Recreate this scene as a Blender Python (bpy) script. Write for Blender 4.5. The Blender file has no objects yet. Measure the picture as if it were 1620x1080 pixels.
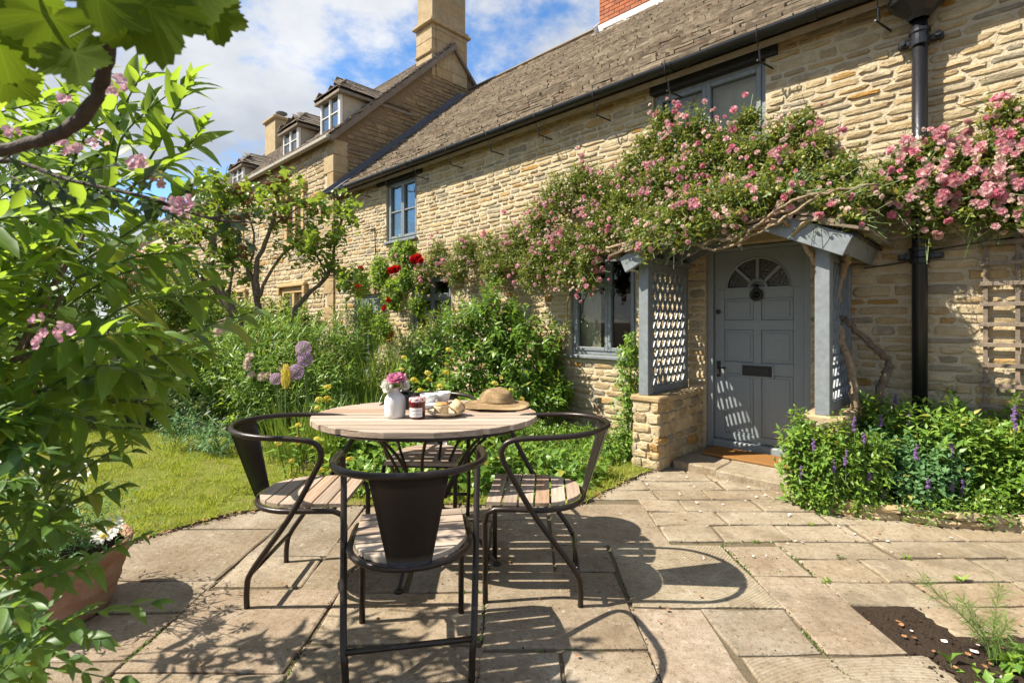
import bpy, math, random
import numpy as np
from mathutils import Vector, Matrix

# ------------------------------------------------------------------ camera, sky, sun, exposure
SC = bpy.context.scene
COL = SC.collection
rad = math.radians
EYE = 1.25
FOC = 800.0
cam_data = bpy.data.cameras.new('camera')
cam = bpy.data.objects.new('camera', cam_data)
COL.objects.link(cam)
cam.location = (0, 0, EYE)
cam.rotation_euler = (rad(90), 0, 0)
cam_data.sensor_width = 36
cam_data.lens = FOC / 1620 * 36
cam_data.shift_y = (508 - 540) / 1620
cam_data.clip_start = 0.05
cam_data.clip_end = 900
cam_data.dof.use_dof = True
cam_data.dof.focus_distance = 3.6
cam_data.dof.aperture_fstop = 6.3
SC.camera = cam

SUN_EL = rad(48.5)
TO_SUN = Vector((-0.992 * math.cos(SUN_EL), -0.125 * math.cos(SUN_EL), math.sin(SUN_EL))).normalized()
sun_data = bpy.data.lights.new('sun', 'SUN')
sun_data.energy = 3.9
sun_data.angle = rad(0.55)
sun_data.color = (1.0, 0.93, 0.82)
sun = bpy.data.objects.new('sun', sun_data)
COL.objects.link(sun)
sun.rotation_euler = TO_SUN.to_track_quat('Z', 'Y').to_euler()
sun.location = (-20, -4, 25)

W = bpy.data.worlds.new('World')
SC.world = W
W.use_nodes = True
wn, wl = W.node_tree.nodes, W.node_tree.links
wn.clear()
wout = wn.new('ShaderNodeOutputWorld')
wbg = wn.new('ShaderNodeBackground')
wbg.inputs['Strength'].default_value = 0.115
sky = wn.new('ShaderNodeTexSky')
sky.sky_type = 'NISHITA'
sky.sun_disc = False
sky.sun_elevation = SUN_EL
sky.sun_rotation = math.atan2(TO_SUN.x, TO_SUN.y)
sky.air_density = 1.0
sky.dust_density = 0.1
sky.ozone_density = 4.0
tc = wn.new('ShaderNodeTexCoord')
sep = wn.new('ShaderNodeSeparateXYZ')
wl.new(tc.outputs['Generated'], sep.inputs[0])
def wmath(op, a, b=None, clamp=False):
    n = wn.new('ShaderNodeMath'); n.operation = op; n.use_clamp = clamp
    for i, v in enumerate((a, b)):
        if v is None: continue
        if isinstance(v, (int, float)): n.inputs[i].default_value = v
        else: wl.new(v, n.inputs[i])
    return n.outputs[0]
zden = wmath('ADD', wmath('MAXIMUM', sep.outputs['Z'], 0.0), 0.30)
comb = wn.new('ShaderNodeCombineXYZ')
wl.new(wmath('DIVIDE', sep.outputs['X'], zden), comb.inputs[0])
wl.new(wmath('DIVIDE', sep.outputs['Y'], zden), comb.inputs[1])
comb.inputs[2].default_value = 3.7
def wnoise(scale, detail, rough, off):
    mp = wn.new('ShaderNodeMapping'); mp.inputs['Location'].default_value = off
    wl.new(comb.outputs[0], mp.inputs[0])
    n = wn.new('ShaderNodeTexNoise'); n.inputs['Scale'].default_value = scale
    n.inputs['Detail'].default_value = detail; n.inputs['Roughness'].default_value = rough
    wl.new(mp.outputs[0], n.inputs['Vector'])
    return n.outputs['Fac']
cl = wnoise(1.7, 10, 0.64, (2.1, 0.4, 0.0))
cov = wn.new('ShaderNodeMapRange'); cov.inputs[1].default_value = 0.40; cov.inputs[2].default_value = 0.545
cov.interpolation_type = 'SMOOTHSTEP'
wl.new(cl, cov.inputs[0])
shade = wn.new('ShaderNodeMapRange'); shade.inputs[1].default_value = 0.35; shade.inputs[2].default_value = 0.68
wl.new(wnoise(1.7, 6, 0.55, (4.1, 2.2, 0.0)), shade.inputs[0])
cmix = wn.new('ShaderNodeMix'); cmix.data_type = 'RGBA'
cmix.inputs[6].default_value = (1.75, 1.86, 2.05, 1)
cmix.inputs[7].default_value = (3.25, 3.28, 3.32, 1)
wl.new(shade.outputs[0], cmix.inputs[0])
smix = wn.new('ShaderNodeMix'); smix.data_type = 'RGBA'
wl.new(wmath('MULTIPLY', cov.outputs[0], 0.96), smix.inputs[0])
hs = wn.new('ShaderNodeHueSaturation'); hs.inputs['Saturation'].default_value = 1.15; hs.inputs['Value'].default_value = 0.74
wl.new(sky.outputs[0], hs.inputs['Color']); wl.new(hs.outputs[0], smix.inputs[6])
wl.new(cmix.outputs[2], smix.inputs[7])
wl.new(smix.outputs[2], wbg.inputs[0])
wl.new(wbg.outputs[0], wout.inputs[0])

SC.view_settings.view_transform = 'Standard'
SC.view_settings.look = 'None'
SC.view_settings.gamma = 1.0
SC.view_settings.use_curve_mapping = False
SC.view_settings.exposure = 1.47

R = random.Random(11)
NR = np.random.RandomState(11)

# ------------------------------------------------------------------ frames of reference
N_ = math.hypot(834, 800)
AX = Vector((834 / N_, -800 / N_, 0))            # along the cottage front, towards the camera's right
MX = Vector((-800 / N_, -834 / N_, 0))           # out of the cottage front, into the garden
P0 = Vector((1.8708, 4.7618, 0))
ROT = math.atan2(AX.y, AX.x)
HOUSE = Matrix.Translation(P0) @ Matrix.Rotation(ROT, 4, 'Z')   # local x along front, y into the house, z up
def FP(s, o, h): return P0 + AX * s + MX * o + Vector((0, 0, h))
def PX(x, y, Y): return Vector(((x - 810) / FOC * Y, Y, EYE + (508 - y) / FOC * Y))
def FX(x, y, o):
    """point seen at photo position on the plane o metres in front of the cottage"""
    k = (x - 810) / FOC
    p = P0 + MX * o
    s = (k * p.y - p.x) / (AX.x - k * AX.y)
    Y = p.y + s * AX.y
    return s, EYE + (508 - y) / FOC * Y, Y

# ------------------------------------------------------------------ materials
MATS = {}
def newmat(name):
    m = bpy.data.materials.new(name); m.use_nodes = True
    nt = m.node_tree; nt.nodes.clear()
    MATS[name] = m
    return m, nt
class NB:
    def __init__(s, nt): s.n = nt.nodes; s.l = nt.links
    def new(s, t, **kw):
        o = s.n.new(t)
        for k, v in kw.items(): setattr(o, k, v)
        return o
    def put(s, sock, v):
        if v is None: return
        if hasattr(v, 'is_output'): s.l.new(v, sock)
        elif isinstance(v, (tuple, list)) and len(v) == 3 and sock.type == 'RGBA': sock.default_value = (*v, 1)
        else: sock.default_value = v
    def math(s, op, a, b=None, clamp=False):
        o = s.new('ShaderNodeMath', operation=op, use_clamp=clamp); s.put(o.inputs[0], a)
        if b is not None: s.put(o.inputs[1], b)
        return o.outputs[0]
    def mix(s, f, a, b, blend='MIX'):
        o = s.new('ShaderNodeMix', data_type='RGBA', blend_type=blend)
        s.put(o.inputs[0], f); s.put(o.inputs[6], a); s.put(o.inputs[7], b)
        return o.outputs[2]
    def noise(s, scale, detail=4, rough=0.55, vec=None, dist=0.0):
        o = s.new('ShaderNodeTexNoise'); s.put(o.inputs['Scale'], scale); s.put(o.inputs['Detail'], detail)
        s.put(o.inputs['Roughness'], rough); s.put(o.inputs['Distortion'], dist)
        if vec is not None: s.l.new(vec, o.inputs['Vector'])
        return o.outputs['Fac']
    def ramp(s, f, stops, interp='LINEAR'):
        o = s.new('ShaderNodeValToRGB'); r = o.color_ramp; r.interpolation = interp
        while len(r.elements) < len(stops): r.elements.new(0.5)
        for e, (p, c) in zip(r.elements, stops):
            e.position = p; e.color = (*c, 1)
        s.l.new(f, o.inputs[0])
        return o.outputs[0]
    def rng(s, f, a, b, c=0.0, d=1.0):
        o = s.new('ShaderNodeMapRange'); s.l.new(f, o.inputs[0])
        for i, v in zip((1, 2, 3, 4), (a, b, c, d)): o.inputs[i].default_value = v
        return o.outputs[0]
    def geo(s): return s.new('ShaderNodeNewGeometry')
    def pos(s): return s.geo().outputs['Position']
    def objco(s): return s.new('ShaderNodeTexCoord').outputs['Object']
    def stretch(s, vec, sc, rot=(0, 0, 0)):
        o = s.new('ShaderNodeMapping'); o.inputs['Scale'].default_value = sc; o.inputs['Rotation'].default_value = rot
        s.l.new(vec, o.inputs[0]); return o.outputs[0]
    def rand2(s):
        a = s.geo().outputs['Random Per Island']; b = s.new('ShaderNodeObjectInfo').outputs['Random']
        return s.math('ADD', s.math('MULTIPLY', b, 0.72), s.math('MULTIPLY', a, 0.28))
    def rand(s):
        a = s.geo().outputs['Random Per Island']; b = s.new('ShaderNodeObjectInfo').outputs['Random']
        return s.math('FRACT', s.math('ADD', a, s.math('MULTIPLY', b, 7.31)))
    def bump(s, h, strength, dist):
        o = s.new('ShaderNodeBump'); s.put(o.inputs['Strength'], strength); s.put(o.inputs['Distance'], dist)
        s.l.new(h, o.inputs['Height']); return o.outputs[0]
    def bsdf(s, col, rough=0.8, nrm=None, metal=0.0, spec=0.5, **kw):
        o = s.new('ShaderNodeBsdfPrincipled')
        s.put(o.inputs['Base Color'], col); s.put(o.inputs['Roughness'], rough); s.put(o.inputs['Metallic'], metal)
        s.put(o.inputs['Specular IOR Level'], spec)
        for k, v in kw.items(): s.put(o.inputs[k], v)
        if nrm is not None: s.l.new(nrm, o.inputs['Normal'])
        return o.outputs[0]
    def out(s, sh):
        o = s.new('ShaderNodeOutputMaterial'); s.l.new(sh, o.inputs[0])

def stone_mat(name, stops, bumpd=0.012, fine=60, spec=0.2, lich=0.0, dark=0.75, smear=None):
    m, nt = newmat(name); b = NB(nt); p = b.pos()
    base = b.ramp(b.rand(), stops)
    n1 = b.noise(7, 5, 0.6, p); n2 = b.noise(fine, 6, 0.7, p)
    c = b.mix(b.rng(n1, 0.35, 0.7), b.mix(1.0, base, (dark, dark * 0.97, dark * 0.92), 'MULTIPLY'), base)
    c = b.mix(b.rng(n2, 0.58, 0.75, 0, 0.45), c, b.mix(1.0, c, (0.55, 0.5, 0.42), 'MULTIPLY'))
    if smear: c = b.mix(b.rng(b.noise(6.5, 6, 0.72, p), 0.50, 0.64, 0, 0.5), c, smear)
    if lich:
        c = b.mix(b.rng(b.noise(11, 6, 0.7, p), 0.6, 0.68, 0, lich), c, (0.36, 0.34, 0.29))
    h = b.math('ADD', b.math('MULTIPLY', b.noise(14, 7, 0.68, b.stretch(p, (0.7, 0.7, 1.9))), 1.0), b.math('MULTIPLY', n2, 0.45))
    b.out(b.bsdf(c, 0.9, b.bump(h, 1.0, bumpd), spec=spec))
    return m
cream, honey, ochre, greyst = (0.47, 0.355, 0.205), (0.44, 0.295, 0.135), (0.42, 0.24, 0.07), (0.33, 0.28, 0.20)
M_STONE = stone_mat('rubble_stone', [(0, (0.40, 0.30, 0.17)), (0.2, (0.52, 0.41, 0.24)), (0.4, (0.57, 0.46, 0.285)), (0.58, (0.49, 0.34, 0.155)), (0.70, (0.38, 0.32, 0.22)), (0.80, (0.29, 0.25, 0.18)), (0.9, (0.52, 0.385, 0.20)), (0.965, ochre), (1, ochre)], 0.020, smear=(0.62, 0.515, 0.34))
M_ASHLAR = stone_mat('dressed_stone', [(0, (0.40, 0.31, 0.18)), (0.5, (0.46, 0.36, 0.21)), (1, (0.40, 0.28, 0.14))], 0.006, lich=0.35)
M_GABLE = stone_mat('shaded_gable_stone', [(0, (0.30, 0.22, 0.12)), (0.5, (0.38, 0.28, 0.15)), (1, (0.25, 0.19, 0.12))], 0.02, lich=0.2)  # darker than the front stone: the gable's shade is in the colour
M_SLATE = stone_mat('stone_slate', [(0, (0.17, 0.135, 0.095)), (0.4, (0.23, 0.185, 0.13)), (0.75, (0.29, 0.235, 0.165)), (0.92, (0.20, 0.145, 0.10)), (1, (0.34, 0.29, 0.21))], 0.012, fine=45, lich=0.5)
M_SLATE2 = stone_mat('far_stone_slate', [(0, (0.17, 0.14, 0.11)), (0.5, (0.22, 0.18, 0.14)), (1, (0.27, 0.23, 0.18))], 0.008, fine=45, lich=0.4)
M_BRICK = stone_mat('red_brick', [(0, (0.40, 0.13, 0.06)), (0.5, (0.46, 0.18, 0.09)), (1, (0.32, 0.11, 0.07))], 0.006)
M_FLAG = None
def mortar_mat(name, col, bd=0.015):
    m, nt = newmat(name); b = NB(nt); p = b.pos()
    n = b.noise(9, 6, 0.65, p); f = b.noise(90, 5, 0.7, p)
    c = b.mix(b.rng(n, 0.3, 0.7), tuple(x * 0.82 for x in col), col)
    b.out(b.bsdf(c, 0.95, b.bump(b.math('ADD', n, b.math('MULTIPLY', f, 0.5)), 1.0, bd), spec=0.1)); return m
M_MORTAR = mortar_mat('lime_mortar', (0.63, 0.53, 0.36), 0.03)
M_MORTAR2 = mortar_mat('shaded_gable_mortar', (0.24, 0.175, 0.10))  # mortar darkened in colour for the shaded gable
M_PLASTER = mortar_mat('cream_render', (0.52, 0.44, 0.33), 0.003)
M_JOINT = mortar_mat('paving_joint', (0.17, 0.135, 0.085), 0.02)

def flag_mat(name, stops, saw=False):
    m, nt = newmat(name); b = NB(nt); p = b.pos()
    base = b.ramp(b.rand(), stops)
    big = b.noise(3.2, 5, 0.6, p); mid = b.noise(24, 6, 0.7, p); fine = b.noise(170, 4, 0.7, p)
    c = b.mix(b.rng(big, 0.32, 0.68, 0, 1), b.mix(1.0, base, (0.66, 0.60, 0.53), 'MULTIPLY'), base)
    c = b.mix(b.rng(mid, 0.46, 0.70, 0, 0.75), c, b.mix(1.0, c, (0.66, 0.6, 0.52), 'MULTIPLY'))
    c = b.mix(b.rng(fine, 0.54, 0.68, 0, 0.75), c, b.mix(1.0, c, (0.5, 0.45, 0.4), 'MULTIPLY'))
    c = b.mix(b.rng(b.noise(330, 2, 0.5, p), 0.66, 0.74, 0, 0.5), c, (0.62, 0.57, 0.48))
    c = b.mix(b.rng(b.noise(5.5, 4, 0.75, p), 0.60, 0.70, 0, 0.35), c, (0.09, 0.075, 0.055))
    c = b.mix(b.rng(b.noise(46, 4, 0.75, p), 0.55, 0.66, 0, 0.85), c, b.mix(1.0, c, (0.48, 0.44, 0.37), 'MULTIPLY'))
    c = b.mix(b.rng(b.noise(15, 5, 0.8, p), 0.60, 0.67, 0, 0.7), c, (0.46, 0.42, 0.34))
    c = b.mix(b.rng(b.noise(2.1, 5, 0.7, p), 0.52, 0.64, 0, 0.55), c, (0.15, 0.12, 0.08))
    h = b.math('ADD', b.math('MULTIPLY', mid, 0.8), b.math('MULTIPLY', fine, 0.35))
    d = 0.008
    if saw:
        w = b.new('ShaderNodeTexWave', wave_type='RINGS', rings_direction='Z')
        w.inputs['Scale'].default_value = 21; w.inputs['Distortion'].default_value = 0.8; w.inputs['Detail'].default_value = 2
        mp = b.new('ShaderNodeMapping'); mp.inputs['Location'].default_value = saw
        b.l.new(p, mp.inputs[0]); b.l.new(mp.outputs[0], w.inputs['Vector'])
        h = b.math('ADD', b.math('MULTIPLY', h, 0.4), b.math('MULTIPLY', w.outputs['Fac'], 0.22))
        c = b.mix(b.rng(w.outputs['Fac'], 0.1, 0.5, 0.5, 0), c, b.mix(1.0, c, (0.7, 0.66, 0.6), 'MULTIPLY'))
    else:
        st = b.noise(9, 5, 0.6, b.stretch(p, (1.2, 5.0, 1.0), (0, 0, 0.35)))
        h = b.math('ADD', h, b.math('MULTIPLY', st, 0.9))
    b.out(b.bsdf(c, 0.85, b.bump(h, 1.0, d), spec=0.25)); return m
FST = [(0, (0.27, 0.22, 0.155)), (0.3, (0.38, 0.31, 0.22)), (0.6, (0.31, 0.265, 0.20)), (0.85, (0.38, 0.315, 0.23)), (1, (0.33, 0.255, 0.185))]
M_FLAG = flag_mat('paving_stone', FST)
M_FLAGSAW = flag_mat('sawn_paving_stone', [(0, (0.37, 0.32, 0.23)), (1, (0.37, 0.32, 0.23))], (-0.55, -3.15, 0))
M_FLAGSAW2 = flag_mat('sawn_paving_stone_near', [(0, (0.36, 0.31, 0.23)), (1, (0.36, 0.31, 0.23))], (-1.35, -0.9, 0))
M_PATH = flag_mat('path_stone', [(0, (0.34, 0.285, 0.20)), (0.4, (0.38, 0.325, 0.235)), (0.7, (0.36, 0.285, 0.19)), (1, (0.41, 0.36, 0.27))])
M_PINK = flag_mat('pinkish_paving_stone', [(0, (0.40, 0.33, 0.25)), (1, (0.40, 0.33, 0.25))])

def simple(name, col, rough=0.5, metal=0.0, spec=0.5, var=0.0, bumpd=0.0, scale=40, **kw):
    m, nt = newmat(name); b = NB(nt); c = col; nrm = None
    if var or bumpd:
        n = b.noise(scale, 5, 0.6, b.pos())
        if var: c = b.mix(b.rng(n, 0.3, 0.7), tuple(x * (1 - var) for x in col), tuple(min(1, x * (1 + var * 0.5)) for x in col))
        if bumpd: nrm = b.bump(n, 1.0, bumpd)
    b.out(b.bsdf(c, rough, nrm, metal, spec, **kw)); return m
M_GREY = simple('grey_paint', (0.195, 0.213, 0.218), 0.45, var=0.22, bumpd=0.0012, scale=25)
M_DOOR = simple('door_paint', (0.225, 0.252, 0.262), 0.40, var=0.06, bumpd=0.0005, scale=30)
M_WHITE = simple('white_paint', (0.78, 0.77, 0.72), 0.45, var=0.05)
M_BLACKPL = simple('black_gutter_paint', (0.012, 0.012, 0.014), 0.32, var=0.2, bumpd=0.0012, scale=60)
M_IRON = simple('black_ironwork', (0.015, 0.014, 0.013), 0.45, var=0.2)
M_LEAD = simple('lead_flashing', (0.10, 0.11, 0.13), 0.55, var=0.25, bumpd=0.006, scale=9)
M_TIMBER = simple('dark_lintel_timber', (0.022, 0.022, 0.024), 0.7, var=0.3, bumpd=0.002, scale=30)
M_METAL = simple('bronze_chair_paint', (0.030, 0.020, 0.015), 0.33, metal=0.35, var=0.25, bumpd=0.0006, scale=120)
M_METALB = simple('chair_sheet_metal', (0.022, 0.016, 0.013), 0.36, metal=0.25, var=0.2, scale=30)
M_CERAM = simple('white_ceramic', (0.74, 0.72, 0.68), 0.22, var=0.02)
M_MATT = simple('matt_white_ceramic', (0.76, 0.73, 0.68), 0.5, var=0.02)
M_PLATE = simple('cream_stoneware', (0.58, 0.47, 0.33), 0.35, var=0.08)
M_STEEL = simple('steel', (0.6, 0.6, 0.6), 0.22, metal=1.0)
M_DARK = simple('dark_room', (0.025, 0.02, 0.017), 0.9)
M_CURT = simple('cream_curtain', (0.50, 0.43, 0.32), 0.9, var=0.1, scale=12)
M_CAMB = simple('black_plastic', (0.012, 0.012, 0.013), 0.35, var=0.2, bumpd=0.001, scale=200)
M_SCREED = simple('scone_top', (0.55, 0.30, 0.10), 0.6, var=0.45, bumpd=0.006, scale=60)
M_SCONE = simple('scone_crumb', (0.66, 0.50, 0.28), 0.8, var=0.35, bumpd=0.008, scale=90)
M_JAM = simple('red_jam', (0.10, 0.006, 0.008), 0.12, spec=0.8)
M_PAPER = simple('white_paper_label', (0.78, 0.76, 0.72), 0.7)
M_INK = simple('label_ink', (0.09, 0.07, 0.08), 0.7)
M_BARK = simple('bark', (0.16, 0.115, 0.075), 0.9, var=0.5, bumpd=0.02, scale=35)
M_BARKD = simple('dark_bark', (0.075, 0.052, 0.036), 0.85, var=0.5, bumpd=0.01, scale=60)
M_CANE = simple('rose_cane', (0.30, 0.215, 0.125), 0.85, var=0.45, bumpd=0.01, scale=45)
M_STEM = simple('green_stem', (0.10, 0.16, 0.035), 0.6, var=0.3)
M_SOIL = mortar_mat('soil', (0.085, 0.060, 0.042), 0.08)
M_PETALW = simple('fallen_petal', (0.72, 0.60, 0.52), 0.7)
M_PETALB = simple('brown_leaf_litter', (0.30, 0.14, 0.055), 0.8, var=0.3)

def wood_mat(name, stops, axis='x', dark=0.6):
    m, nt = newmat(name); b = NB(nt); p = b.objco()
    base = b.ramp(b.rand(), stops)
    sc = (2.5, 55, 55) if axis == 'x' else (55, 2.5, 55)
    g = b.noise(1.6, 6, 0.65, b.stretch(p, sc), 0.6)
    g2 = b.noise(0.8, 3, 0.5, b.stretch(p, tuple(x * 0.35 for x in sc)))
    c = b.mix(b.rng(g, 0.35, 0.65), b.mix(1.0, base, (dark, dark * 0.93, dark * 0.85), 'MULTIPLY'), base)
    c = b.mix(b.rng(g2, 0.5, 0.7, 0, 0.5), c, (0.36, 0.24, 0.16))
    b.out(b.bsdf(c, 0.65, b.bump(g, 0.6, 0.0015), spec=0.3)); return m
TST = [(0, (0.33, 0.26, 0.20)), (0.3, (0.46, 0.38, 0.30)), (0.6, (0.44, 0.335, 0.255)), (0.85, (0.52, 0.44, 0.36)), (1, (0.40, 0.265, 0.17))]
M_TEAK = wood_mat('weathered_teak', TST)
M_TRELLIS = wood_mat('grey_trellis_wood', [(0, (0.19, 0.155, 0.115)), (1, (0.25, 0.205, 0.15))], 'y')

m, nt = newmat('terracotta'); b = NB(nt); p = b.pos()
c = b.mix(b.rng(b.noise(14, 6, 0.65, p), 0.4, 0.7), (0.29, 0.155, 0.095), (0.39, 0.235, 0.155))
c = b.mix(b.rng(b.noise(6, 5, 0.7, p), 0.52, 0.7, 0, 0.6), c, (0.22, 0.19, 0.11))
b.out(b.bsdf(c, 0.85, b.bump(b.noise(50, 5, 0.6, p), 1, 0.003), spec=0.2)); M_TERRA = m
m, nt = newmat('coir_mat'); b = NB(nt); p = b.pos(); n = b.noise(260, 4, 0.7, p)
b.out(b.bsdf(b.mix(b.rng(n, 0.3, 0.7), (0.24, 0.11, 0.035), (0.44, 0.23, 0.08)), 0.95, b.bump(n, 1, 0.01), spec=0.05)); M_COIR = m
m, nt = newmat('woven_straw'); b = NB(nt); p = b.objco()
w = b.new('ShaderNodeTexWave', wave_type='BANDS', bands_direction='Z'); w.inputs['Scale'].default_value = 75; w.inputs['Distortion'].default_value = 1.6; w.inputs['Detail'].default_value = 3; w.inputs['Detail Scale'].default_value = 6
n = b.noise(120, 3, 0.6, p)
c = b.mix(b.rng(w.outputs['Fac'], 0, 0.5), (0.52, 0.33, 0.15), (0.74, 0.53, 0.29))
c = b.mix(b.rng(n, 0.4, 0.7, 0, 0.6), c, (0.58, 0.36, 0.16))
b.out(b.bsdf(c, 0.75, b.bump(b.math('ADD', w.outputs['Fac'], b.math('MULTIPLY', n, 0.6)), 1, 0.004), spec=0.2)); M_STRAW = m
m, nt = newmat('red_gingham_lid'); b = NB(nt); p = b.objco()
ck = b.new('ShaderNodeTexVoronoi'); ck.inputs['Scale'].default_value = 75; b.l.new(p, ck.inputs['Vector'])
b.out(b.bsdf(b.mix(b.rng(ck.outputs['Distance'], 0.40, 0.5), (0.55, 0.015, 0.03), (0.75, 0.66, 0.64)), 0.3)); M_LID = m
def glass_mat(name, tint, refl):
    m, nt = newmat(name); b = NB(nt)
    t = b.new('ShaderNodeBsdfTransparent'); b.put(t.inputs[0], tint)
    g = b.new('ShaderNodeBsdfGlossy'); g.inputs['Roughness'].default_value = 0.02; b.put(g.inputs[0], (0.95, 0.95, 0.95))
    n = b.bump(b.noise(1.2, 1, 0.5, b.pos()), 0.05, 0.01); b.l.new(n, g.inputs['Normal'])
    f = b.new('ShaderNodeFresnel'); f.inputs[0].default_value = 1.5
    mx = b.new('ShaderNodeMixShader'); b.l.new(b.math('ADD', b.math('MULTIPLY', f.outputs[0], 0.45), refl, True), mx.inputs[0])
    b.l.new(t.outputs[0], mx.inputs[1]); b.l.new(g.outputs[0], mx.inputs[2])
    b.out(mx.outputs[0]); return m
M_GLASS = glass_mat('window_glass', (0.85, 0.88, 0.86), 0.015)
M_GLASSN = glass_mat('bluish_window_glass', (0.6, 0.65, 0.66), 0.22)
m, nt = newmat('patterned_glass'); b = NB(nt); p = b.pos()
v = b.new('ShaderNodeTexVoronoi'); v.inputs['Scale'].default_value = 70; b.l.new(p, v.inputs['Vector'])
b.out(b.bsdf((0.028, 0.024, 0.02), 0.12, b.bump(v.outputs['Distance'], 0.7, 0.006), spec=0.9)); M_PATGLASS = m

VEINED_NAMES = []
def leaf_mat(name, cols, trans=0.35, tcol=None, rough=0.42, spec=0.45, vein=1, patch=None):
    m, nt = newmat(name); b = NB(nt); r = b.rand() if vein else b.rand2()
    k = len(cols) - 1
    c = b.ramp(r, [(i / k, x) for i, x in enumerate(cols)])
    n = b.noise(30, 3, 0.6, b.pos())
    c = b.mix(b.rng(n, 0.35, 0.7, 0, 0.4), c, b.mix(1.0, c, (0.65, 0.72, 0.6), 'MULTIPLY'))
    if patch:
        c = b.mix(b.rng(b.noise(2.6, 5, 0.7, b.pos()), 0.42, 0.68, 0, 0.8), c, patch)
        c = b.mix(b.rng(b.noise(4.5, 4, 0.7, b.pos()), 0.55, 0.68, 0, 0.6), c, (0.09, 0.16, 0.03))
    if vein:
        VEINED_NAMES.append(name)
        sx = b.new('ShaderNodeSeparateXYZ'); at = b.new('ShaderNodeAttribute'); at.attribute_name = 'leafco'; b.l.new(at.outputs['Vector'], sx.inputs[0])
        ax = b.math('ABSOLUTE', sx.outputs[0])
        if vein == 2:
            yy = b.math('SUBTRACT', sx.outputs[1], 0.28); an = b.math('ARCTAN2', ax, yy); rr = b.math('SQRT', b.math('ADD', b.math('MULTIPLY', ax, ax), b.math('MULTIPLY', yy, yy)))
            v = None
            for q in (0.0, 0.907, 1.83):
                e = b.math('MULTIPLY', b.math('ABSOLUTE', b.math('SUBTRACT', an, q)), rr)
                v = e if v is None else b.math('MINIMUM', v, e)
            f2 = b.math('ABSOLUTE', b.math('SUBTRACT', b.math('FRACT', b.math('MULTIPLY', b.math('SUBTRACT', rr, b.math('MULTIPLY', v, 1.1)), 9.0)), 0.5))
            vf = b.math('MAXIMUM', b.rng(v, 0.004, 0.016, 0.8, 0), b.rng(f2, 0.0, 0.09, 0.35, 0))
        else:
            f2 = b.math('ABSOLUTE', b.math('SUBTRACT', b.math('FRACT', b.math('MULTIPLY', b.math('SUBTRACT', sx.outputs[1], ax), 8.0)), 0.5))
            vf = b.math('MAXIMUM', b.rng(ax, 0.006, 0.022, 0.7, 0), b.rng(f2, 0.0, 0.12, 0.25, 0))
        c = b.mix(vf, c, b.mix(1.0, c, (1.75, 1.6, 1.7), 'MULTIPLY'))
        sick = b.math('GREATER_THAN', b.math('FRACT', b.math('MULTIPLY', r, 17.3)), 0.965)
        c = b.mix(b.math('MULTIPLY', sick, 0.75), c, (0.34, 0.28, 0.04))
        c = b.mix(b.rng(b.noise(55, 3, 0.6, b.pos()), 0.70, 0.76, 0, 0.5), c, (0.20, 0.15, 0.04))
    d = b.bsdf(c, rough, spec=spec)
    t = b.new('ShaderNodeBsdfTranslucent')
    b.put(t.inputs[0], b.mix(0.75, c, tcol if tcol else tuple(min(1, x * 1.6) for x in cols[-1])))
    mx = b.new('ShaderNodeMixShader'); mx.inputs[0].default_value = trans
    b.l.new(d, mx.inputs[1]); b.l.new(t.outputs[0], mx.inputs[2]); b.out(mx.outputs[0]); return m
L_SHRUB = leaf_mat('glossy_shrub_leaf', [(0.048, 0.111, 0.021), (0.076, 0.163, 0.025), (0.117, 0.215, 0.029)], 0.52, (0.46, 0.62, 0.05), 0.48)
L_NEAR = leaf_mat('near_shrub_leaf', [(0.041, 0.098, 0.023), (0.062, 0.137, 0.028), (0.097, 0.189, 0.034)], 0.4, (0.36, 0.52, 0.05), 0.45)
L_VINE = leaf_mat('vine_leaf', [(0.08, 0.13, 0.018), (0.11, 0.165, 0.018)], 0.5, (0.17, 0.235, 0.010), 0.9, 0.04, 2)
L_DARK = leaf_mat('dark_leaf', [(0.018, 0.042, 0.014), (0.03, 0.06, 0.018), (0.05, 0.085, 0.02)], 0.25, (0.14, 0.22, 0.03), 0.45)
L_BUSH = leaf_mat('bright_bush_leaf', [(0.076, 0.156, 0.025), (0.124, 0.234, 0.030), (0.186, 0.305, 0.040)], 0.32, (0.34, 0.48, 0.04), 0.36)
L_ROSE = leaf_mat('climbing_rose_leaf', [(0.076, 0.130, 0.032), (0.138, 0.195, 0.034), (0.235, 0.260, 0.040), (0.304, 0.234, 0.057)], 0.3, (0.32, 0.38, 0.04), 0.42)
L_HERB = leaf_mat('herb_leaf', [(0.097, 0.195, 0.034), (0.152, 0.273, 0.040), (0.235, 0.358, 0.046)], 0.32, (0.38, 0.50, 0.05), 0.45)
L_SAGE = leaf_mat('blue_green_leaf', [(0.083, 0.182, 0.063), (0.124, 0.247, 0.081)], 0.3, (0.22, 0.42, 0.10), 0.6)
L_VARIG = leaf_mat('variegated_leaf', [(0.097, 0.169, 0.034), (0.179, 0.247, 0.046), (0.497, 0.494, 0.149), (0.138, 0.221, 0.040)], 0.3, (0.45, 0.48, 0.08), 0.4)
L_GRASS = leaf_mat('lawn_grass_blade', [(0.207, 0.273, 0.029), (0.290, 0.351, 0.034), (0.414, 0.442, 0.057), (0.500, 0.468, 0.127)], 0.35, (0.42, 0.48, 0.04), 0.6, 0.25, vein=0, patch=(0.36, 0.33, 0.12))
L_STRAP = leaf_mat('strap_leaf', [(0.083, 0.169, 0.029), (0.138, 0.234, 0.034), (0.248, 0.325, 0.057)], 0.3, (0.34, 0.44, 0.05), 0.4, vein=0)
L_LILAC = leaf_mat('lilac_leaf', [(0.083, 0.169, 0.029), (0.152, 0.260, 0.034), (0.248, 0.351, 0.040)], 0.36, (0.40, 0.50, 0.05), 0.42)
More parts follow.
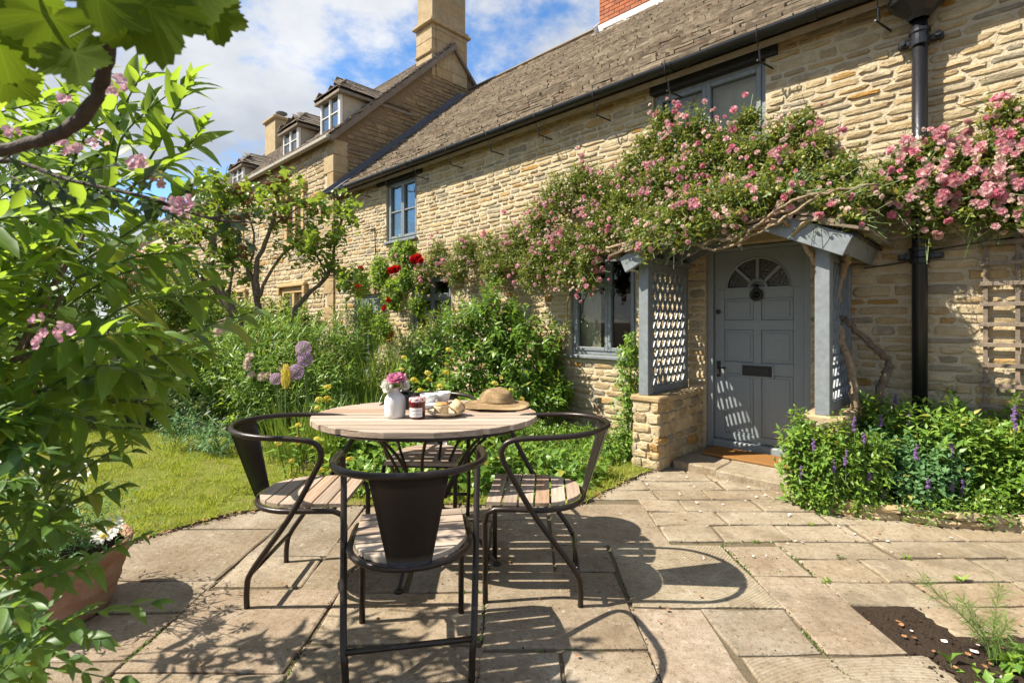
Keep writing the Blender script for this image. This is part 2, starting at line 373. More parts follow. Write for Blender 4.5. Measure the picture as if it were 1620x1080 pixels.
L_RED = leaf_mat('red_maple_leaf', [(0.22, 0.03, 0.018), (0.34, 0.06, 0.025), (0.40, 0.13, 0.05)], 0.35, (0.60, 0.12, 0.05), 0.5)
L_PURP = leaf_mat('purple_leaf', [(0.055, 0.02, 0.02), (0.09, 0.035, 0.028), (0.05, 0.04, 0.02)], 0.2, (0.16, 0.05, 0.04), 0.5)
L_SILV = leaf_mat('pale_green_leaf', [(0.166, 0.273, 0.069), (0.276, 0.390, 0.115), (0.386, 0.468, 0.172)], 0.3, (0.36, 0.46, 0.10), 0.5)
L_FENNEL = leaf_mat('fennel_frond', [(0.13, 0.22, 0.04), (0.18, 0.29, 0.05)], 0.3, (0.35, 0.46, 0.06), 0.5, vein=0)
def petal(name, cols, trans=0.35):
    return leaf_mat(name, cols, trans, tuple(min(1, x * 1.15) for x in cols[-1]), 0.6, 0.2, 0)
F_PINK = petal('pink_rose_petal', [(0.62, 0.12, 0.20), (0.70, 0.27, 0.34), (0.75, 0.42, 0.45), (0.78, 0.58, 0.54), (0.76, 0.50, 0.49), (0.70, 0.30, 0.37)])
F_FADED = petal('faded_rose_petal', [(0.74, 0.50, 0.44), (0.77, 0.62, 0.53), (0.70, 0.52, 0.40), (0.78, 0.66, 0.58)])
F_RED = petal('red_rose_petal', [(0.42, 0.006, 0.008), (0.55, 0.012, 0.012)])
F_WEIG = petal('weigela_petal', [(0.62, 0.20, 0.33), (0.70, 0.34, 0.44), (0.72, 0.46, 0.50)])
F_PALE = petal('pale_rose_petal', [(0.70, 0.52, 0.42), (0.74, 0.62, 0.52)])
F_WHITE = petal('white_petal', [(0.72, 0.70, 0.62), (0.78, 0.76, 0.70)])
F_YEL = petal('yellow_petal', [(0.66, 0.46, 0.03), (0.74, 0.58, 0.07), (0.76, 0.64, 0.16)])
F_LILA = petal('allium_floret', [(0.42, 0.26, 0.48), (0.52, 0.36, 0.54), (0.55, 0.40, 0.50)])
F_PURP = petal('herb_flower', [(0.24, 0.13, 0.36), (0.34, 0.20, 0.44)])
F_PEONY = petal('pink_bouquet_petal', [(0.62, 0.18, 0.36), (0.70, 0.32, 0.46)])
F_BROWN = petal('brown_seed_head', [(0.17, 0.075, 0.025), (0.27, 0.12, 0.04)], 0.15)

VEINED_MATS = set(VEINED_NAMES)
# ------------------------------------------------------------------ mesh helpers
def mk(name, V, flat, counts, mat, smooth=False, luv=None):
    me = bpy.data.meshes.new(name)
    V = np.asarray(V, dtype=np.float32); flat = np.asarray(flat, dtype=np.int32); counts = np.asarray(counts, dtype=np.int32)
    me.vertices.add(len(V)); me.vertices.foreach_set('co', V.ravel())
    me.loops.add(len(flat)); me.loops.foreach_set('vertex_index', flat)
    me.polygons.add(len(counts))
    st = np.zeros(len(counts), dtype=np.int32); st[1:] = np.cumsum(counts)[:-1]
    me.polygons.foreach_set('loop_start', st)
    me.polygons.foreach_set('use_smooth', np.full(len(counts), bool(smooth)))
    me.update(calc_edges=True)
    if luv is not None:
        at = me.attributes.new('leafco', 'FLOAT_VECTOR', 'POINT'); at.data.foreach_set('vector', np.asarray(luv, dtype=np.float32).ravel())
    if mat: me.materials.append(mat)
    return me
def link(name, me, parent=None, mat4=None):
    o = bpy.data.objects.new(name, me); COL.objects.link(o)
    if parent: o.parent = parent
    if mat4 is not None: o.matrix_basis = mat4
    return o
def thing(name, label, cat, M=None, group=None):
    o = bpy.data.objects.new(name, None); o.empty_display_size = 0.1; COL.objects.link(o)
    if M is not None: o.matrix_basis = M if isinstance(M, Matrix) else Matrix.Translation(M)
    o['label'] = label; o['category'] = cat
    if group: o['group'] = group
    return o
def tag(o, label, cat, group=None):
    o['label'] = label; o['category'] = cat
    if group: o['group'] = group
    return o

class MB:
    def __init__(s): s.V = []; s.F = []
    def add(s, V, F):
        k = len(s.V); s.V += [tuple(v) for v in V]; s.F += [tuple(i + k for i in f) for f in F]; return s
    def box(s, x0, x1, y0, y1, z0, z1, M=None, bev=0.0):
        if bev:
            bx = min(bev, (x1 - x0) / 2.5, (y1 - y0) / 2.5, (z1 - z0) / 2.5)
            V = []
            for z, dz in ((z0, bx), (z1, -bx)):
                for x, dx in ((x0, bx), (x1, -bx)):
                    for y, dy in ((y0, bx), (y1, -bx)):
                        V += [(x, y + dy, z + dz), (x + dx, y, z + dz), (x + dx, y + dy, z)]
            def i(zi, xi, yi, k): return (zi * 4 + xi * 2 + yi) * 3 + k
            F = []
            F.append((i(0, 0, 0, 0), i(1, 0, 0, 0), i(1, 0, 1, 0), i(0, 0, 1, 0)))
            F.append((i(0, 1, 0, 0), i(0, 1, 1, 0), i(1, 1, 1, 0), i(1, 1, 0, 0)))
            F.append((i(0, 0, 0, 1), i(0, 1, 0, 1), i(1, 1, 0, 1), i(1, 0, 0, 1)))
            F.append((i(0, 0, 1, 1), i(1, 0, 1, 1), i(1, 1, 1, 1), i(0, 1, 1, 1)))
            F.append((i(0, 0, 0, 2), i(0, 0, 1, 2), i(0, 1, 1, 2), i(0, 1, 0, 2)))
            F.append((i(1, 0, 0, 2), i(1, 1, 0, 2), i(1, 1, 1, 2), i(1, 0, 1, 2)))
            for a in (0, 1):
                for c in (0, 1):
                    F.append((i(a, c, 0, 0), i(a, c, 1, 0), i(a, c, 1, 2), i(a, c, 0, 2)))
                    F.append((i(a, 0, c, 1), i(a, 1, c, 1), i(a, 1, c, 2), i(a, 0, c, 2)))
                    F.append((i(0, a, c, 0), i(1, a, c, 0), i(1, a, c, 1), i(0, a, c, 1)))
                    for e in (0, 1): F.append((i(a, c, e, 0), i(a, c, e, 1), i(a, c, e, 2)))
        else:
            V = [(x, y, z) for z in (z0, z1) for y in (y0, y1) for x in (x0, x1)]
            F = [(0, 2, 3, 1), (4, 5, 7, 6), (0, 1, 5, 4), (2, 6, 7, 3), (0, 4, 6, 2), (1, 3, 7, 5)]
        if M is not None: V = [M @ Vector(v) for v in V]
        return s.add(V, F)
    def bar(s, p, q, w, t, up=(0, 0, 1)):
        p, q = Vector(p), Vector(q); d = (q - p); L = d.length; d.normalize()
        u = Vector(up); x = d.cross(u)
        if x.length < 1e-4: x = d.cross(Vector((1, 0, 0)))
        x.normalize(); z = x.cross(d)
        M = Matrix((x, d, z)).transposed().to_4x4(); M.translation = p
        return s.box(-w / 2, w / 2, 0, L, -t / 2, t / 2, M)
    def tube(s, pts, r, n=8, closed=False, cap=True):
        pts = [Vector(p) for p in pts]; m = len(pts)
        rs = r if isinstance(r, (list, tuple)) else [r] * m
        V = []; F = []; prev = None
        for i, p in enumerate(pts):
            if closed: d = pts[(i + 1) % m] - pts[i - 1]
            else: d = pts[min(i + 1, m - 1)] - pts[max(i - 1, 0)]
            if d.length < 1e-9: d = Vector((0, 0, 1))
            d.normalize()
            if prev is None:
                u = d.cross(Vector((0.13, 0.29, 0.95)));
                if u.length < 0.05: u = d.cross(Vector((1, 0, 0)))
            else: u = prev - d * prev.dot(d)
            u.normalize(); prev = u; w = d.cross(u)
            for k in range(n):
                a = 2 * math.pi * k / n
                V.append(p + (u * math.cos(a) + w * math.sin(a)) * rs[i])
        for i in range(m if closed else m - 1):
            j = (i + 1) % m
            for k in range(n): F.append((i * n + k, i * n + (k + 1) % n, j * n + (k + 1) % n, j * n + k))
        if cap and not closed:
            F.append(tuple(reversed(range(n)))); F.append(tuple(range((m - 1) * n, m * n)))
        return s.add(V, F)
    def lathe(s, prof, c=(0, 0, 0), n=24, sx=1.0, sy=1.0, flute=None):
        V = []; F = []
        for r, z in prof:
            for k in range(n):
                a = 2 * math.pi * k / n
                rr = r * (1 - (flute if (flute and k % 2) else 0))
                V.append((c[0] + rr * math.cos(a) * sx, c[1] + rr * math.sin(a) * sy, c[2] + z))
        for i in range(len(prof) - 1):
            for k in range(n): F.append((i * n + k, i * n + (k + 1) % n, (i + 1) * n + (k + 1) % n, (i + 1) * n + k))
        if prof[0][0] > 1e-4: F.append(tuple(reversed(range(n))))
        if prof[-1][0] > 1e-4: F.append(tuple(range((len(prof) - 1) * n, len(prof) * n)))
        return s.add(V, F)
    def prism(s, poly, z0, z1, M=None):
        n = len(poly)
        V = [(x, y, z0) for x, y in poly] + [(x, y, z1) for x, y in poly]
        F = [tuple(reversed(range(n))), tuple(range(n, 2 * n))] + [(i, (i + 1) % n, n + (i + 1) % n, n + i) for i in range(n)]
        if M is not None: V = [M @ Vector(v) for v in V]
        return s.add(V, F)
    def mesh(s, name, mat, smooth=False):
        return mk(name, s.V, [i for f in s.F for i in f], [len(f) for f in s.F], mat, smooth)
    def build(s, name, mat, parent=None, smooth=False, M=None):
        return link(name, s.mesh(name, mat, smooth), parent, M)
    def tmpl(s): return T_(s.V, s.F)
VEINED = VEINED_MATS
class T_:
    """piece template: arrays, plus one shared mesh per material"""
    def __init__(s, V, F):
        s.V = np.array([tuple(v) for v in V], dtype=np.float64)
        s.flat = np.array([i for f in F for i in f], dtype=np.int32); s.cnt = np.array([len(f) for f in F], dtype=np.int32)
        s.cache = {}
    def mesh(s, name, mat, smooth):
        k = (name, mat.name, smooth)
        if k not in s.cache: s.cache[k] = mk(name, s.V, s.flat, s.cnt, mat, smooth, s.V if mat.name in VEINED else None)
        return s.cache[k]
def smooth_path(pts, k=6):
    """Catmull-Rom through points"""
    P = [Vector(p) for p in pts]; out = []
    for i in range(len(P) - 1):
        a, b_, c, d = P[max(i - 1, 0)], P[i], P[i + 1], P[min(i + 2, len(P) - 1)]
        for j in range(k):
            t = j / k
            out.append(0.5 * ((2 * b_) + (c - a) * t + (2 * a - 5 * b_ + 4 * c - d) * t * t + (3 * b_ - a - 3 * c + d) * t ** 3))
    out.append(P[-1]); return out

def place(tmpls, T, name, mat, parent=None, W4=None, nobj=300, idx=None, smooth=False, stuff=None, labels=None, minpx=9.0):
    """T: (N,4,4) in the parent's frame. The nobj that show largest become objects, the rest ONE stuff part."""
    N = len(T)
    if N == 0: return
    if idx is None: idx = NR.randint(0, len(tmpls), N)
    Wm = np.array(W4 if W4 is not None else Matrix.Identity(4))
    size = np.array([np.ptp(t.V, axis=0).max() for t in tmpls])[idx] * np.abs(np.linalg.norm(T[:, :3, :3], axis=1)).max(1)
    ctr = np.array([t.V.mean(0) for t in tmpls])[idx]
    lc = np.einsum('nij,nj->ni', T[:, :3, :3], ctr) + T[:, :3, 3]
    wc = lc @ Wm[:3, :3].T + Wm[:3, 3]
    Y = np.maximum(wc[:, 1], 0.05)
    px = 810 + FOC * wc[:, 0] / Y; py = 508 - FOC * (wc[:, 2] - EYE) / Y
    sc = FOC * size / Y
    vis = (wc[:, 1] > 0.1) & (px > -40) & (px < 1660) & (py > -40) & (py < 1120)
    sc = np.where(vis, sc, 0)
    order = np.argsort(-sc)
    pick = [i for i in order[:nobj] if sc[i] >= minpx]
    ps = set(int(i) for i in pick)
    for i in pick:
        o = bpy.data.objects.new(name, tmpls[idx[i]].mesh(name, mat, smooth)); COL.objects.link(o)
        if parent: o.parent = parent
        o.matrix_basis = Matrix(T[i].tolist())
    rest = np.array([i for i in range(N) if i not in ps], dtype=np.int64)
    if len(rest):
        Vs, Fs, Cs, Us = [], [], [], []; k = 0; vn_ = mat.name in VEINED
        for t in range(len(tmpls)):
            sel = rest[idx[rest] == t]
            if not len(sel): continue
            tv = tmpls[t]; n = len(tv.V)
            V = np.einsum('nij,vj->nvi', T[sel][:, :3, :3], tv.V) + T[sel][:, None, :3, 3]
            Vs.append(V.reshape(-1, 3)); Fs.append((tv.flat[None] + (np.arange(len(sel)) * n)[:, None] + k).ravel()); Cs.append(np.tile(tv.cnt, len(sel)))
            if vn_: Us.append(np.tile(tv.V, (len(sel), 1)))
            k += n * len(sel)
        o = link(stuff or name, mk(stuff or name, np.concatenate(Vs), np.concatenate(Fs), np.concatenate(Cs), mat, smooth, np.concatenate(Us) if vn_ else None), parent)
        o['kind'] = 'stuff'
def norm(a): return a / np.maximum(np.linalg.norm(a, axis=-1, keepdims=True), 1e-9)
def leafT(pos, d, n, size, org=(0, 0, 0), wid=1.0):
    d = norm(d); x = norm(np.cross(d, n)); z = np.cross(x, d)
    N = len(pos); T = np.zeros((N, 4, 4)); s = np.broadcast_to(size, (N,))[:, None]
    T[:, :3, 0] = x * s * (np.broadcast_to(wid, (N,))[:, None]); T[:, :3, 1] = d * s; T[:, :3, 2] = z * s
    T[:, :3, 3] = pos - np.array(org); T[:, 3, 3] = 1
    return T
def trs(loc, rotm, scale):
    M = Matrix.Translation(loc) @ rotm @ Matrix.Diagonal((*scale, 1)); return np.array(M)

# ------------------------------------------------------------------ leaf and flower templates (base at origin, along +y, face +z)
def leaf_t(w=0.3, curl=0.18, fold=0.25, full=True, peak=0.45):
    if full: ts = [0, 0.18, 0.4, 0.62, 0.82, 1.0]
    else: ts = [0, peak, 1.0]
    V = []; F = []
    def hw(t): return w / 2 * (math.sin(math.pi * (t ** (0.75 if peak < 0.5 else 1.1))) ** 0.85 if 0 < t < 1 else 0)
    mid = []; lf = []; rt = []
    for t in ts:
        z = -curl * t * t + 0.04 * math.sin(t * 3)
        mid.append(len(V)); V.append((0, t, z))
        if 0 < t < 1:
            h = hw(t); lf.append(len(V)); V.append((-h, t - 0.02, z + h * fold)); rt.append(len(V)); V.append((h, t - 0.02, z + h * fold))
    L = [mid[0]] + lf + [mid[-1]]; Rr = [mid[0]] + rt + [mid[-1]]
    for i in range(len(ts) - 1):
        a = [mid[i], mid[i + 1], L[i + 1], L[i]]; F.append(tuple(dict.fromkeys(a)))
        a = [mid[i], Rr[i], Rr[i + 1], mid[i + 1]]; F.append(tuple(dict.fromkeys(a)))
    return T_(V, F)
LF_LONG = [leaf_t(0.32, c, f) for c, f in ((0.10, 0.3), (0.28, 0.45), (0.40, 0.2), (-0.05, 0.5))]
LF_MED = [leaf_t(0.44, c, f, False, 0.42) for c, f in ((0.1, 0.3), (0.3, 0.45), (0.2, 0.1))]
LF_NARROW = [leaf_t(0.17, c, 0.3, False, 0.4) for c in (0.1, 0.35)]
LF_OVAL = [leaf_t(0.58, c, f, False, 0.5) for c, f in ((0.1, 0.25), (0.25, 0.4))]
LF_HEART = [leaf_t(0.72, c, f, True, 0.35) for c, f in ((0.25, 0.35), (0.4, 0.2))]
LF_STRAP = []
for bend in (0.3, 0.8, 1.3):
    V = []; F = []; a = 0.0; y = z = 0.0; n = 6
    for i in range(n + 1):
        t = i / n; h = 0.022 * (1 - t ** 2.2) + 0.0008
        V += [(-h, y, z), (h, y, z)]
        a = bend * t * t; y += math.sin(a) / n; z += math.cos(a) / n
        if i: F.append((2 * i - 2, 2 * i - 1, 2 * i + 1, 2 * i))
    LF_STRAP.append(T_(V, F))          # grows along +z, bending towards +y
def bloom_t(layers, seed):
    """a double flower, facing +z, radius about 0.5"""
    rr = random.Random(seed); V = []; F = []
    for (n, r0, r1, lift, w) in layers:
        ph = rr.random() * 6
        for k in range(n):
            a = ph + 2 * math.pi * k / n + rr.uniform(-0.2, 0.2); ca, sa = math.cos(a), math.sin(a)
            l = lift * rr.uniform(0.75, 1.2); q = r1 * rr.uniform(0.85, 1.12); b_ = len(V)
            pts = [(r0, 0, 0.0), (q * 0.62, -w, l * 0.75), (q * 0.62, w, l * 0.75), (q * 0.95, -w * 0.75, l + 0.03), (q * 0.95, w * 0.75, l + 0.03), (q * 1.03, 0, l - 0.02), (q * 0.6, 0, l * 0.62)]
            for x, y, z in pts: V.append((x * ca - y * sa, x * sa + y * ca, z))
            F += [(b_, b_ + 6, b_ + 1), (b_, b_ + 2, b_ + 6), (b_ + 1, b_ + 6, b_ + 5, b_ + 3), (b_ + 6, b_ + 2, b_ + 4, b_ + 5)]
    return T_(V, F)
ROSE = [bloom_t([(8, 0.03, 0.50, 0.04, 0.15), (8, 0.03, 0.46, 0.16, 0.14), (8, 0.02, 0.38, 0.27, 0.12), (6, 0.01, 0.26, 0.34, 0.10), (4, 0.01, 0.14, 0.38, 0.07)], i) for i in range(5)]
ROSEBUD = [bloom_t([(4, 0.02, 0.3, 0.35, 0.2), (4, 0.02, 0.2, 0.5, 0.14)], i + 40) for i in range(2)]
FIVE = [bloom_t([(5, 0.03, 0.5, 0.16, 0.22)], 70 + i) for i in range(3)]
DAISY = [bloom_t([(15, 0.09, 0.5, 0.03, 0.055)], 90 + i) for i in range(2)]
def ball_t(n, seed, squash=1.0, sz=0.16):
    """globe of florets, radius 0.5"""
    V = []; F = []
    for k in range(n):
        z = 1 - 2 * (k + 0.5) / n; r = math.sqrt(1 - z * z); a = k * 2.39996
        d = Vector((r * math.cos(a), r * math.sin(a), z)); u = d.cross(Vector((0.3, 0.2, 0.9))).normalized(); w = d.cross(u)
        c = d * 0.42; c.z *= squash; b_ = len(V); e = d * 0.5; e.z *= squash
        for j in range(3):
            q = 2 * math.pi * (j / 3) + k
            V.append(e + (u * math.cos(q) + w * math.sin(q)) * sz)
        V.append(c)
        F += [(b_, b_ + 1, b_ + 3), (b_ + 1, b_ + 2, b_ + 3), (b_ + 2, b_, b_ + 3)]
    return T_(V, F)
WHORL = [ball_t(46, 5, 0.72, 0.15), ball_t(40, 6, 0.6, 0.17)]; BALL = ball_t(110, 1, 1.0, 0.10); TUFT = ball_t(34, 2, 0.55, 0.22)

# ------------------------------------------------------------------ plant builders
def rvec(n): return norm(NR.normal(size=(n, 3)))
def blob_pts(blobs, n, inner=0.55, floor=0.02, face=None):
    """points in the shell of a union of ellipsoids. blobs: (centre, radii[, 3x3])"""
    C = np.array([tuple(b_[0]) for b_ in blobs]); Rd = np.array([b_[1] for b_ in blobs], dtype=float)
    Q = np.array([b_[2] if len(b_) > 2 else np.eye(3) for b_ in blobs])
    w = (Rd[:, 0] * Rd[:, 1] * Rd[:, 2]) ** (2 / 3); w = w / w.sum()
    pos = []; out = []; got = 0
    while got < n:
        k = NR.choice(len(blobs), n, p=w); d = rvec(n)
        r = inner + (1 - inner) * NR.rand(n) ** 0.6
        r *= 1 + 0.22 * np.sin(d[:, 0] * 7 + k) * np.sin(d[:, 2] * 6 + 2 * k) + 0.10 * NR.normal(size=n)
        l = d * Rd[k] * r[:, None]
        p = C[k] + np.einsum('nij,nj->ni', Q[k], l)
        o = norm(np.einsum('nij,nj->ni', Q[k], d / Rd[k] * Rd[k].min()))
        keep = p[:, 2] > floor
        for j in range(len(blobs)):
            q = np.einsum('ji,nj->ni', Q[j], p - C[j]) / Rd[j]
            keep &= ~((np.linalg.norm(q, axis=1) < 0.5) & (k != j))
        if face is not None:       # thin out what faces away from the camera
            tc_ = norm(np.array([0, 0, EYE]) - p)
            keep &= (np.einsum('ni,ni->n', o, tc_) > face) | (NR.rand(n) < 0.15)
        pos.append(p[keep]); out.append(o[keep]); got += keep.sum()
    return np.concatenate(pos)[:n], np.concatenate(out)[:n]
def twig_leaves(pos, out, length, nl, size, up=0.35, spread=0.9, droop=0.25, face_up=0.7, jit=0.35):
    n = len(pos)
    d = norm(out * 0.8 + rvec(n) * 0.55 + np.array([0, 0, up]))
    L = length * (0.6 + 0.8 * NR.rand(n))
    u = norm(np.cross(d, rvec(n))); v = np.cross(d, u)
    P = []; D = []; Nn = []; S = []
    for k in range(nl):
        t = (k + 0.5) / nl; a = k * 2.4 + NR.rand(n) * 0.6
        side = u * np.cos(a)[:, None] + v * np.sin(a)[:, None]
        P.append(pos - d * (L * (1 - t))[:, None])
        dd = norm(d * (0.35 + 0.5 * t) + side * spread * (1.1 - 0.55 * t) + np.array([0, 0, -droop]) + rvec(n) * jit * 0.5)
        D.append(dd); Nn.append(norm(out * 0.35 + np.array([0, 0, face_up]) + rvec(n) * jit + side * -0.1))
        S.append(size * (0.65 + 0.6 * NR.rand(n)) * (1.0 - 0.35 * t * t))
    return np.concatenate(P), np.concatenate(D), np.concatenate(Nn), np.concatenate(S), (pos, d, L)
def tw_tubes(mb, tw, r, frac=1.0, ext=1.6):
    pos, d, L = tw
    for i in range(0, len(pos), max(1, int(1 / frac))):
        p = Vector(pos[i]); dd = Vector(d[i]); q = p - dd * (L[i] * ext)
        mb.tube([q, p], [r, r * 0.5], 3, cap=False)
def bush(name, label, cat, base, blobs, ntw, nl, size, tm, mat, length=0.16, nobj=300, up=0.35, stem=M_STEM, stemr=0.0025, face=-0.35, twfrac=0.35, trunks=5, group=None, droop=0.25, spread=0.9, face_up=0.7, leafname='leaf', minpx=9.0, inner=0.55, nolimbs=False):
    base = Vector(base); t = thing(name, label, cat, base, group)
    pos, out = blob_pts(blobs, ntw, inner, 0.02, face)
    P, D, Nn, S, tw = twig_leaves(pos, out, length, nl, size, up, spread, droop, face_up)
    place(tm, leafT(P, D, Nn, S, base), leafname, mat, t, Matrix.Translation(base), nobj, smooth=True, stuff='foliage', minpx=minpx)
    mb = MB(); ps, dd, LL = tw
    tw_tubes(mb, (ps - np.array(base), dd, LL), stemr, twfrac)
    if not nolimbs:
        for k in range(trunks):
            c = Vector(blobs[k % len(blobs)][0]) - base; rr = blobs[k % len(blobs)][1]
            e = c + Vector((R.uniform(-.5, .5) * rr[0], R.uniform(-.5, .5) * rr[1], R.uniform(0, .6) * rr[2]))
            mb.tube(smooth_path([(R.uniform(-.05, .05), R.uniform(-.05, .05), 0), (c.x * 0.5 + R.uniform(-.04, .04), c.y * 0.5, e.z * 0.5), e], 4), [stemr * 3.5] * 5 + [stemr * 2.5] * 4, 5)
    mb.build('stem', stem, t)['kind'] = 'stuff'
    return t
def flowers(t, base, P, D, S, tm, mat, name, nobj=300, minpx=8.0, stuff=None):
    """double flowers facing D"""
    Z = norm(D); X = norm(np.cross(Z, rvec(len(Z)))); Y = np.cross(Z, X)
    T = np.zeros((len(P), 4, 4)); s = np.broadcast_to(S, (len(P),))[:, None]
    T[:, :3, 0] = X * s; T[:, :3, 1] = Y * s; T[:, :3, 2] = Z * s; T[:, :3, 3] = np.array(P) - np.array(base); T[:, 3, 3] = 1
    place(tm, T, name, mat, t, Matrix.Translation(base), nobj, smooth=True, stuff=stuff or (name + '_mass'), minpx=minpx)

# ------------------------------------------------------------------ ground
mb = MB()
gs = 400
mb.add([(-gs, -gs, -0.05), (gs, -gs, -0.05), (gs, gs, -0.05), (-gs, gs, -0.05)], [(0, 1, 2, 3)])
ground = mb.build('ground', M_SOIL); ground['kind'] = 'structure'

# patio: one slab object per flagstone over a bed of dirty jointing
patio = bpy.data.objects.new('patio', None); COL.objects.link(patio); patio['kind'] = 'structure'
mb = MB()
mb.add([(-4.5, -2.5, -0.011), (6, -2.5, -0.011), (6, 4.9, -0.011), (-4.5, 4.9, -0.011)], [(0, 1, 2, 3)])
mb.build('joint_bed', M_JOINT, patio)
def flag(x0, x1, y0, y1, mat, g=0.007, j=0.011, sk=0.0):
    """slab with slightly wandering edges and a worn arris"""
    ring = []
    def edge(ax, ay, bx, by, k):
        for i in range(k):
            t = i / k; ring.append((ax + (bx - ax) * t + R.uniform(-j, j) * 0.5, ay + (by - ay) * t + R.uniform(-j, j) * 0.5))
    x0 += g * R.uniform(0.5, 1.3); x1 -= g * R.uniform(0.5, 1.3); y0 += g * R.uniform(0.5, 1.3); y1 -= g * R.uniform(0.5, 1.3)
    e = [R.uniform(-j, j) for _ in range(4)]
    kx = max(2, int((x1 - x0) / 0.16)); ky = max(2, int((y1 - y0) / 0.16))
    a, b_, c, d = (x0 + e[0], y0 + sk), (x1 + e[1], y0 + e[0] - sk), (x1 + e[2], y1 + e[3] - sk), (x0 + e[3], y1 + e[1] + sk)
    edge(*a, *b_, kx); edge(*b_, *c, ky); edge(*c, *d, kx); edge(*d, *a, ky)
    n = len(ring); cx = sum(p[0] for p in ring) / n; cy = sum(p[1] for p in ring) / n
    zt = R.uniform(-0.003, 0.003); tx, ty = R.uniform(-.004, .004), R.uniform(-.004, .004)
    def zz(x, y): return zt + tx * (x - cx) + ty * (y - cy)
    V = [(x, y, -0.03) for x, y in ring] + [(x, y, zz(x, y) - 0.0025 - R.uniform(0, .003)) for x, y in ring]
    ins = []
    for x, y in ring:
        dx, dy = cx - x, cy - y; L = math.hypot(dx, dy); q = R.uniform(0.005, 0.012)
        ins.append((x + dx / L * q, y + dy / L * q))
    V += [(x, y, zz(x, y)) for x, y in ins]
    F = [(i, (i + 1) % n, n + (i + 1) % n, n + i) for i in range(n)] + [(n + i, n + (i + 1) % n, 2 * n + (i + 1) % n, 2 * n + i) for i in range(n)] + [tuple(range(2 * n, 3 * n))]
    o = MB().add(V, F).build('flagstone', mat, patio)
    return o
SL = [  # x0, x1, y0, y1
    (-3.4, -2.3, 2.2, 3.6), (-2.3, -1.42, 2.44, 3.05), (-2.3, -1.42, 3.05, 3.7), (-2.3, -1.42, 2.17, 2.44), (-2.6, -1.90, 1.55, 2.17), (-1.90, -1.42, 1.86, 2.17), (-1.90, -1.42, 1.2, 1.86),
    (-2.6, -1.9, 0.8, 1.55), (-1.42, -0.80, 1.15, 1.80), (-1.42, -0.80, 1.80, 2.38), (-1.42, -0.99, 2.38, 2.70), (-0.99, -0.5, 2.34, 2.88), (-1.42, -0.99, 2.70, 3.45), (-0.80, -0.46, 1.15, 1.62), (-0.46, -0.12, 1.15, 1.62),
    (-0.80, -0.12, 1.62, 1.96), (-0.80, -0.12, 1.96, 2.34), (-0.5, -0.12, 2.34, 2.88), (-0.99, -0.35, 2.88, 3.5), (-0.35, 0.23, 3.18, 3.5), (-0.35, -0.12, 2.88, 3.18),
    (-0.12, 0.19, 1.15, 1.93), (0.19, 0.52, 1.15, 1.93), (-0.12, 0.52, 1.93, 2.53), (-0.12, 0.22, 2.53, 3.18), (0.22, 0.53, 2.53, 2.83), (0.23, 0.89, 2.83, 3.45),
    (0.83, 1.18, 1.893, 2.21), (1.18, 1.49, 1.893, 2.487), (1.18, 1.49, 2.487, 2.83),
    (-1.6, -0.8, 0.4, 1.15), (-0.8, 0.1, 0.4, 1.15), (0.1, 0.85, 0.4, 1.15)]
for s_ in SL: flag(*s_, M_FLAG)
flag(0.52, 0.83, 1.30, 2.21, M_PINK)
flag(0.53, 1.18, 2.21, 2.83, M_FLAGSAW)
flag(0.84, 1.56, 1.25, 1.893, M_FLAGSAW2)
flag(1.76, 2.75, 2.0, 2.22, M_PATH); flag(2.75, 3.6, 2.0, 2.22, M_PATH)
rows = [2.22, 2.43, 2.67, 2.88, 3.11, 3.33, 3.55, 3.75, 3.96, 4.16, 4.38]
for i in range(len(rows) - 1):
    y0, y1 = rows[i], rows[i + 1]
    x = 1.49 if y0 < 2.8 else 0.89 if y0 < 3.4 else -0.4
    xe = 4.1 - (y0 - 2.2) * 0.75
    first = True
    while x < xe:
        w_ = R.uniform(0.36, 0.66) * (0.6 if first and i % 2 else 1.0); first = False
        flag(x, min(x + w_, xe + 0.2), y0, y1, M_PATH, 0.007, 0.012, R.uniform(-.006, .006)); x += w_

# bare soil where a slab is missing, with litter
def sheet(name, poly, z, mat, sub=0.06, amp=0.012, kind='structure', edge=0.0, rag=0.0):
    """an uneven ground sheet with a ragged rim, clipped to a polygon"""
    P = [Vector((x, y, 0)) for x, y in poly]
    ring = []
    for i in range(len(P)):
        a, b_ = P[i], P[(i + 1) % len(P)]; k = max(1, int((b_ - a).length / sub))
        for q in range(k): ring.append(a.lerp(b_, q / k) + Vector((R.uniform(-rag, rag), R.uniform(-rag, rag), 0)))
    import mathutils.geometry as mg
    pts = [Vector((p.x, p.y)) for p in ring]
    xs = [p.x for p in pts]; ys = [p.y for p in pts]
    def inside(x, y):
        c = False; n = len(pts); j = n - 1
        for i in range(n):
            if (pts[i].y > y) != (pts[j].y > y) and x < (pts[j].x - pts[i].x) * (y - pts[i].y) / (pts[j].y - pts[i].y) + pts[i].x: c = not c
            j = i
        return c
    inner = []
    st = sub * 1.6; x = min(xs)
    while x < max(xs):
        y = min(ys)
        while y < max(ys):
            xx, yy = x + R.uniform(-.3, .3) * st, y + R.uniform(-.3, .3) * st
            if inside(xx, yy): inner.append(Vector((xx, yy)))
            y += st
        x += st
    n = len(pts)
    vs, es, fs, *_ = mg.delaunay_2d_cdt(pts + inner, [(i, (i + 1) % n) for i in range(n)], [], 1, 1e-5)
    V = [(v.x, v.y, z + (R.uniform(-amp, amp) if i >= n else edge)) for i, v in enumerate(vs)]
    mb = MB().add(V, [tuple(f) for f in fs])
    o = mb.build(name, mat, smooth=True); o['kind'] = kind
    return o, inside
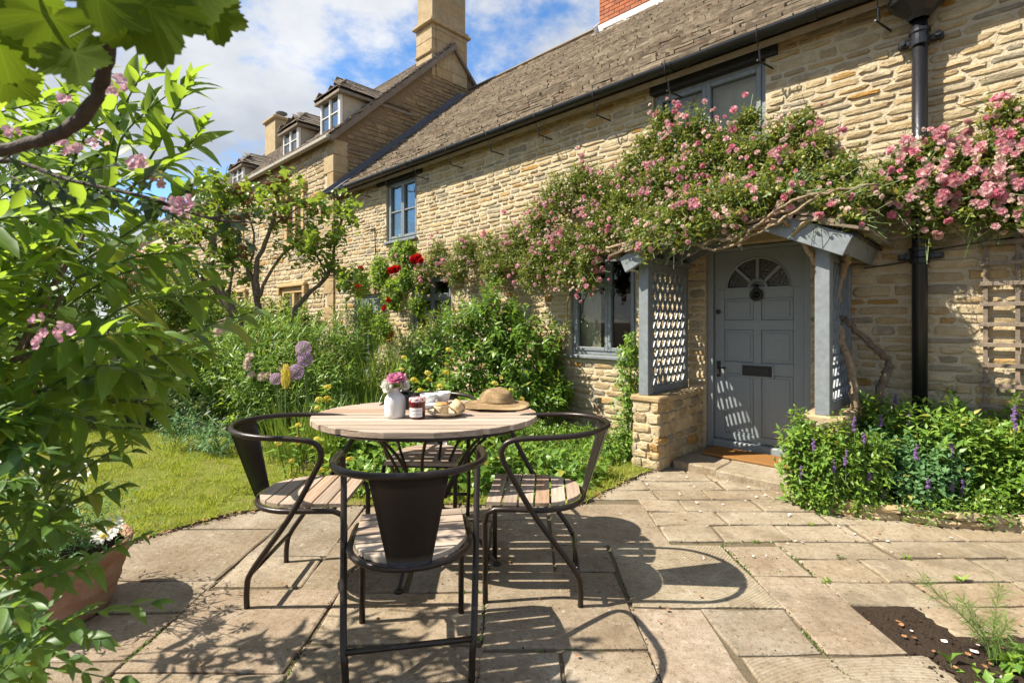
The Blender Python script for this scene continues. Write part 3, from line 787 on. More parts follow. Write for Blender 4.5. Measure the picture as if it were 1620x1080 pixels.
sheet('soil_patch', [(1.565, 1.2), (3.4, 1.2), (3.4, 2.01), (2.4, 2.015), (1.775, 2.012), (1.765, 2.10), (1.76, 2.228), (1.62, 2.225), (1.485, 2.225), (1.485, 1.90), (1.565, 1.89)], 0.002, M_SOIL, 0.022, 0.007, edge=-.004, rag=.014)

# ------------------------------------------------------------------ lawn and beds
def GX(x, y, h=0.0):
    Y = (EYE - h) * FOC / (y - 508); return ((x - 810) / FOC * Y, Y)
m, nt = newmat('turf_ground'); b = NB(nt); p = b.pos()
b.out(b.bsdf(b.ramp(b.noise(5, 6, 0.7, p), [(0.3, (0.13, 0.16, 0.03)), (0.54, (0.20, 0.22, 0.04)), (0.66, (0.24, 0.18, 0.09)), (0.8, (0.16, 0.11, 0.06))]), 0.95, b.bump(b.noise(60, 4, 0.7, p), 1, 0.03), spec=0.05)); M_TURF = m
lawn_poly = [(-6.5, 2.2), (-3.3, 2.25), (-2.45, 2.62), (-2.19, 2.80), (-1.97, 3.10), (-1.80, 3.28), (-1.5, 3.40), (-1.07, 3.43), (-0.6, 3.46), (-0.1, 3.42), (0.43, 3.42), (0.8, 3.85), (1.16, 4.22), (0.95, 4.5), (0.2, 4.9), (-0.4, 4.5), (-1.0, 4.2), (-1.75, 4.3), (-2.3, 5.2), (-2.9, 6.4), (-4.0, 7.2), (-6.5, 7.4)]
lawn, in_lawn = sheet('lawn', lawn_poly, 0.012, M_TURF, 0.09, 0.010, edge=-0.004, rag=0.02)
bed_poly = [(-9, 7.35), (-4.0, 7.1), (-2.9, 6.3), (-2.3, 5.1), (-1.75, 4.2), (-1.0, 4.1), (-0.4, 4.4), (0.2, 4.8), (1.0, 4.45), (1.25, 4.35), (1.6, 4.9), (-3.2, 9.7), (-9, 15)]
sheet('flower_bed', bed_poly, 0.022, M_SOIL, 0.16, 0.02)

# ------------------------------------------------------------------ stone, slate and brick pieces
def stone_t(seed, rough=1.0):
    """one roughly squared walling stone: 1 wide (x), 1 high (z), face towards -y, about 1 deep unit"""
    rr = random.Random(seed); ring = []
    def pt(x, z): ring.append((x + rr.uniform(-.05, .05) * rough, z + rr.uniform(-.12, .10) * rough))
    c = 0.10
    for x, z in ((-.5 + c * .6, -.5), (-.17, -.5), (.2, -.5), (.5 - c * .5, -.48), (.5, -.12), (.5, .25), (.5 - c * .7, .5), (.15, .5), (-.2, .5), (-.5 + c * .5, .48), (-.5, .2), (-.5, -.2)): pt(x, z)
    n = len(ring); tlt = rr.uniform(-.3, .3); tl2 = rr.uniform(-.35, .15)
    V = [(x, 1.0, z) for x, z in ring] + [(x, -0.25, z) for x, z in ring]
    V += [(x * 0.88, -0.8 + tlt * x + tl2 * z + rr.uniform(-.15, .15), z * 0.80) for x, z in ring]
    V.append((rr.uniform(-.1, .1), -1.0 + rr.uniform(-.25, .1), rr.uniform(-.1, .1)))
    F = [(i, (i + 1) % n, n + (i + 1) % n, n + i) for i in range(n)] + [(n + i, n + (i + 1) % n, 2 * n + (i + 1) % n, 2 * n + i) for i in range(n)] + [(2 * n + i, 2 * n + (i + 1) % n, 3 * n) for i in range(n)]
    return T_(V, F)
STONES = [stone_t(i) for i in range(16)]
BLOCKS = [stone_t(50 + i, 0.22) for i in range(6)]
def slate_t(seed):
    """split stone slate: 1 wide (x), 1 long (+y up the slope), thickness 1 (z), ragged lower edge"""
    rr = random.Random(seed); k = 5
    lo = [(-.5 + i / (k - 1) + rr.uniform(-.03, .03), rr.uniform(-.05, .05)) for i in range(k)]
    P = lo + [(.5 + rr.uniform(-.03, .02), 1.0), (-.5 + rr.uniform(-.02, .03), 1.0)]
    n = len(P); V = [(x, y, 0) for x, y in P] + [(x, y + (0.03 if i < k else 0), 1 + rr.uniform(-.15, .15)) for i, (x, y) in enumerate(P)]
    F = [tuple(range(n, 2 * n)), tuple(reversed(range(n)))] + [(i, (i + 1) % n, n + (i + 1) % n, n + i) for i in range(n)]
    return T_(V, F)
SLATES = [slate_t(i) for i in range(10)]

def wall_stones(x0, x1, z0, z1, holes, course=(0.06, 0.125), length=(0.13, 0.42), gap=0.016, wave=0.03, top=None, depth=0.02, left=None, right=None):
    """courses of stones on a plane facing -y; holes are (x0,x1,z0,z1); returns transforms"""
    out = []; z = z0
    ph = R.uniform(0, 6)
    while z < z1 - 0.02:
        ch = min(R.uniform(*course), z1 - z)
        if ch < 0.03: break
        x = x0 - R.uniform(0, 0.2)
        while x < x1:
            w_ = R.uniform(*length) * (0.7 + ch * 4)
            a, b_ = max(x, x0), min(x + w_, x1); x += w_
            zz = z + wave * math.sin(a * 1.1 + ph) * min(1, (z - z0) * 3, (z1 - z) * 3)
            spans = [(a + gap / 2, b_ - gap / 2)]
            for hx0, hx1, hz0, hz1 in holes:
                if hz0 < zz + ch - 0.01 and hz1 > zz + 0.01:
                    ns = []
                    for p, q in spans:
                        if q <= hx0 or p >= hx1: ns.append((p, q))
                        else:
                            if p < hx0: ns.append((p, hx0 - 0.003))
                            if q > hx1: ns.append((hx1 + 0.003, q))
                    spans = ns
            for p, q in spans:
                if q - p < 0.045: continue
                zt = zz + ch - gap / 2; zb = zz + gap / 2
                if top is not None:
                    lim = min(top(p), top(q))
                    if zb > lim - 0.03: continue
                    zt = min(zt, lim)
                if zt - zb < 0.022: continue
                big = R.random()
                T = np.eye(4); T[0, 0] = q - p; T[1, 1] = depth * R.uniform(0.5, 1.25); T[2, 2] = (zt - zb) * R.uniform(0.86, 1.0)
                a2 = R.uniform(-.025, .025); c2, s2 = math.cos(a2), math.sin(a2)
                Rm = np.eye(4); Rm[0, 0] = c2; Rm[0, 2] = s2; Rm[2, 0] = -s2; Rm[2, 2] = c2
                T = Rm @ T; T[0, 3] = (p + q) / 2; T[2, 3] = (zb + zt) / 2
                out.append(T)
        z += ch
    return np.array(out)
def wall_sheet(mb, x0, x1, z0, z1, holes, y=0.0, rev=0.12):
    """flat wall with openings and their reveals"""
    xs = sorted({x0, x1, *[h[0] for h in holes], *[h[1] for h in holes]}); zs = sorted({z0, z1, *[h[2] for h in holes], *[h[3] for h in holes]})
    xs = [v for v in xs if x0 <= v <= x1]; zs = [v for v in zs if z0 <= v <= z1]
    for i in range(len(xs) - 1):
        for j in range(len(zs) - 1):
            cx, cz = (xs[i] + xs[i + 1]) / 2, (zs[j] + zs[j + 1]) / 2
            if any(h[0] < cx < h[1] and h[2] < cz < h[3] for h in holes): continue
            mb.add([(xs[i], y, zs[j]), (xs[i + 1], y, zs[j]), (xs[i + 1], y, zs[j + 1]), (xs[i], y, zs[j + 1])], [(0, 1, 2, 3)])
    for a, b_, c, d in holes:
        mb.add([(a, y, c), (b_, y, c), (b_, y, d), (a, y, d), (a, y + rev, c), (b_, y + rev, c), (b_, y + rev, d), (a, y + rev, d)], [(0, 4, 5, 1), (1, 5, 6, 2), (2, 6, 7, 3), (3, 7, 4, 0)])
def xform(Ts, M): return np.einsum('ij,njk->nik', np.array(M), Ts)

# ------------------------------------------------------------------ the cottage
cottage = thing('cottage', 'honey stone cottage with stone slate roof and grey painted door behind the table', 'house', HOUSE)
S0, S1, EAVE = -7.38, 4.6, 3.74
RIDGE_Y, RIDGE_Z = 3.62, 6.93
OPEN = {'up_left': (-5.58, -4.70, 2.56, 3.58), 'up_right': (-0.60, 0.48, 2.62, 3.56), 'low': (-1.66, -0.79, 0.84, 1.99),
        'low_left': (-4.83, -3.84, 0.84, 1.94), 'far_left': (-6.66, -5.80, 0.25, 1.72), 'door': (-0.06, 0.83, 0.0, 1.945)}
holes = list(OPEN.values())
mb = MB()
wall_sheet(mb, S0, S1, -0.05, EAVE + 0.03, holes, 0.012, 0.14)
mb.add([(S0, 0.012, -.05), (S0, 7.2, -.05), (S0, 7.2, EAVE), (S0, RIDGE_Y, RIDGE_Z - .12), (S0, 0.012, EAVE)], [(0, 1, 2, 3, 4)])
mb.add([(S1, 0.012, -.05), (S1, 7.2, -.05), (S1, 7.2, EAVE), (S1, RIDGE_Y, RIDGE_Z - .12), (S1, 0.012, EAVE)], [(4, 3, 2, 1, 0)])
mb.add([(S0, 7.2, -.05), (S1, 7.2, -.05), (S1, 7.2, EAVE), (S0, 7.2, EAVE)], [(0, 1, 2, 3)])
wall = mb.build('wall', M_MORTAR, cottage)
MB().add([(S0 + .05, 0.9, 0), (S1 - .05, 0.9, 0), (S1 - .05, 0.9, EAVE), (S0 + .05, 0.9, EAVE)], [(0, 1, 2, 3)]).build('interior', M_DARK, cottage)  # dark sheet standing for the unlit rooms behind the windows
lint = [(-5.84, -4.54, 3.57, 3.70), (-0.62, 0.58, 3.55, 3.70), (-0.22, 0.98, 1.945, 2.07), (-1.80, -0.66, 1.99, 2.12), (-4.95, -3.72, 1.94, 2.07), (-6.8, -5.66, 1.72, 1.95)]
Ts = wall_stones(S0, S1, 0.0, EAVE - 0.02, holes + lint, (0.045, 0.112), (0.10, 0.34), 0.020, 0.03, depth=0.014)
Ts[:, 1, 3] = 0.012
place(STONES, Ts, 'stone', M_STONE, wall, HOUSE, 300, stuff='far_stone')
# flat stone lintels and timber lintels
for i, (a, b_, c, d) in enumerate(lint):
    if i < 2: MB().box(a, b_, -0.03, 0.13, c, d, bev=0.006).build('timber_lintel', M_TIMBER, cottage)
    else: MB().box(a, b_, -0.012, 0.13, c + 0.003, d, bev=0.01).build('stone_lintel', M_ASHLAR, cottage)

# roof: every slate a piece
roofM = HOUSE
sl = math.hypot(RIDGE_Y + 0.16, RIDGE_Z - (EAVE - 0.12)); sa = math.atan2(RIDGE_Z - (EAVE - 0.12), RIDGE_Y + 0.16)
def roof_slates(x0, x1, L, ex0, ex1, wr, cut=None, thick=0.022, over=1.9):
    out = []; v = 0.0; i = 0
    while v < L - 0.03:
        ex = ex0 + (ex1 - ex0) * v / L
        x = x0 - R.uniform(0, 0.15)
        while x < x1:
            w_ = R.uniform(*wr) * (0.7 + 0.6 * ex / ex0)
            a, b_ = max(x, x0), min(x + w_, x1); x += w_
            if b_ - a < 0.05: continue
            if cut and cut((a + b_) / 2, v): continue
            T = np.eye(4); T[0, 0] = (b_ - a) * 0.985; T[1, 1] = min(ex * over, L - v + 0.02); T[2, 2] = thick * R.uniform(0.75, 1.35)
            yaw = R.uniform(-.03, .03); lift = -thick * 1.25 / (ex * 1.0) * R.uniform(0.85, 1.2)
            Rm = np.array(Matrix.Rotation(yaw, 4, 'Z') @ Matrix.Rotation(lift, 4, 'X'))
            T = Rm @ T; T[0, 3] = (a + b_) / 2; T[1, 3] = v + R.uniform(-.012, .012); T[2, 3] = 0.034 + R.uniform(0, .006)
            out.append(T)
        v += ex * R.uniform(0.93, 1.07)
    return np.array(out)
def slope_M(y0, z0, ang): return Matrix.Translation((0, y0, z0)) @ Matrix.Rotation(ang, 4, 'X')
RM = slope_M(-0.16, EAVE - 0.12, sa)
mb = MB(); mb.box(S0, S1 + .1, 0, sl, -0.05, 0.004, RM)
mb.box(S0, S1 + .1, 0, sl + .1, -0.05, 0.004, Matrix.Translation((0, 2 * RIDGE_Y, 0)) @ Matrix.Diagonal((1, -1, 1, 1)) @ RM)
roof = mb.build('roof', M_SLATE, cottage)
def cut_front(s, v): return False
Ts = roof_slates(S0, S1, sl, 0.165, 0.09, (0.13, 0.36), thick=.029)
place(SLATES, xform(Ts, RM), 'slate', M_SLATE, roof, HOUSE, 300, stuff='far_slate', minpx=6)
mb = MB()
x = S0
while x < S1:
    mb.prism([(-0.16, -0.10), (0.0, 0.02), (0.16, -0.10), (0.13, -0.13), (0, -0.03), (-0.13, -0.13)], x, x + 0.44, Matrix.Translation((0, RIDGE_Y, RIDGE_Z + 0.09)) @ Matrix(((0, 0, 1, 0), (1, 0, 0, 0), (0, 1, 0, 0), (0, 0, 0, 1)))); x += 0.45
mb.build('ridge_tile', M_SLATE, cottage)
# lead flashing up the neighbour's gable
mb = MB(); mb.box(S0 - 0.02, S0 + 0.16, -0.02, sl - .45, 0.055, 0.075, RM, bev=0.004); mb.box(S0 - 0.02, S0 + 0.012, -0.02, sl - .45, 0.06, 0.15, RM)
mb.build('lead_flashing', M_LEAD, cottage)
# gutter, its hooks, downpipe and hopper
mb = MB(); n = 10; pr = []
for k in range(n + 1):
    a = math.pi + math.pi * k / n; pr.append((0.062 * math.cos(a), 0.062 * math.sin(a)))
for k in range(n, -1, -1):
    a = math.pi + math.pi * k / n; pr.append((0.052 * math.cos(a), 0.052 * math.sin(a)))
V = [(S0 - 0.02, -0.215 + y, EAVE - 0.055 + z) for y, z in pr] + [(S1, -0.215 + y, EAVE - 0.055 + z) for y, z in pr]; q = len(pr)
mb.add(V, [(i, (i + 1) % q, q + (i + 1) % q, q + i) for i in range(q)] + [tuple(range(q))])
for s_ in (-4.6, -2.5, -0.3, 0.9, 2.9):
    V2 = []
    for xx in (s_ - .03, s_ + .03): V2 += [(xx, -0.215 + y * 1.1, EAVE - 0.055 + z * 1.1) for y, z in pr]
    mb.add(V2, [(i, (i + 1) % q, q + (i + 1) % q, q + i) for i in range(q)] + [tuple(range(q)), tuple(range(q, 2 * q))])
gutter = mb.build('gutter', M_BLACKPL, cottage)
for s_ in np.arange(S0 + 0.5, 4.0, 0.82):
    h = MB(); z = EAVE - 0.12
    h.tube(smooth_path([(s_, -0.285, z + .10), (s_, -0.29, z), (s_, -0.255, z - 0.06), (s_, -0.22, z - 0.085), (s_, -0.20, z - 0.06)], 3), 0.004, 5)
    h.tube([(s_, -0.215, z - 0.08), (s_, -0.19, z - 0.17)], 0.008, 5); h.tube([(s_ - .02, -0.20, z - 0.16), (s_ + 0.05, -0.015, z - 0.19)], 0.008, 6)
    h.build('gutter_hook', M_IRON, gutter)
MB().box(S0, S1, -0.10, 0.0, EAVE - 0.05, EAVE - 0.02).build('eaves_board', M_TIMBER, cottage)
dp = MB(); sx, yo = 1.545, -0.085
dp.lathe([(0.046, 0.3), (0.046, 3.42)], (sx, yo, 0), 16)
downpipe = dp.build('downpipe', M_BLACKPL, cottage, smooth=True)
for z in (1.72, 3.28):
    c = MB(); c.lathe([(0.047, -.06), (0.060, -.055), (0.062, -.02), (0.054, -.01), (0.054, .03), (0.064, .035), (0.064, .055), (0.047, .06)], (sx, yo, z), 16)
    c.box(sx - 0.13, sx + 0.13, -0.045, -0.004, z - .02, z + .02, bev=0.004)
    c.tube([(sx - .10, -0.09, z), (sx - .10, -.02, z)], 0.018, 8); c.tube([(sx + .10, -0.09, z), (sx + .10, -.02, z)], 0.018, 8)
    c.build('pipe_collar', M_BLACKPL, downpipe)
MB().lathe([(0.047, -.02), (0.053, 0), (0.047, .02)], (sx, yo, 2.55), 16).build('pipe_joint', M_BLACKPL, downpipe)
c = MB()
def oct_(r, z): return [(sx + r * 1.15 * math.cos(math.pi / 8 + k * math.pi / 4), yo - 0.03 + r * math.sin(math.pi / 8 + k * math.pi / 4), z) for k in range(8)]
lv = [(0.052, 3.40), (0.075, 3.44), (0.155, 3.53), (0.165, 3.535), (0.165, 3.56), (0.150, 3.565), (0.150, 3.72), (0.168, 3.725), (0.168, 3.76), (0.14, 3.76), (0.13, 3.70)]
V = [p for r, z in lv for p in oct_(r, z)]
c.add(V, [(i * 8 + k, i * 8 + (k + 1) % 8, i * 8 + 8 + (k + 1) % 8, i * 8 + 8 + k) for i in range(len(lv) - 1) for k in range(8)])
c.build('hopper_head', M_BLACKPL, downpipe)
# brick chimney on the ridge
cs0, cs1 = -3.50, -2.15
mb = MB(); mb.box(cs0 + .012, cs1 - .012, RIDGE_Y - 0.28 + .012, RIDGE_Y + 0.4, RIDGE_Z - 1.0, RIDGE_Z + 1.6)
chim = mb.build('chimney', M_MORTAR, cottage)
bt = MB().box(-.5, .5, -.5, .5, -.5, .5, bev=0.05).tmpl()
Tb = []; z = RIDGE_Z - 0.35; r_ = 0
while z < RIDGE_Z + 1.6:
    x = cs0 - (0.11 if r_ % 2 else 0)
    while x < cs1:
        a, e = max(x, cs0), min(x + 0.215, cs1)
        if e - a > 0.04:
            T = np.eye(4); T[0, 0] = e - a; T[1, 1] = 0.10; T[2, 2] = 0.065; T[:3, 3] = ((a + e) / 2, RIDGE_Y - 0.23 + R.uniform(-.003, .003), z + .035); Tb.append(T)
        x += 0.225
    y = RIDGE_Y - 0.28 + (0.11 if r_ % 2 else 0)
    while y < RIDGE_Y + 0.3:
        T = np.eye(4); T[0, 0] = 0.10; T[1, 1] = 0.215; T[2, 2] = 0.065; T[:3, 3] = (cs0 + .05 + R.uniform(-.003, .003), y + .16, z + .035); Tb.append(T); y += 0.225
    z += 0.075; r_ += 1
place([bt], np.array(Tb), 'brick', M_BRICK, chim, HOUSE, 300, stuff='far_brick', minpx=6)
mb = MB(); yb = RIDGE_Y - 0.30; zb = RIDGE_Z - 0.30 * math.tan(sa)
mb.box(cs0 - .04, cs1 + .04, yb - 0.03, yb + .0, zb - 0.05, zb + 0.16); mb.box(cs0 - .14, cs1 + .14, -0.17, 0.02, 0.0, 0.012, Matrix.Translation((0, yb, zb + 0.05)) @ Matrix.Rotation(sa, 4, 'X'))
mb.box(cs0 - .04, cs0 - .015, -0.05, 0.75, 0.02, 0.16, Matrix.Translation((0, yb, zb)) @ Matrix.Rotation(sa, 4, 'X'))
mb.build('chimney_flashing', simple('white_mortar_flaunching', (0.55, 0.53, 0.50), 0.7, var=0.2), cottage)

# windows
def window(parent, x0, x1, z0, z1, lights, mat=M_GREY, y=0.05, fr=0.045, sill=True, glass=M_GLASS, name='window', k=0.042):
    """lights: (fx0, fx1, [bar heights as fractions], transom fraction or None)"""
    f = MB(); d = 0.06
    f.box(x0, x0 + fr, y, y + d, z0, z1, bev=0.004); f.box(x1 - fr, x1, y, y + d, z0, z1, bev=0.004)
    f.box(x0 + fr, x1 - fr, y + .002, y + d, z1 - fr, z1, bev=0.004); f.box(x0 + fr, x1 - fr, y + .002, y + d, z0, z0 + fr, bev=0.004)
    w = f.build(name, mat, parent)
    for (a, e, bars, tr) in lights:
        xa, xb = x0 + fr + (x1 - x0 - 2 * fr) * a, x0 + fr + (x1 - x0 - 2 * fr) * e
        parts = [(z0 + fr, z1 - fr)] if tr is None else [(z0 + fr, z0 + (z1 - z0) * tr - 0.012), (z0 + (z1 - z0) * tr + 0.012, z1 - fr)]
        for pi, (za, zb) in enumerate(parts):
            c = MB()
            c.box(xa, xa + k, y - .012, y + d - .01, za, zb, bev=0.005); c.box(xb - k, xb, y - .012, y + d - .01, za, zb, bev=0.005)
            c.box(xa + k, xb - k, y - .010, y + d - .01, zb - k, zb, bev=0.005); c.box(xa + k, xb - k, y - .010, y + d - .01, za, za + k, bev=0.005)
            for bz in (bars if pi == 0 else []):
                zz = za + (zb - za) * bz; c.box(xa + k, xb - k, y - .004, y + d - .02, zz - .26 * k, zz + .26 * k)
            c.build('casement', mat, w)
            cuts = [za + k] + [za + (zb - za) * bz for bz in (bars if pi == 0 else [])] + [zb - k]
            for q in range(len(cuts) - 1):
                MB().box(xa + k - .004, xb - k + .004, y + 0.022, y + 0.027, cuts[q] + (.009 if q else -.004), cuts[q + 1] - (.009 if q < len(cuts) - 2 else -.004)).build('pane', glass, w)
        if tr is not None:
            zt = z0 + (z1 - z0) * tr; t_ = MB(); t_.box(xa, xb, y - .016, y + d - .012, zt - .022, zt + .022, bev=0.004); t_.build('transom', mat, w)
    if sill:
        MB().box(x0 - .03, x1 + .03, -0.045, y + d - .005, z0 - .04, z0 - .002, bev=0.006).build('sill', mat, w)
    return w
O = OPEN['up_left']; window(cottage, O[0] + .02, O[1] - .0, O[2] + .03, O[3], [(0, .5, [.5], None), (.5, 1, [.5], None)])
O = OPEN['up_right']; window(cottage, O[0] + .0, O[1] - .0, O[2] + .03, O[3], [(0, .5, [.42], None), (.5, 1, [.42], None)])
O = OPEN['low']; window(cottage, O[0] + .0, O[1] - .0, O[2] + .03, O[3], [(0, .58, [], .72), (.58, 1, [], None)])
O = OPEN['low_left']; window(cottage, O[0] + .0, O[1] - .0, O[2] + .03, O[3], [(0, .5, [], .70), (.5, 1, [], .70)])
O = OPEN['far_left']; window(cottage, O[0] + .0, O[1] - .0, O[2] + .03, O[3], [(0, .5, [.6], None), (.5, 1, [.6], None)])
for (a, e, z0, z1) in ((-1.62, -1.33, .86, 1.9), (-0.60, 0.50, 2.6, 3.6), (-5.58, -5.3, 2.56, 3.6), (-4.9, -4.68, 2.56, 3.6)):
    mb = MB(); k = max(6, int((e - a) / 0.035)); V = []
    for i in range(k + 1):
        xx = a + (e - a) * i / k; yy = 0.17 + 0.012 * math.sin(i * 2.1)
        V += [(xx, yy, z0), (xx, yy, z1)]
    mb.add(V, [(2 * i, 2 * i + 2, 2 * i + 3, 2 * i + 1) for i in range(k)]); mb.build('curtain', M_CURT, cottage, smooth=True)

# front door
L0, L1, D0, D1 = 0.0, 0.765, 0.145, 1.90
mb = MB(); yd = 0.10
mb.box(-0.055, L0 - .004, 0.06, 0.16, 0.06, D1 + .035, bev=0.004); mb.box(L1 + .004, 0.825, 0.06, 0.16, 0.06, D1 + .035, bev=0.004); mb.box(L0 - .004, L1 + .004, 0.062, 0.16, D1 + .004, D1 + .035, bev=0.004)
mb.box(L0 - .004, L1 + .004, 0.03, 0.16, 0.065, D0 - .004, bev=0.012)
mb.build('door_frame', M_DOOR, cottage)
door = MB(); fx = lambda t: L0 + (L1 - L0) * t; fz = lambda t: D1 - (D1 - D0) * t
cxd, czd, rad_ = fx(.5), fz(.20), 0.275
rows_ = [(.25, .365), (.415, .585), (.645, .965)]; cols_ = [(.115, .455), (.545, .885)]
door.box(L0, L1, yd + 0.016, yd + 0.045, D0, czd - .005)
xs = [0, .115, .455, .545, .885, 1]
def dbox(a, e, za, zb, y0=0.0): door.box(fx(a), fx(e), yd + y0, yd + 0.0155, fz(zb), fz(za), bev=0.003)
dbox(0, .115, .2, 1); dbox(.885, 1, .2, 1); dbox(.455, .545, .25, .965, .0006)
for za, zb in ((.2, .25), (.365, .415), (.585, .645), (.965, 1)): dbox(.115, .885, za, zb, .0003)
# top of the leaf with the arched light cut out
arc = [(cxd + rad_ * math.cos(math.pi * k / 24), czd + rad_ * math.sin(math.pi * k / 24)) for k in range(25)]
outl = [(L1, czd)] + [(L1, D1)] + [(L0, D1)] + [(L0, czd)]
def rim(k):
    a = math.pi * k / 24; dx, dz = math.cos(a), math.sin(a)
    t = min((L1 - cxd) / dx if dx > 1e-6 else 9, (L0 - cxd) / dx if dx < -1e-6 else 9, (D1 - czd) / dz if dz > 1e-6 else 9)
    return (cxd + dx * t, czd + dz * t)
V = []; F = []
for k in range(25):
    o_ = rim(k); i_ = arc[k]
    V += [(i_[0], yd, i_[1]), (o_[0], yd, o_[1]), (i_[0], yd + .045, i_[1])]
for k in range(24): F += [(3 * k, 3 * k + 1, 3 * k + 4, 3 * k + 3), (3 * k, 3 * k + 3, 3 * k + 5, 3 * k + 2)]
door.add(V, F)
for (ca, sa_) in (((L1), 1), ((L0), -1)):
    pass
door.add([(L0, yd, D1), (L1, yd, D1), (rim(9)[0], yd, rim(9)[1]), (rim(15)[0], yd, rim(15)[1])], [])
kr = [k for k in range(24) if abs(rim(k)[0] - L1) < 1e-5 and abs(rim(k + 1)[1] - D1) < 1e-5]
for k in kr: door.add([(rim(k)[0], yd, rim(k)[1]), (L1, yd, D1), (rim(k + 1)[0], yd, rim(k + 1)[1])], [(0, 1, 2)])
kr = [k for k in range(24) if abs(rim(k)[1] - D1) < 1e-5 and abs(rim(k + 1)[0] - L0) < 1e-5]
for k in kr: door.add([(rim(k)[0], yd, rim(k)[1]), (L0, yd, D1), (rim(k + 1)[0], yd, rim(k + 1)[1])], [(0, 1, 2)])
door.box(L0, L1, yd + .0451, yd + .05, D0, D1)
door_o = door.build('door', M_DOOR, cottage)
for za, zb in rows_:
    for a, e in cols_:
        m_ = 0.028; mb = MB()
        mb.box(fx(a) + .004, fx(e) - .004, yd + .010, yd + .0155, fz(zb) + .004, fz(za) - .004, bev=0.003)
        mb.box(fx(a) + m_, fx(e) - m_, yd + .003, yd + .0099, fz(zb) + m_, fz(za) - m_, bev=0.006); mb.build('door_panel', M_DOOR, door_o)
for k in range(4):
    a0, a1 = math.pi * k / 4, math.pi * (k + 1) / 4
    pts = [(cxd + r * math.cos(a0 + (a1 - a0) * q / 6), czd + r * math.sin(a0 + (a1 - a0) * q / 6)) for r, qs in ((0.07, range(7)), (rad_ + .004, range(6, -1, -1))) for q in qs]
    MB().add([(x, yd + .025, z) for x, z in pts], [tuple(range(len(pts)))]).build('fanlight_pane', M_PATGLASS, door_o)
mb = MB()
for k in (1, 2, 3):
    a = math.pi * k / 4; mb.bar((cxd + .06 * math.cos(a), yd + .012, czd + .06 * math.sin(a)), (cxd + (rad_ + .003) * math.cos(a), yd + .012, czd + (rad_ + .003) * math.sin(a)), 0.026, 0.022, (0, 1, 0))
mb.tube([(x, yd + .004, z) for x, z in arc], 0.011, 6)
mb.tube([(cxd + .075 * math.cos(math.pi * k / 12), yd + .004, czd + .075 * math.sin(math.pi * k / 12)) for k in range(13)], 0.016, 6)
mb.box(cxd - rad_ - .01, cxd + rad_ + .01, yd - .006, yd + .02, czd - .012, czd + .012, bev=.004)
mb.build('fanlight_bar', M_DOOR, door_o)
kz = fz(.235)
mb = MB(); mb.tube([(cxd + .043 * math.cos(2 * math.pi * k / 20), yd - .03, kz + .043 * math.sin(2 * math.pi * k / 20)) for k in range(20)], [0.015 if k not in (4, 5, 6) else 0.018 for k in range(20)], 8, True)
mb.tube([(cxd, yd - .0, kz + .085), (cxd, yd - .03, kz + .08), (cxd, yd - .035, kz + .05)], 0.016, 8)
mb.tube([(cxd, yd - .002, kz), (cxd, yd - .02, kz)], 0.024, 12); mb.build('door_knocker', M_IRON, door_o, smooth=True)
MB().lathe([(0.0, 0), (0.022, 0), (0.022, .014), (0.012, .02), (0, .02)], (0, 0, 0), 16).build('door_lock', M_IRON, door_o, M=Matrix.Translation((fx(.045), yd, fz(.32))) @ Matrix.Rotation(rad(90), 4, 'X'))
mb = MB(); mb.box(fx(.025), fx(.025) + .036, yd - .008, yd, fz(.67), fz(.585), bev=.004); mb.tube([(fx(.025) + .018, yd - .008, fz(.62)), (fx(.025) + .018, yd - .045, fz(.62)), (fx(.025) + .10, yd - .048, fz(.618))], 0.009, 8); mb.build('door_handle', M_IRON, door_o)
mb = MB(); lx0, lx1, lz0, lz1 = fx(.315), fx(.685), fz(.662), fz(.59)
mb.box(lx0, lx1, yd - .010, yd - .001, lz0, lz1, bev=.003); mb.build('letterbox_surround', M_DOOR, door_o)
mb = MB(); mb.box(lx0 + .016, lx1 - .016, yd - .018, yd - .0105, lz0 + .016, lz1 - .016, bev=.002); mb.box(lx0 + .03, lx1 - .03, yd - .024, yd - .0185, lz0 + .035, lz1 - .035, bev=.003); mb.build('letterbox', M_IRON, door_o)
# cable clipped along the wall
mb = MB(); mb.tube(smooth_path([(1.2, -.015, 1.66), (1.45, -.02, 1.685), (1.5, -.02, 1.72), (1.62, -.02, 1.76), (2.4, -.015, 1.83), (4, -.015, 1.9)], 4), 0.006, 5)
mb.build('wall_cable', M_IRON, cottage); mb = MB(); mb.tube([(-6.2, -.015, 2.86), (-5.9, -.015, 2.88), (-5.88, -.015, 2.4)], 0.009, 5)
mb.build('wall_cable', M_IRON, cottage)

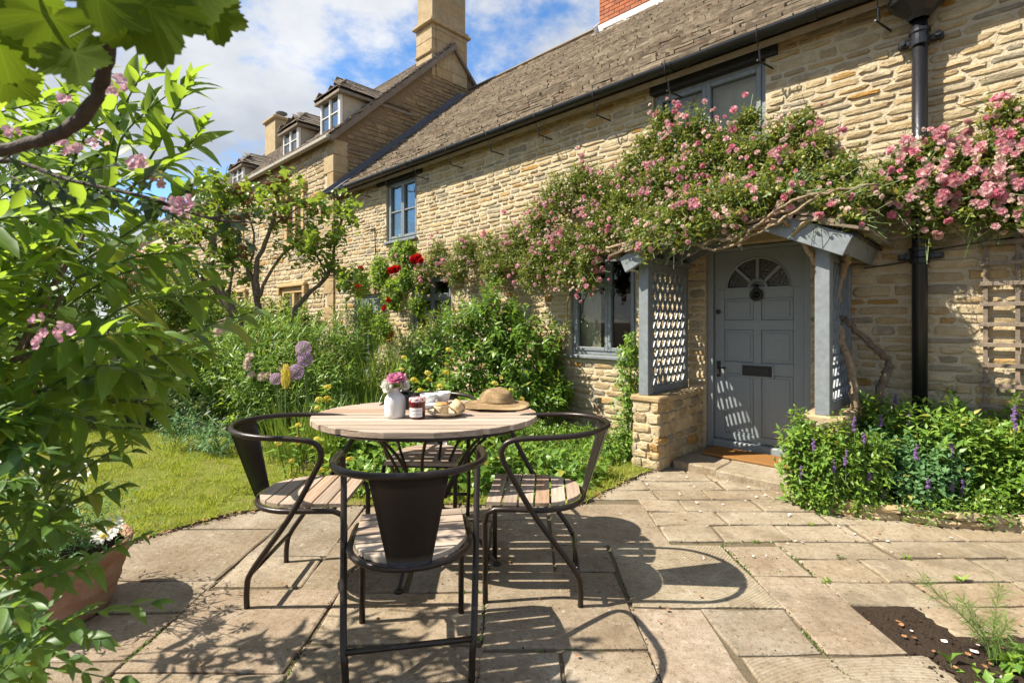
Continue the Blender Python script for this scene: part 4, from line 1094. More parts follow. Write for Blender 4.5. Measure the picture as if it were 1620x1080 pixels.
# ------------------------------------------------------------------ the porch
porch = thing('porch', 'grey painted timber porch with lattice sides and low stone walls before the door', 'porch', HOUSE)
PL, PR, PO = -0.20, 1.10, 0.80
def plinth(x0, x1, y0, h, seed):
    mb = MB(); mb.box(x0 + .015, x1 - .015, y0 + .015, -0.006, -0.03, h - .03)
    o = mb.build('plinth', M_MORTAR, porch)
    Tp = []
    f = wall_stones(x0, x1, 0.0, h, [], (0.06, 0.12), (0.09, 0.19), 0.010, 0.006, depth=0.022); f[:, 1, 3] = y0 + .016; Tp.append(f)
    for xe, sg in ((x1, 1), (x0, -1)):
        f = wall_stones(0.0, -y0, 0.0, h, [], (0.06, 0.12), (0.09, 0.2), 0.010, 0.006, depth=0.022)
        f[:, 1, 3] = 0.016; Tp.append(xform(f, Matrix.Translation((xe, y0 if sg > 0 else 0, 0)) @ Matrix.Rotation(rad(90 * sg), 4, 'Z')))
    place(STONES, np.concatenate(Tp), 'stone', M_STONE, o, HOUSE, 300)
    y = y0 - .015; z = h - .03
    while y < -.03:
        l_ = R.uniform(.14, .24); e_ = min(y + l_, -.008)
        c_ = MB(); c_.box(x0 - .012 + R.uniform(-.006, .006), x1 + .012 + R.uniform(-.006, .006), y + .004, e_ - .004, z - R.uniform(0, .004), z + .045 + R.uniform(0, .006), bev=.012); c_.build('coping_stone', M_ASHLAR, o); y += l_
plinth(-0.33, -0.075, -0.865, 0.60, 1); plinth(0.99, 1.22, -0.85, 0.60, 2)
for s_ in (PL - .03, PR): MB().box(s_ - .045, s_ + .045, -PO - .045, -PO + .045, 0.618, 1.80, bev=.004).build('post', M_GREY, porch)
for s_ in (PL - .03, PR):
    p_ = MB(); ya, yb_, za, zb_ = -PO + .047, -0.02, 0.618, 1.75
    p_.box(s_ - .022, s_ + .022, ya, yb_, zb_ - .075, zb_, bev=.004); p_.box(s_ - .022, s_ + .022, ya, yb_, za, za + .065, bev=.004); p_.box(s_ - .022, s_ + .022, yb_ - .06, yb_, za + .067, zb_ - .077, bev=.004); p_.box(s_ - .02, s_ + .02, ya, ya + .025, za + .067, zb_ - .077, bev=.003)
    lat = p_.build('lattice_panel', M_GREY, porch)
    for sg in (1, -1):
        slope = 1.75 * sg; c = -3.0
        step = 0.165
        Ya, Yb, Za, Zb = ya + .02, yb_ - .055, za + .06, zb_ - .07
        b0 = (Za - slope * (Yb if sg > 0 else Ya)) if True else 0
        c = b0 + step * 0.4
        while True:
            pts = []
            for yy in (Ya, Yb):
                zz = slope * yy + c
                if Za <= zz <= Zb: pts.append((yy, zz))
            for zz in (Za, Zb):
                yy = (zz - c) / slope
                if Ya < yy < Yb: pts.append((yy, zz))
            if len(pts) < 2:
                if c > Zb - slope * (Ya if sg > 0 else Yb): break
                c += step; continue
            pts.sort()
            xo = s_ + .006 * sg
            MB().bar((xo, *pts[0]), (xo, *pts[-1]), 0.011, 0.026, (0, 1, 0)).build('slat', M_GREY, lat)
            c += step
AX_S, AX_Z, EZ = 0.45, 2.19, 1.80
for sg in (-1, 1):
    e_s = 0
    ang = math.atan2(AX_Z - EZ, 0.85)
    p_ = MB()
    L_ = math.hypot(0.85, AX_Z - EZ)
    M_ = Matrix.Translation((AX_S, 0, AX_Z)) @ Matrix.Diagonal((sg, 1, 1, 1)) @ Matrix.Rotation(ang, 4, 'Y')
    bb = MB(); bb.box(0.0, L_, -0.96, -0.925, -0.15, -0.01, M_, bev=.004); bb.box(L_ - .03, L_ + .0, -0.922, -0.01, -0.13, -0.012, M_); bb.build('barge_board', M_GREY, porch)
    for yy in (-.78, -.52, -.26, -.03): MB().box(0.01, L_ - .035, yy - .02, yy + .02, -0.085, -0.012, M_).build('rafter', M_GREY, porch)
    pr_ = MB(); pr_.box(0.0, L_ + .02, -0.93, -0.01, -0.011, 0.004, M_); rf = pr_.build('roof', M_TIMBER, porch)
    Tt = []; v = 0
    f = roof_slates(-1.0, -0.0, L_ + .08, 0.15, 0.13, (0.13, 0.26), thick=0.02)
    # slope frame: x along depth, y up towards apex
    Ms = M_ @ Matrix(((0, -1, 0, L_ + .07), (1, 0, 0, 0), (0, 0, 1, 0.0), (0, 0, 0, 1)))
    place(SLATES, xform(f, Ms), 'slate', M_SLATE, rf, HOUSE, 300)
MB().box(AX_S - .03, AX_S + .03, -.93, -.01, AX_Z - .11, AX_Z - .005).build('ridge_beam', M_GREY, porch)
for s_ in (PL - .03, PR): MB().box(s_ - .045, s_ + .045, -PO + .05, -0.01, 1.752, 1.80).build('wall_plate', M_GREY, porch)

# step and doormat
stp = thing('door_step', 'broad pale stone step below the grey front door', 'step', HOUSE)
for (a, e, y0, y1) in ((-0.06, 0.32, -0.66, -.34), (0.325, 0.94, -0.70, -.34), (-0.05, 0.30, -.335, .05), (0.305, 0.94, -.335, .05)):
    MB().box(a, e, y0, y1, -0.03, 0.065 + R.uniform(-.002, .002), bev=.010).build('slab', M_PATH, stp)
dm = thing('doormat', 'brown coir doormat lying on the stone step', 'doormat', HOUSE @ Matrix.Translation((0.4, -.16, 0.068)))
MB().box(-.36, .37, -.16, .16, 0, 0.022, bev=.006).build('mat', M_COIR, dm)

# wooden trellis on the wall at the right
tr = thing('trellis', 'weathered wooden trellis fixed to the stone wall right of the downpipe', 'trellis', HOUSE)
for i in range(6): MB().box(1.89 + i * .155 - .012, 1.89 + i * .155 + .012, -.035, -.020, .55, 1.88, bev=.002).build('upright', M_TRELLIS, tr)
for i in range(9): MB().box(1.86, 2.70, -.050, -.0355, 0.68 + i * .137 - .014, .68 + i * .137 + .014, bev=.002).build('slat', M_TRELLIS, tr)

# ------------------------------------------------------------------ the neighbouring house
NH = thing('neighbour_house', 'taller stone house with dormer windows beyond the cottage', 'house', HOUSE)
NS1, NS0, NE = -7.42, -27.0, 4.86
NRY, NRZ = 2.95, 7.80
na = math.atan2(NRZ - NE, NRY + 0.12)
nh = [(-9.75, -8.75, 2.9, 4.15), (-9.9, -8.7, 0.75, 2.0), (-13.6, -12.4, 2.9, 4.1), (-13.6, -12.2, 0.75, 2.0)]
mb = MB(); wall_sheet(mb, NS0, NS1, -.05, NE, nh, 0.012, 0.2)
mb.add([(NS0, 5.9, -.05), (NS1, 5.9, -.05), (NS1, 5.9, NE), (NS0, 5.9, NE)], [(0, 1, 2, 3)]); mb.add([(NS0, .012, -.05), (NS0, 5.9, -.05), (NS0, 5.9, NE), (NS0, NRY, NRZ), (NS0, .012, NE)], [(0, 1, 2, 3, 4)])
nw = mb.build('wall', M_MORTAR, NH)
f = wall_stones(NS0 + 8, NS1 - .02, 1.0, NE - .05, nh + [(-7.82, -7.4, 0, 6)], (0.07, 0.14), (0.16, 0.46), 0.016, 0.02, depth=.02); f[:, 1, 3] = 0.012
place(STONES, f, 'stone', M_STONE, nw, HOUSE, 280, stuff='far_stone', minpx=7)
z = 0.0; k = 0
while z < NE - .1:
    h_ = R.uniform(.24, .36); l_ = (.40, .26)[k % 2]
    MB().box(NS1 - l_, NS1 + .004, -0.018, .3, z + .004, min(z + h_, NE) - .004, bev=.008).build('quoin', M_ASHLAR, NH); z += h_; k += 1
# gable that rises over the cottage roof
mb = MB(); gp = [(0.0, -.05), (5.9, -.05), (5.9, NE), (NRY, NRZ - .02), (0.0, NE)]
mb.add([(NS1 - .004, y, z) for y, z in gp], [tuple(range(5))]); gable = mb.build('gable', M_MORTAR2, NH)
f = wall_stones(0.26, 5.6, 3.4, NRZ - .1, [], (0.06, 0.12), (0.14, 0.4), 0.014, 0.01, top=lambda y: NE + .02 + min(y, 5.9 - y) * math.tan(na) - .12, depth=.022)
f[:, 1, 3] = 0.0
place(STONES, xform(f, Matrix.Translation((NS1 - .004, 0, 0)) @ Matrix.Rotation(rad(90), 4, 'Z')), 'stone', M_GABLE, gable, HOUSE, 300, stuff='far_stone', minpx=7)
NL = math.hypot(NRY + .12, NRZ - NE + .1)
NRM = slope_M(-0.12, NE - .02, na)
mb = MB(); mb.box(NS0, NS1 + .10, 0, NL, -.06, 0.004, NRM); mb.box(NS0, NS1 + .10, 0, NL, -.06, .004, Matrix.Translation((0, 2 * NRY, 0)) @ Matrix.Diagonal((1, -1, 1, 1)) @ NRM)
nroof = mb.build('roof', M_SLATE2, NH)
f = roof_slates(NS0, NS1 + .1, NL, 0.16, 0.09, (0.2, 0.4), thick=.02)
place(SLATES, xform(f, NRM), 'slate', M_SLATE2, nroof, HOUSE, 60, stuff='far_slate', minpx=7)
MB().box(NS1 + .02, NS1 + .11, -.05, NL - .02, -0.10, -.002, NRM).build('verge', M_SLATE2, NH)
MB().box(NS0, NS1 + .1, -.20, -.10, NE - .10, NE - .01, bev=.02).build('gutter', simple('weathered_stone_gutter', (0.34, 0.31, 0.24), .7, var=.3), NH)
# great chimney on the gable
cg = MB(); w0, w1 = 2.38, 3.40
cg.box(NS1 - .56, NS1 - .006, w0 + .01, w1 - .01, 6.9, 9.6); chs = cg.build('chimney', M_ASHLAR, NH)
for z0, z1, gr in ((6.9, 8.10, .02), (8.24, 9.6, -.015)):
    z = z0
    while z < z1 - .02:
        h_ = min(R.uniform(.22, .34), z1 - z)
        for (a, e, y0, y1) in ((NS1 - .57 - gr, NS1 - .005 + gr, w0 - gr, w0 + .1),):
            MB().box(a, e, y0, y1, z + .003, z + h_ - .003, bev=.006).build('block', M_ASHLAR, chs)
        y = w0 + .1
        cuts = [y, w0 + R.uniform(.35, .7), w1 + gr]
        for q in range(2): MB().box(NS1 - .12, NS1 + .012 + gr, cuts[q] + .003, cuts[q + 1] - .003, z + .003, z + h_ - .003, bev=.006).build('block', M_ASHLAR, chs)
        z += h_
mb = MB(); mb.box(NS1 - .66, NS1 + .10, w0 - .10, w1 + .10, 8.10, 8.17, bev=.02); mb.box(NS1 - .62, NS1 + .06, w0 - .06, w1 + .06, 8.17, 8.24, bev=.02)
mb.box(NS1 - .60, NS1 + .03, w0 - .06, w1 + .04, 7.42, 7.50, bev=.02); mb.build('chimney_cornice', M_ASHLAR, NH)
# dormers
def dormer(s0, s1, zb, zt):
    d = MB(); yF = 0.22; yB = yF + (zt - zb) / math.tan(na) + .25
    d.box(s0, s0 + .05, yF + .01, yB, zb - .1, zt); d.box(s1 - .05, s1, yF + .01, yB, zb - .1, zt); d.box(s0 + .05, s1 - .05, yF + .05, yB, zt - .06, zt)
    dd = d.build('dormer', M_PLASTER, NH)
    window(NH, s0 - .005, s1 + .005, zb, zt, [(0, .5, [.5], None), (.5, 1, [.5], None)], M_WHITE, yF - .06, .035, False, M_GLASSN, 'dormer_window', .028)
    MB().box(s0 + .06, s1 - .06, yF + .12, yF + .14, zb, zt - .06).build('dormer_dark_sheet', M_DARK, NH)  # near-black sheet painting the unlit room behind the dormer panes
    cx = (s0 + s1) / 2; w = (s1 - s0) / 2 + .12; rz = zt + .42; yb2 = yB + .55
    V = [(cx - w, yF - .14, zt - .02), (cx + w, yF - .14, zt - .02), (cx + w, yb2, zt - .02), (cx - w, yb2, zt - .02), (cx, yF + .28, rz), (cx, yb2 + .3, rz)]
    V2 = [(x, y, z - .05) for x, y, z in V[:4]]
    MB().add(V + V2, [(0, 1, 4), (1, 2, 5, 4), (3, 0, 4, 5), (0, 6, 7, 1), (1, 7, 8, 2), (3, 9, 6, 0), (6, 9, 8, 7)]).build('dormer_roof', M_SLATE2, NH)
    ds = []
    for sg in (-1, 1):
        r0 = Vector((cx + sg * w, yF - .14, zt)); ang = math.atan2(rz - zt, w); Ls = math.hypot(w, rz - zt); Ln = yb2 - yF + .1
        f = roof_slates(0, Ln, Ls, .13, .11, (.14, .26), cut=lambda a, v: a < v * .62 + .04, thick=.010)
        M_ = Matrix.Translation(r0 + Vector((0, 0, .0))) @ Matrix((( 0, -sg * math.cos(ang), sg * math.sin(ang), 0), (1, 0, 0, 0), (0, math.sin(ang), math.cos(ang), 0), (0, 0, 0, 1)))
        ds.append(xform(f, M_))
    fang = math.atan2(rz - zt, .42); Lf = math.hypot(.42, rz - zt)
    f = roof_slates(cx - w, cx + w, Lf, .11, .08, (.12, .24), cut=lambda a, v: abs(a - cx) > w * (1 - v / Lf) - .06, thick=.010)
    ds.append(xform(f, slope_M(yF - .14, zt, fang)))
    place(SLATES, np.concatenate(ds), 'dormer_slate', M_SLATE2, NH, HOUSE, 0, stuff='dormer_slates')
    mb = MB(); mb.tube([(cx, yF + .26, rz + .02), (cx, yb2 + .2, rz + .02)], .04, 6); mb.tube([(cx - w, yF - .14, zt + .02), (cx, yF + .26, rz + .02)], .03, 6); mb.tube([(cx + w, yF - .14, zt + .02), (cx, yF + .26, rz + .02)], .03, 6); mb.build('dormer_ridge', M_SLATE2, NH)
for (pl, pr2, pyb, pyt) in ((511.6, 542, 217, 150), (452, 476, 255, 201), (371.6, 388, 305, 263)):
    a_, h0, _ = FX(pl, pyb, -.22); e_, h1, _ = FX(pr2, pyt, -.22); _, h2, _ = FX(pl, pyt + 14 * (pr2 - pl) / 30, -.22)
    dormer(a_, e_, 5.07, h2)
# second stack with a cowl, windows in the front
a_, _, _ = FX(424, 230, -2.4); e_, _, _ = FX(440, 230, -2.4)
MB().box(a_, e_, 2.3, 3.1, 6.6, 8.35).build('second_chimney', M_ASHLAR, NH); MB().box(a_ - .08, e_ + .08, 2.22, 3.18, 8.35, 8.47, bev=.03).build('second_chimney_cap', M_ASHLAR, NH)
MB().lathe([(.10, 0), (.10, .2), (.2, .26), (.2, .3), (.02, .36)], ((a_ + e_) / 2, 2.7, 8.47), 12).build('cowl', M_LEAD, NH)
for (a, e, z0, z1) in nh:
    window(NH, a + .14, e - .14, z0 + .10, z1 - .12, [(0, .5, [.5], None), (.5, 1, [.5], None)], M_WHITE, .10, .04, False, M_GLASSN)
    fr = MB(); fr.box(a, a + .137, -.02, .16, z0, z1 - .002, bev=.01); fr.box(e - .137, e, -.02, .16, z0, z1 - .002, bev=.01); fr.box((a + e) / 2 - .06, (a + e) / 2 + .06, -.01, .095, z0 + .1, z1 - .12, bev=.01)
    fr.box(a + .14, e - .14, -.018, .16, z1 - .118, z1 - .002); fr.box(a + .14, e - .14, -.018, .16, z0, z0 + .097); fr.box(a - .12, e + .12, -.09, .02, z1, z1 + .09, bev=.02); fr.box(a - .12, a, -.085, .02, z1 - .16, z1 - .003, bev=.01); fr.box(e, e + .12, -.085, .02, z1 - .16, z1 - .003, bev=.01)
    fr.build('stone_window_surround', simple('golden_dressed_stone', (0.45, 0.30, 0.12), .8, var=.2, bumpd=.004) if 'golden_dressed_stone' not in MATS else MATS['golden_dressed_stone'], NH)
    MB().box(a, e, .3, .32, z0, z1).build('room_dark_sheet', M_DARK, NH)  # the room's darkness is put into this sheet's colour

# low outbuilding with a slate roof behind the lilac
OB = thing('outbuilding', 'low stone building with a grey slate roof half hidden behind the lilac', 'building', Matrix.Translation((-9.6, 16.0, 0)) @ Matrix.Rotation(rad(-20), 4, 'Z'))
mb = MB(); mb.box(-4, 4, 0, 5, -.05, 2.2); mb.build('wall', M_MORTAR, OB)
oa = math.atan2(2.6, 2.8); Lo = math.hypot(2.6, 2.8)
OM = slope_M(-.2, 2.15, oa)
mb = MB(); mb.box(-4.2, 4.2, 0, Lo, -.08, .004, OM); mb.box(-4.2, 4.2, 0, Lo, -.08, .004, Matrix.Translation((0, 5.2, 0)) @ Matrix.Diagonal((1, -1, 1, 1)) @ OM); orf = mb.build('roof', M_SLATE2, OB)
f = roof_slates(-4.2, 4.2, Lo, .15, .10, (.2, .4), thick=.025)
place(SLATES, xform(f, OM), 'slate', M_SLATE2, orf, None, 0, stuff='slates')

# ------------------------------------------------------------------ table and chairs
TC = Vector((-0.466, 2.745, 0)); TRX, TRY, TH = 0.602, 0.475, 0.75
table = thing('garden_table', 'round slatted wooden garden table on a dark metal base', 'table', TC)
nsl = 11; y = -TRY
for i in range(nsl):
    w_ = 2 * TRY / nsl; ya, yb_ = -TRY + i * w_ + .0085, -TRY + (i + 1) * w_ - .0085
    pts = []
    for k in range(9):
        yy = ya + (yb_ - ya) * k / 8; pts.append((TRX * math.sqrt(max(0, 1 - (yy / TRY) ** 2)), yy))
    poly = pts + [(-x, yy) for x, yy in reversed(pts)]
    b_ = MB(); n = len(poly); q = .0025
    V = [(x, yy, TH - .028) for x, yy in poly] + [(x, yy, TH - q) for x, yy in poly] + [(x * .997, yy + (q if yy < (ya + yb_) / 2 else -q), TH) for x, yy in poly]
    b_.add(V, [tuple(reversed(range(n))), tuple(range(2 * n, 3 * n))] + [(j + o, (j + 1) % n + o, n + (j + 1) % n + o, n + j + o) for o in (0, n) for j in range(n)])
    b_.build('slat', M_TEAK, table)
f = MB(); f.tube([(TRX * .93 * math.cos(2 * math.pi * k / 32), TRY * .93 * math.sin(2 * math.pi * k / 32), TH - .040) for k in range(32)], .010, 6, True)
for a in (-.2, .2): f.box(-.02 + a, .02 + a, -TRY * .9, TRY * .9, TH - .040, TH - .0295)
f.build('table_frame', M_METAL, table)
for a in (-98, -20, 66, 150):
    c_, s_ = math.cos(rad(a)), math.sin(rad(a)); l_ = MB()
    ox, oy = -s_ * .055, c_ * .055
    for sg in (-1, 1):
        l_.tube(smooth_path([(.40 * c_ + sg * ox * 2.2, .36 * s_ + sg * oy * 2.2, TH - .045), (.25 * c_ + sg * ox, .23 * s_ + sg * oy, .55), (.105 * c_ + sg * ox * .25, .10 * s_ + sg * oy * .25, .30)], 5), .0085, 7)
    l_.tube(smooth_path([(.10 * c_, .10 * s_, .36), (.10 * c_, .10 * s_, .26), (.17 * c_, .17 * s_, .18), (.30 * c_, .30 * s_, .12), (.40 * c_, .40 * s_, .02), (.41 * c_, .41 * s_, .012)], 5), .010, 7)
    l_.lathe([(.022, 0), (.022, .010), (.012, .014)], (.412 * c_, .412 * s_, .0), 12)
    l_.build('leg', M_METAL, table, smooth=True)
MB().tube([(.105 * math.cos(2 * math.pi * k / 20), .105 * math.sin(2 * math.pi * k / 20), .315) for k in range(20)], .008, 6, True).build('base_ring', M_METAL, table, smooth=True)

def make_chair(label):
    c = thing('garden_chair', label, 'chair', (0, 0, 0), 'chairs round the garden table')
    SH, sw = .45, .205
    def edge(yy):   # half width of seat at y
        if yy > -.03: return sw
        t = (yy + .03) / -.205
        return sw * math.sqrt(max(0.0, 1 - t * t))
    ys = np.linspace(.205, -.228, 7)
    for i in range(6):
        ya, yb_ = ys[i + 1] + .005, ys[i] - .005
        pts = [(edge(ya + (yb_ - ya) * k / 5), ya + (yb_ - ya) * k / 5) for k in range(6)]
        poly = pts + [(-x, yy) for x, yy in reversed(pts)]
        b_ = MB(); n = len(poly)
        V = [(x, yy, SH - .018) for x, yy in poly] + [(x, yy, SH - .002) for x, yy in poly] + [(x * .99, yy * .999, SH) for x, yy in poly]
        b_.add(V, [tuple(reversed(range(n))), tuple(range(2 * n, 3 * n))] + [(j + o, (j + 1) % n + o, n + (j + 1) % n + o, n + j + o) for o in (0, n) for j in range(n)])
        b_.build('seat_slat', M_TEAK, c)
    s = MB(); r = .0125
    bk = [(.222 * math.cos(a), -.03 - .215 * math.sin(a), SH - .028) for a in np.linspace(0, math.pi, 17)]
    path = [(.205, .205, 0), (.205, .205, .20), (.207, .207, SH - .10), (.211, .196, SH - .05), (.216, .160, SH - .031), (.221, .09, SH - .028)] + bk + [(-.221, .09, SH - .028), (-.216, .160, SH - .031), (-.211, .196, SH - .05), (-.207, .207, SH - .10), (-.205, .205, .20), (-.205, .205, 0)]
    s.tube(path, r, 9); s.build('seat_frame', M_METAL, c, smooth=True)
    MB().tube([(-.2, .15, SH - .035), (.2, .15, SH - .035)], .009, 7).build('seat_brace', M_METAL, c, smooth=True)
    RH = .765
    half = [(.21, -.215, 0), (.213, -.213, .09), (.222, -.185, .17), (.246, -.02, .40), (.262, .095, .60), (.270, .125, .67), (.272, .115, .715), (.272, .075, .738), (.270, .0, .748)]
    arc_ = [(.270 * math.cos(a), -.09 - .27 * math.sin(a), .752 + .013 * math.sin(a)) for a in np.linspace(0, math.pi, 15)]
    path = smooth_path(half, 4) + [Vector(p) for p in arc_] + list(reversed(smooth_path([(-x, y, z) for x, y, z in half], 4)))
    MB().tube(path, r, 9).build('arm_rail', M_METAL, c, smooth=True)
    MB().tube([(-.212, -.206, .14), (.212, -.206, .14)], .0105, 8).build('stretcher', M_METAL, c, smooth=True)
    b_ = MB(); k = 10; V = []
    for j in range(9):
        t = j / 8; z = .435 + (RH - .005 - .435) * t; hw_ = .072 + .055 * t
        for i in range(k + 1):
            u = -1 + 2 * i / k; x = hw_ * u
            Rr = .222 + .05 * t; yy = -.03 - .06 * t - math.sqrt(max(0, Rr * Rr - x * x)) + (-.0 + .0 * t)
            V.append((x, yy, z))
    m0 = len(V); V += [(x, yy - .004, z) for x, yy, z in V]
    F = [(j * (k + 1) + i, j * (k + 1) + i + 1, (j + 1) * (k + 1) + i + 1, (j + 1) * (k + 1) + i) for j in range(8) for i in range(k)]
    F += [tuple(m0 + q for q in reversed(f_)) for f_ in F]
    V2 = V; rimi = [i for i in range(k + 1)] + [j * (k + 1) + k for j in range(1, 9)] + [8 * (k + 1) + i for i in range(k - 1, -1, -1)] + [j * (k + 1) for j in range(7, 0, -1)]
    F += [(rimi[q], rimi[(q + 1) % len(rimi)], m0 + rimi[(q + 1) % len(rimi)], m0 + rimi[q]) for q in range(len(rimi))]
    b_.add(V2, F); b_.build('backrest', M_METALB, c, smooth=True)
    return c
ch0 = make_chair('metal armchair nearest the camera with its back turned to it')
def copy_thing(src, M, label):
    r = src.copy(); COL.objects.link(r); r.matrix_basis = M; r['label'] = label
    for ch in list(src.children):
        q = ch.copy(); COL.objects.link(q); q.parent = r
    return r
def chM(x, y, a): return Matrix.Translation((x, y, 0)) @ Matrix.Rotation(rad(a), 4, 'Z')
copy_thing(ch0, chM(-0.95, 2.425, -88), 'metal armchair at the left end of the table facing right')
copy_thing(ch0, chM(0.10, 2.44, 86), 'metal armchair at the right end of the table in its slatted shadow')
copy_thing(ch0, chM(-0.51, 3.06, 176), 'metal armchair on the far side of the table by the flower bed')
ch0.matrix_basis = chM(-0.385, 1.935, 10)

# things on the table
def on(px, py):   # table-top point seen at a photo position
    X, Y = GX(px, py, TH); return Vector((X, Y, TH))
v = on(625, 660)
o = tag(MB().lathe([(0.0, .004), (.044, .0), (.050, .004), (.0535, .02), (.054, .085), (.050, .104), (.040, .119), (.026, .129), (.0205, .136), (.0200, .150), (.0225, .156), (.019, .156), (.017, .140), (.012, .12), (0, .1)], (0, 0, 0), 64, flute=.09).build('vase', M_MATT, None, True, Matrix.Translation(v)), 'ribbed white ceramic vase holding cut flowers on the table', 'vase')
bq = thing('cut_flowers', 'pink and white blooms bunched in the ribbed white vase', 'flowers', v + Vector((0, 0, .13)))
org = v + Vector((0, 0, .13))
pk = ROSE[0]; big = [bloom_t([(9, .02, .52, .06, .22), (9, .02, .5, .2, .2), (8, .02, .42, .32, .17), (7, .01, .3, .42, .13), (5, .01, .18, .5, .1)], 200 + i) for i in range(4)]
flowers(bq, org, [org + Vector((.004, -.012, .062)), org + Vector((.026, .008, .066)), org + Vector((-.018, .012, .058))], [(0.1, -.4, .9), (.5, .2, .9), (-.5, .1, .8)], [.082, .07, .07], big, F_PEONY, 'pink_bloom')
flowers(bq, org, [org + Vector((-.036, -.012, .040)), org + Vector((-.028, -.03, .030)), org + Vector((.042, -.006, .040)), org + Vector((.036, .026, .040))], [(-.7, -.5, .4), (-.4, -.9, .2), (.8, -.3, .4), (.6, .5, .4)], [.064, .058, .066, .06], big, F_WHITE, 'white_bloom')
mb = MB()
for q in range(6): mb.tube([(R.uniform(-.008, .008), R.uniform(-.008, .008), -.02), (R.uniform(-.03, .03), R.uniform(-.02, .02), .05)], .002, 4)
mb.build('flower_stem', M_STEM, bq)
j = on(660, 661.5)
jar = thing('jam_jar', 'red jam jar with a spotted lid and white label beside the vase', 'jar', j)
def facet(r, zs, n=16):
    return zs
MB().lathe([(0, .002), (.036, 0), (.040, .006), (.0415, .03), (.0435, .080), (.043, .088), (.040, .094), (0, .094)], (0, 0, 0), 14).build('jar_body', M_JAM, jar, True)
MB().lathe([(0.0415, .088), (.0425, .090), (.0425, .106), (.040, .110), (0, .111)], (0, 0, 0), 32).build('lid', M_LID, jar, False)
def wrap(x, z, r=.0448): a = x / r - math.pi / 2 - .02; return (r * math.cos(a), r * math.sin(a), z)
V = []; F = []
for i in range(13):
    x = -.036 + .072 * i / 12; V += [wrap(x, .014, .0440), wrap(x, .060, .0452)]
    if i: F.append((2 * i - 2, 2 * i, 2 * i + 1, 2 * i - 1))
lab = MB().add(V, F).build('label', M_PAPER, jar, True)
def text_mesh(txt, size, name, mat, parent, fn):
    cu = bpy.data.curves.new(name, 'FONT'); cu.body = txt; cu.size = size; cu.align_x = 'CENTER'; cu.shear = .3; cu.resolution_u = 3
    to = bpy.data.objects.new(name, cu); COL.objects.link(to); bpy.context.view_layer.update()
    me = bpy.data.meshes.new_from_object(to.evaluated_get(bpy.context.evaluated_depsgraph_get()))
    bpy.data.objects.remove(to)
    for v_ in me.vertices: v_.co = fn(v_.co.x, v_.co.y)
    me.materials.clear(); me.materials.append(mat); return link(name, me, parent)
text_mesh('Bonne Maman', .0105, 'lettering', M_INK, lab, lambda x, y: wrap(x, .043 + y, .0457))
text_mesh('Raspberry Conserve', .0080, 'lettering', M_INK, lab, lambda x, y: wrap(x, .026 + y, .0455))
# plate with scones
pz = on(706, 657.5)
tag(MB().lathe([(0, .006), (.045, .003), (.05, .0), (.055, .003), (.085, .016), (.098, .024), (.099, .027), (.084, .021), (.05, .010), (0, .009)], (0, 0, 0), 40).build('plate', M_PLATE, None, True, Matrix.Translation(pz)), 'small cream plate carrying two scones', 'plate')
def scone(M, label):
    s = thing('scone', label, 'scone', M)
    rr = random.Random(len(label)); n = 22
    pr = [(.0, .0), (.030, .0), (.034, .006), (.0355, .018), (.033, .026), (.036, .034), (.034, .044)]
    top = [(.034, .0442), (.032, .050), (.022, .055), (.0, .057)]
    for nm, pf, mt in (('scone_side', pr, M_SCONE), ('scone_top', top, M_SCREED)):
        o_ = MB().lathe(pf, (0, 0, 0), n)
        o_.V = [(x * (1 + .05 * math.sin(3 * math.atan2(y, x) + 1) + rr.uniform(-.03, .03)), y * (1 + .05 * math.sin(3 * math.atan2(y, x)) + rr.uniform(-.03, .03)), z + rr.uniform(-.0012, .0012)) for x, y, z in o_.V]
        o_.build(nm, mt, s, True)
scone(Matrix.Translation(pz + Vector((-.026, -.012, .010))) @ Matrix.Scale(1.12, 4), 'golden scone lying flat on the left of the plate')
scone(Matrix.Translation(pz + Vector((.042, -.004, .026))) @ Matrix.Rotation(rad(38), 4, 'Y') @ Matrix.Rotation(rad(-20), 4, 'X') @ Matrix.Scale(1.08, 4), 'golden scone leaning against the other on the plate')
# cups, saucers, spoon
def cup(p, label, ang):
    c = thing('cup', label, 'cup', Matrix.Translation(p) @ Matrix.Rotation(rad(ang), 4, 'Z'), 'white cups on the table')
    MB().lathe([(0, .004), (.026, 0), (.029, .002), (.036, .014), (.047, .045), (.0515, .068), (.0495, .0685), (.044, .045), (.033, .016), (0, .010)], (0, 0, 0), 36).build('bowl', M_CERAM, c, True)
    MB().tube(smooth_path([(.046, 0, .056), (.066, 0, .058), (.070, 0, .040), (.058, 0, .024), (.040, 0, .022)], 5), .0045, 7).build('handle', M_CERAM, c, True)
st = on(681, 645)
for i in range(3):
    tag(MB().lathe([(0, .004), (.04, .0), (.044, .0), (.07, .008), (.0705, .010), (.043, .005), (0, .006)], (0, 0, 0), 36).build('saucer', M_CERAM, None, True, Matrix.Translation(st + Vector((.002 * i, 0, .0075 * i)))), ('lowest', 'middle', 'topmost')[i] + ' white saucer of the small stack behind the jam jar', 'saucer', 'white saucers stacked on the table')
cup(st + Vector((-.025, .09, 0.0)), 'white cup partly hidden behind the jam jar', 120)
cup(on(700, 637.5), 'white cup standing clear above the scones', 60)
sp = MB(); sp.tube(smooth_path([(-.055, 0, .004), (0, 0, .008), (.04, 0, .006)], 4), [.003] * 9, 6)
for k in range(1): sp.lathe([(0, .0), (.012, .003), (.014, .006), (.010, .004), (0, .002)], (.055, 0, .002), 14, 1.5, 1)
tag(sp.build('spoon', M_STEEL, None, True, Matrix.Translation(st + Vector((.0, -.012, .0245))) @ Matrix.Rotation(rad(35), 4, 'Z')), 'steel teaspoon resting on the stacked saucers', 'spoon')
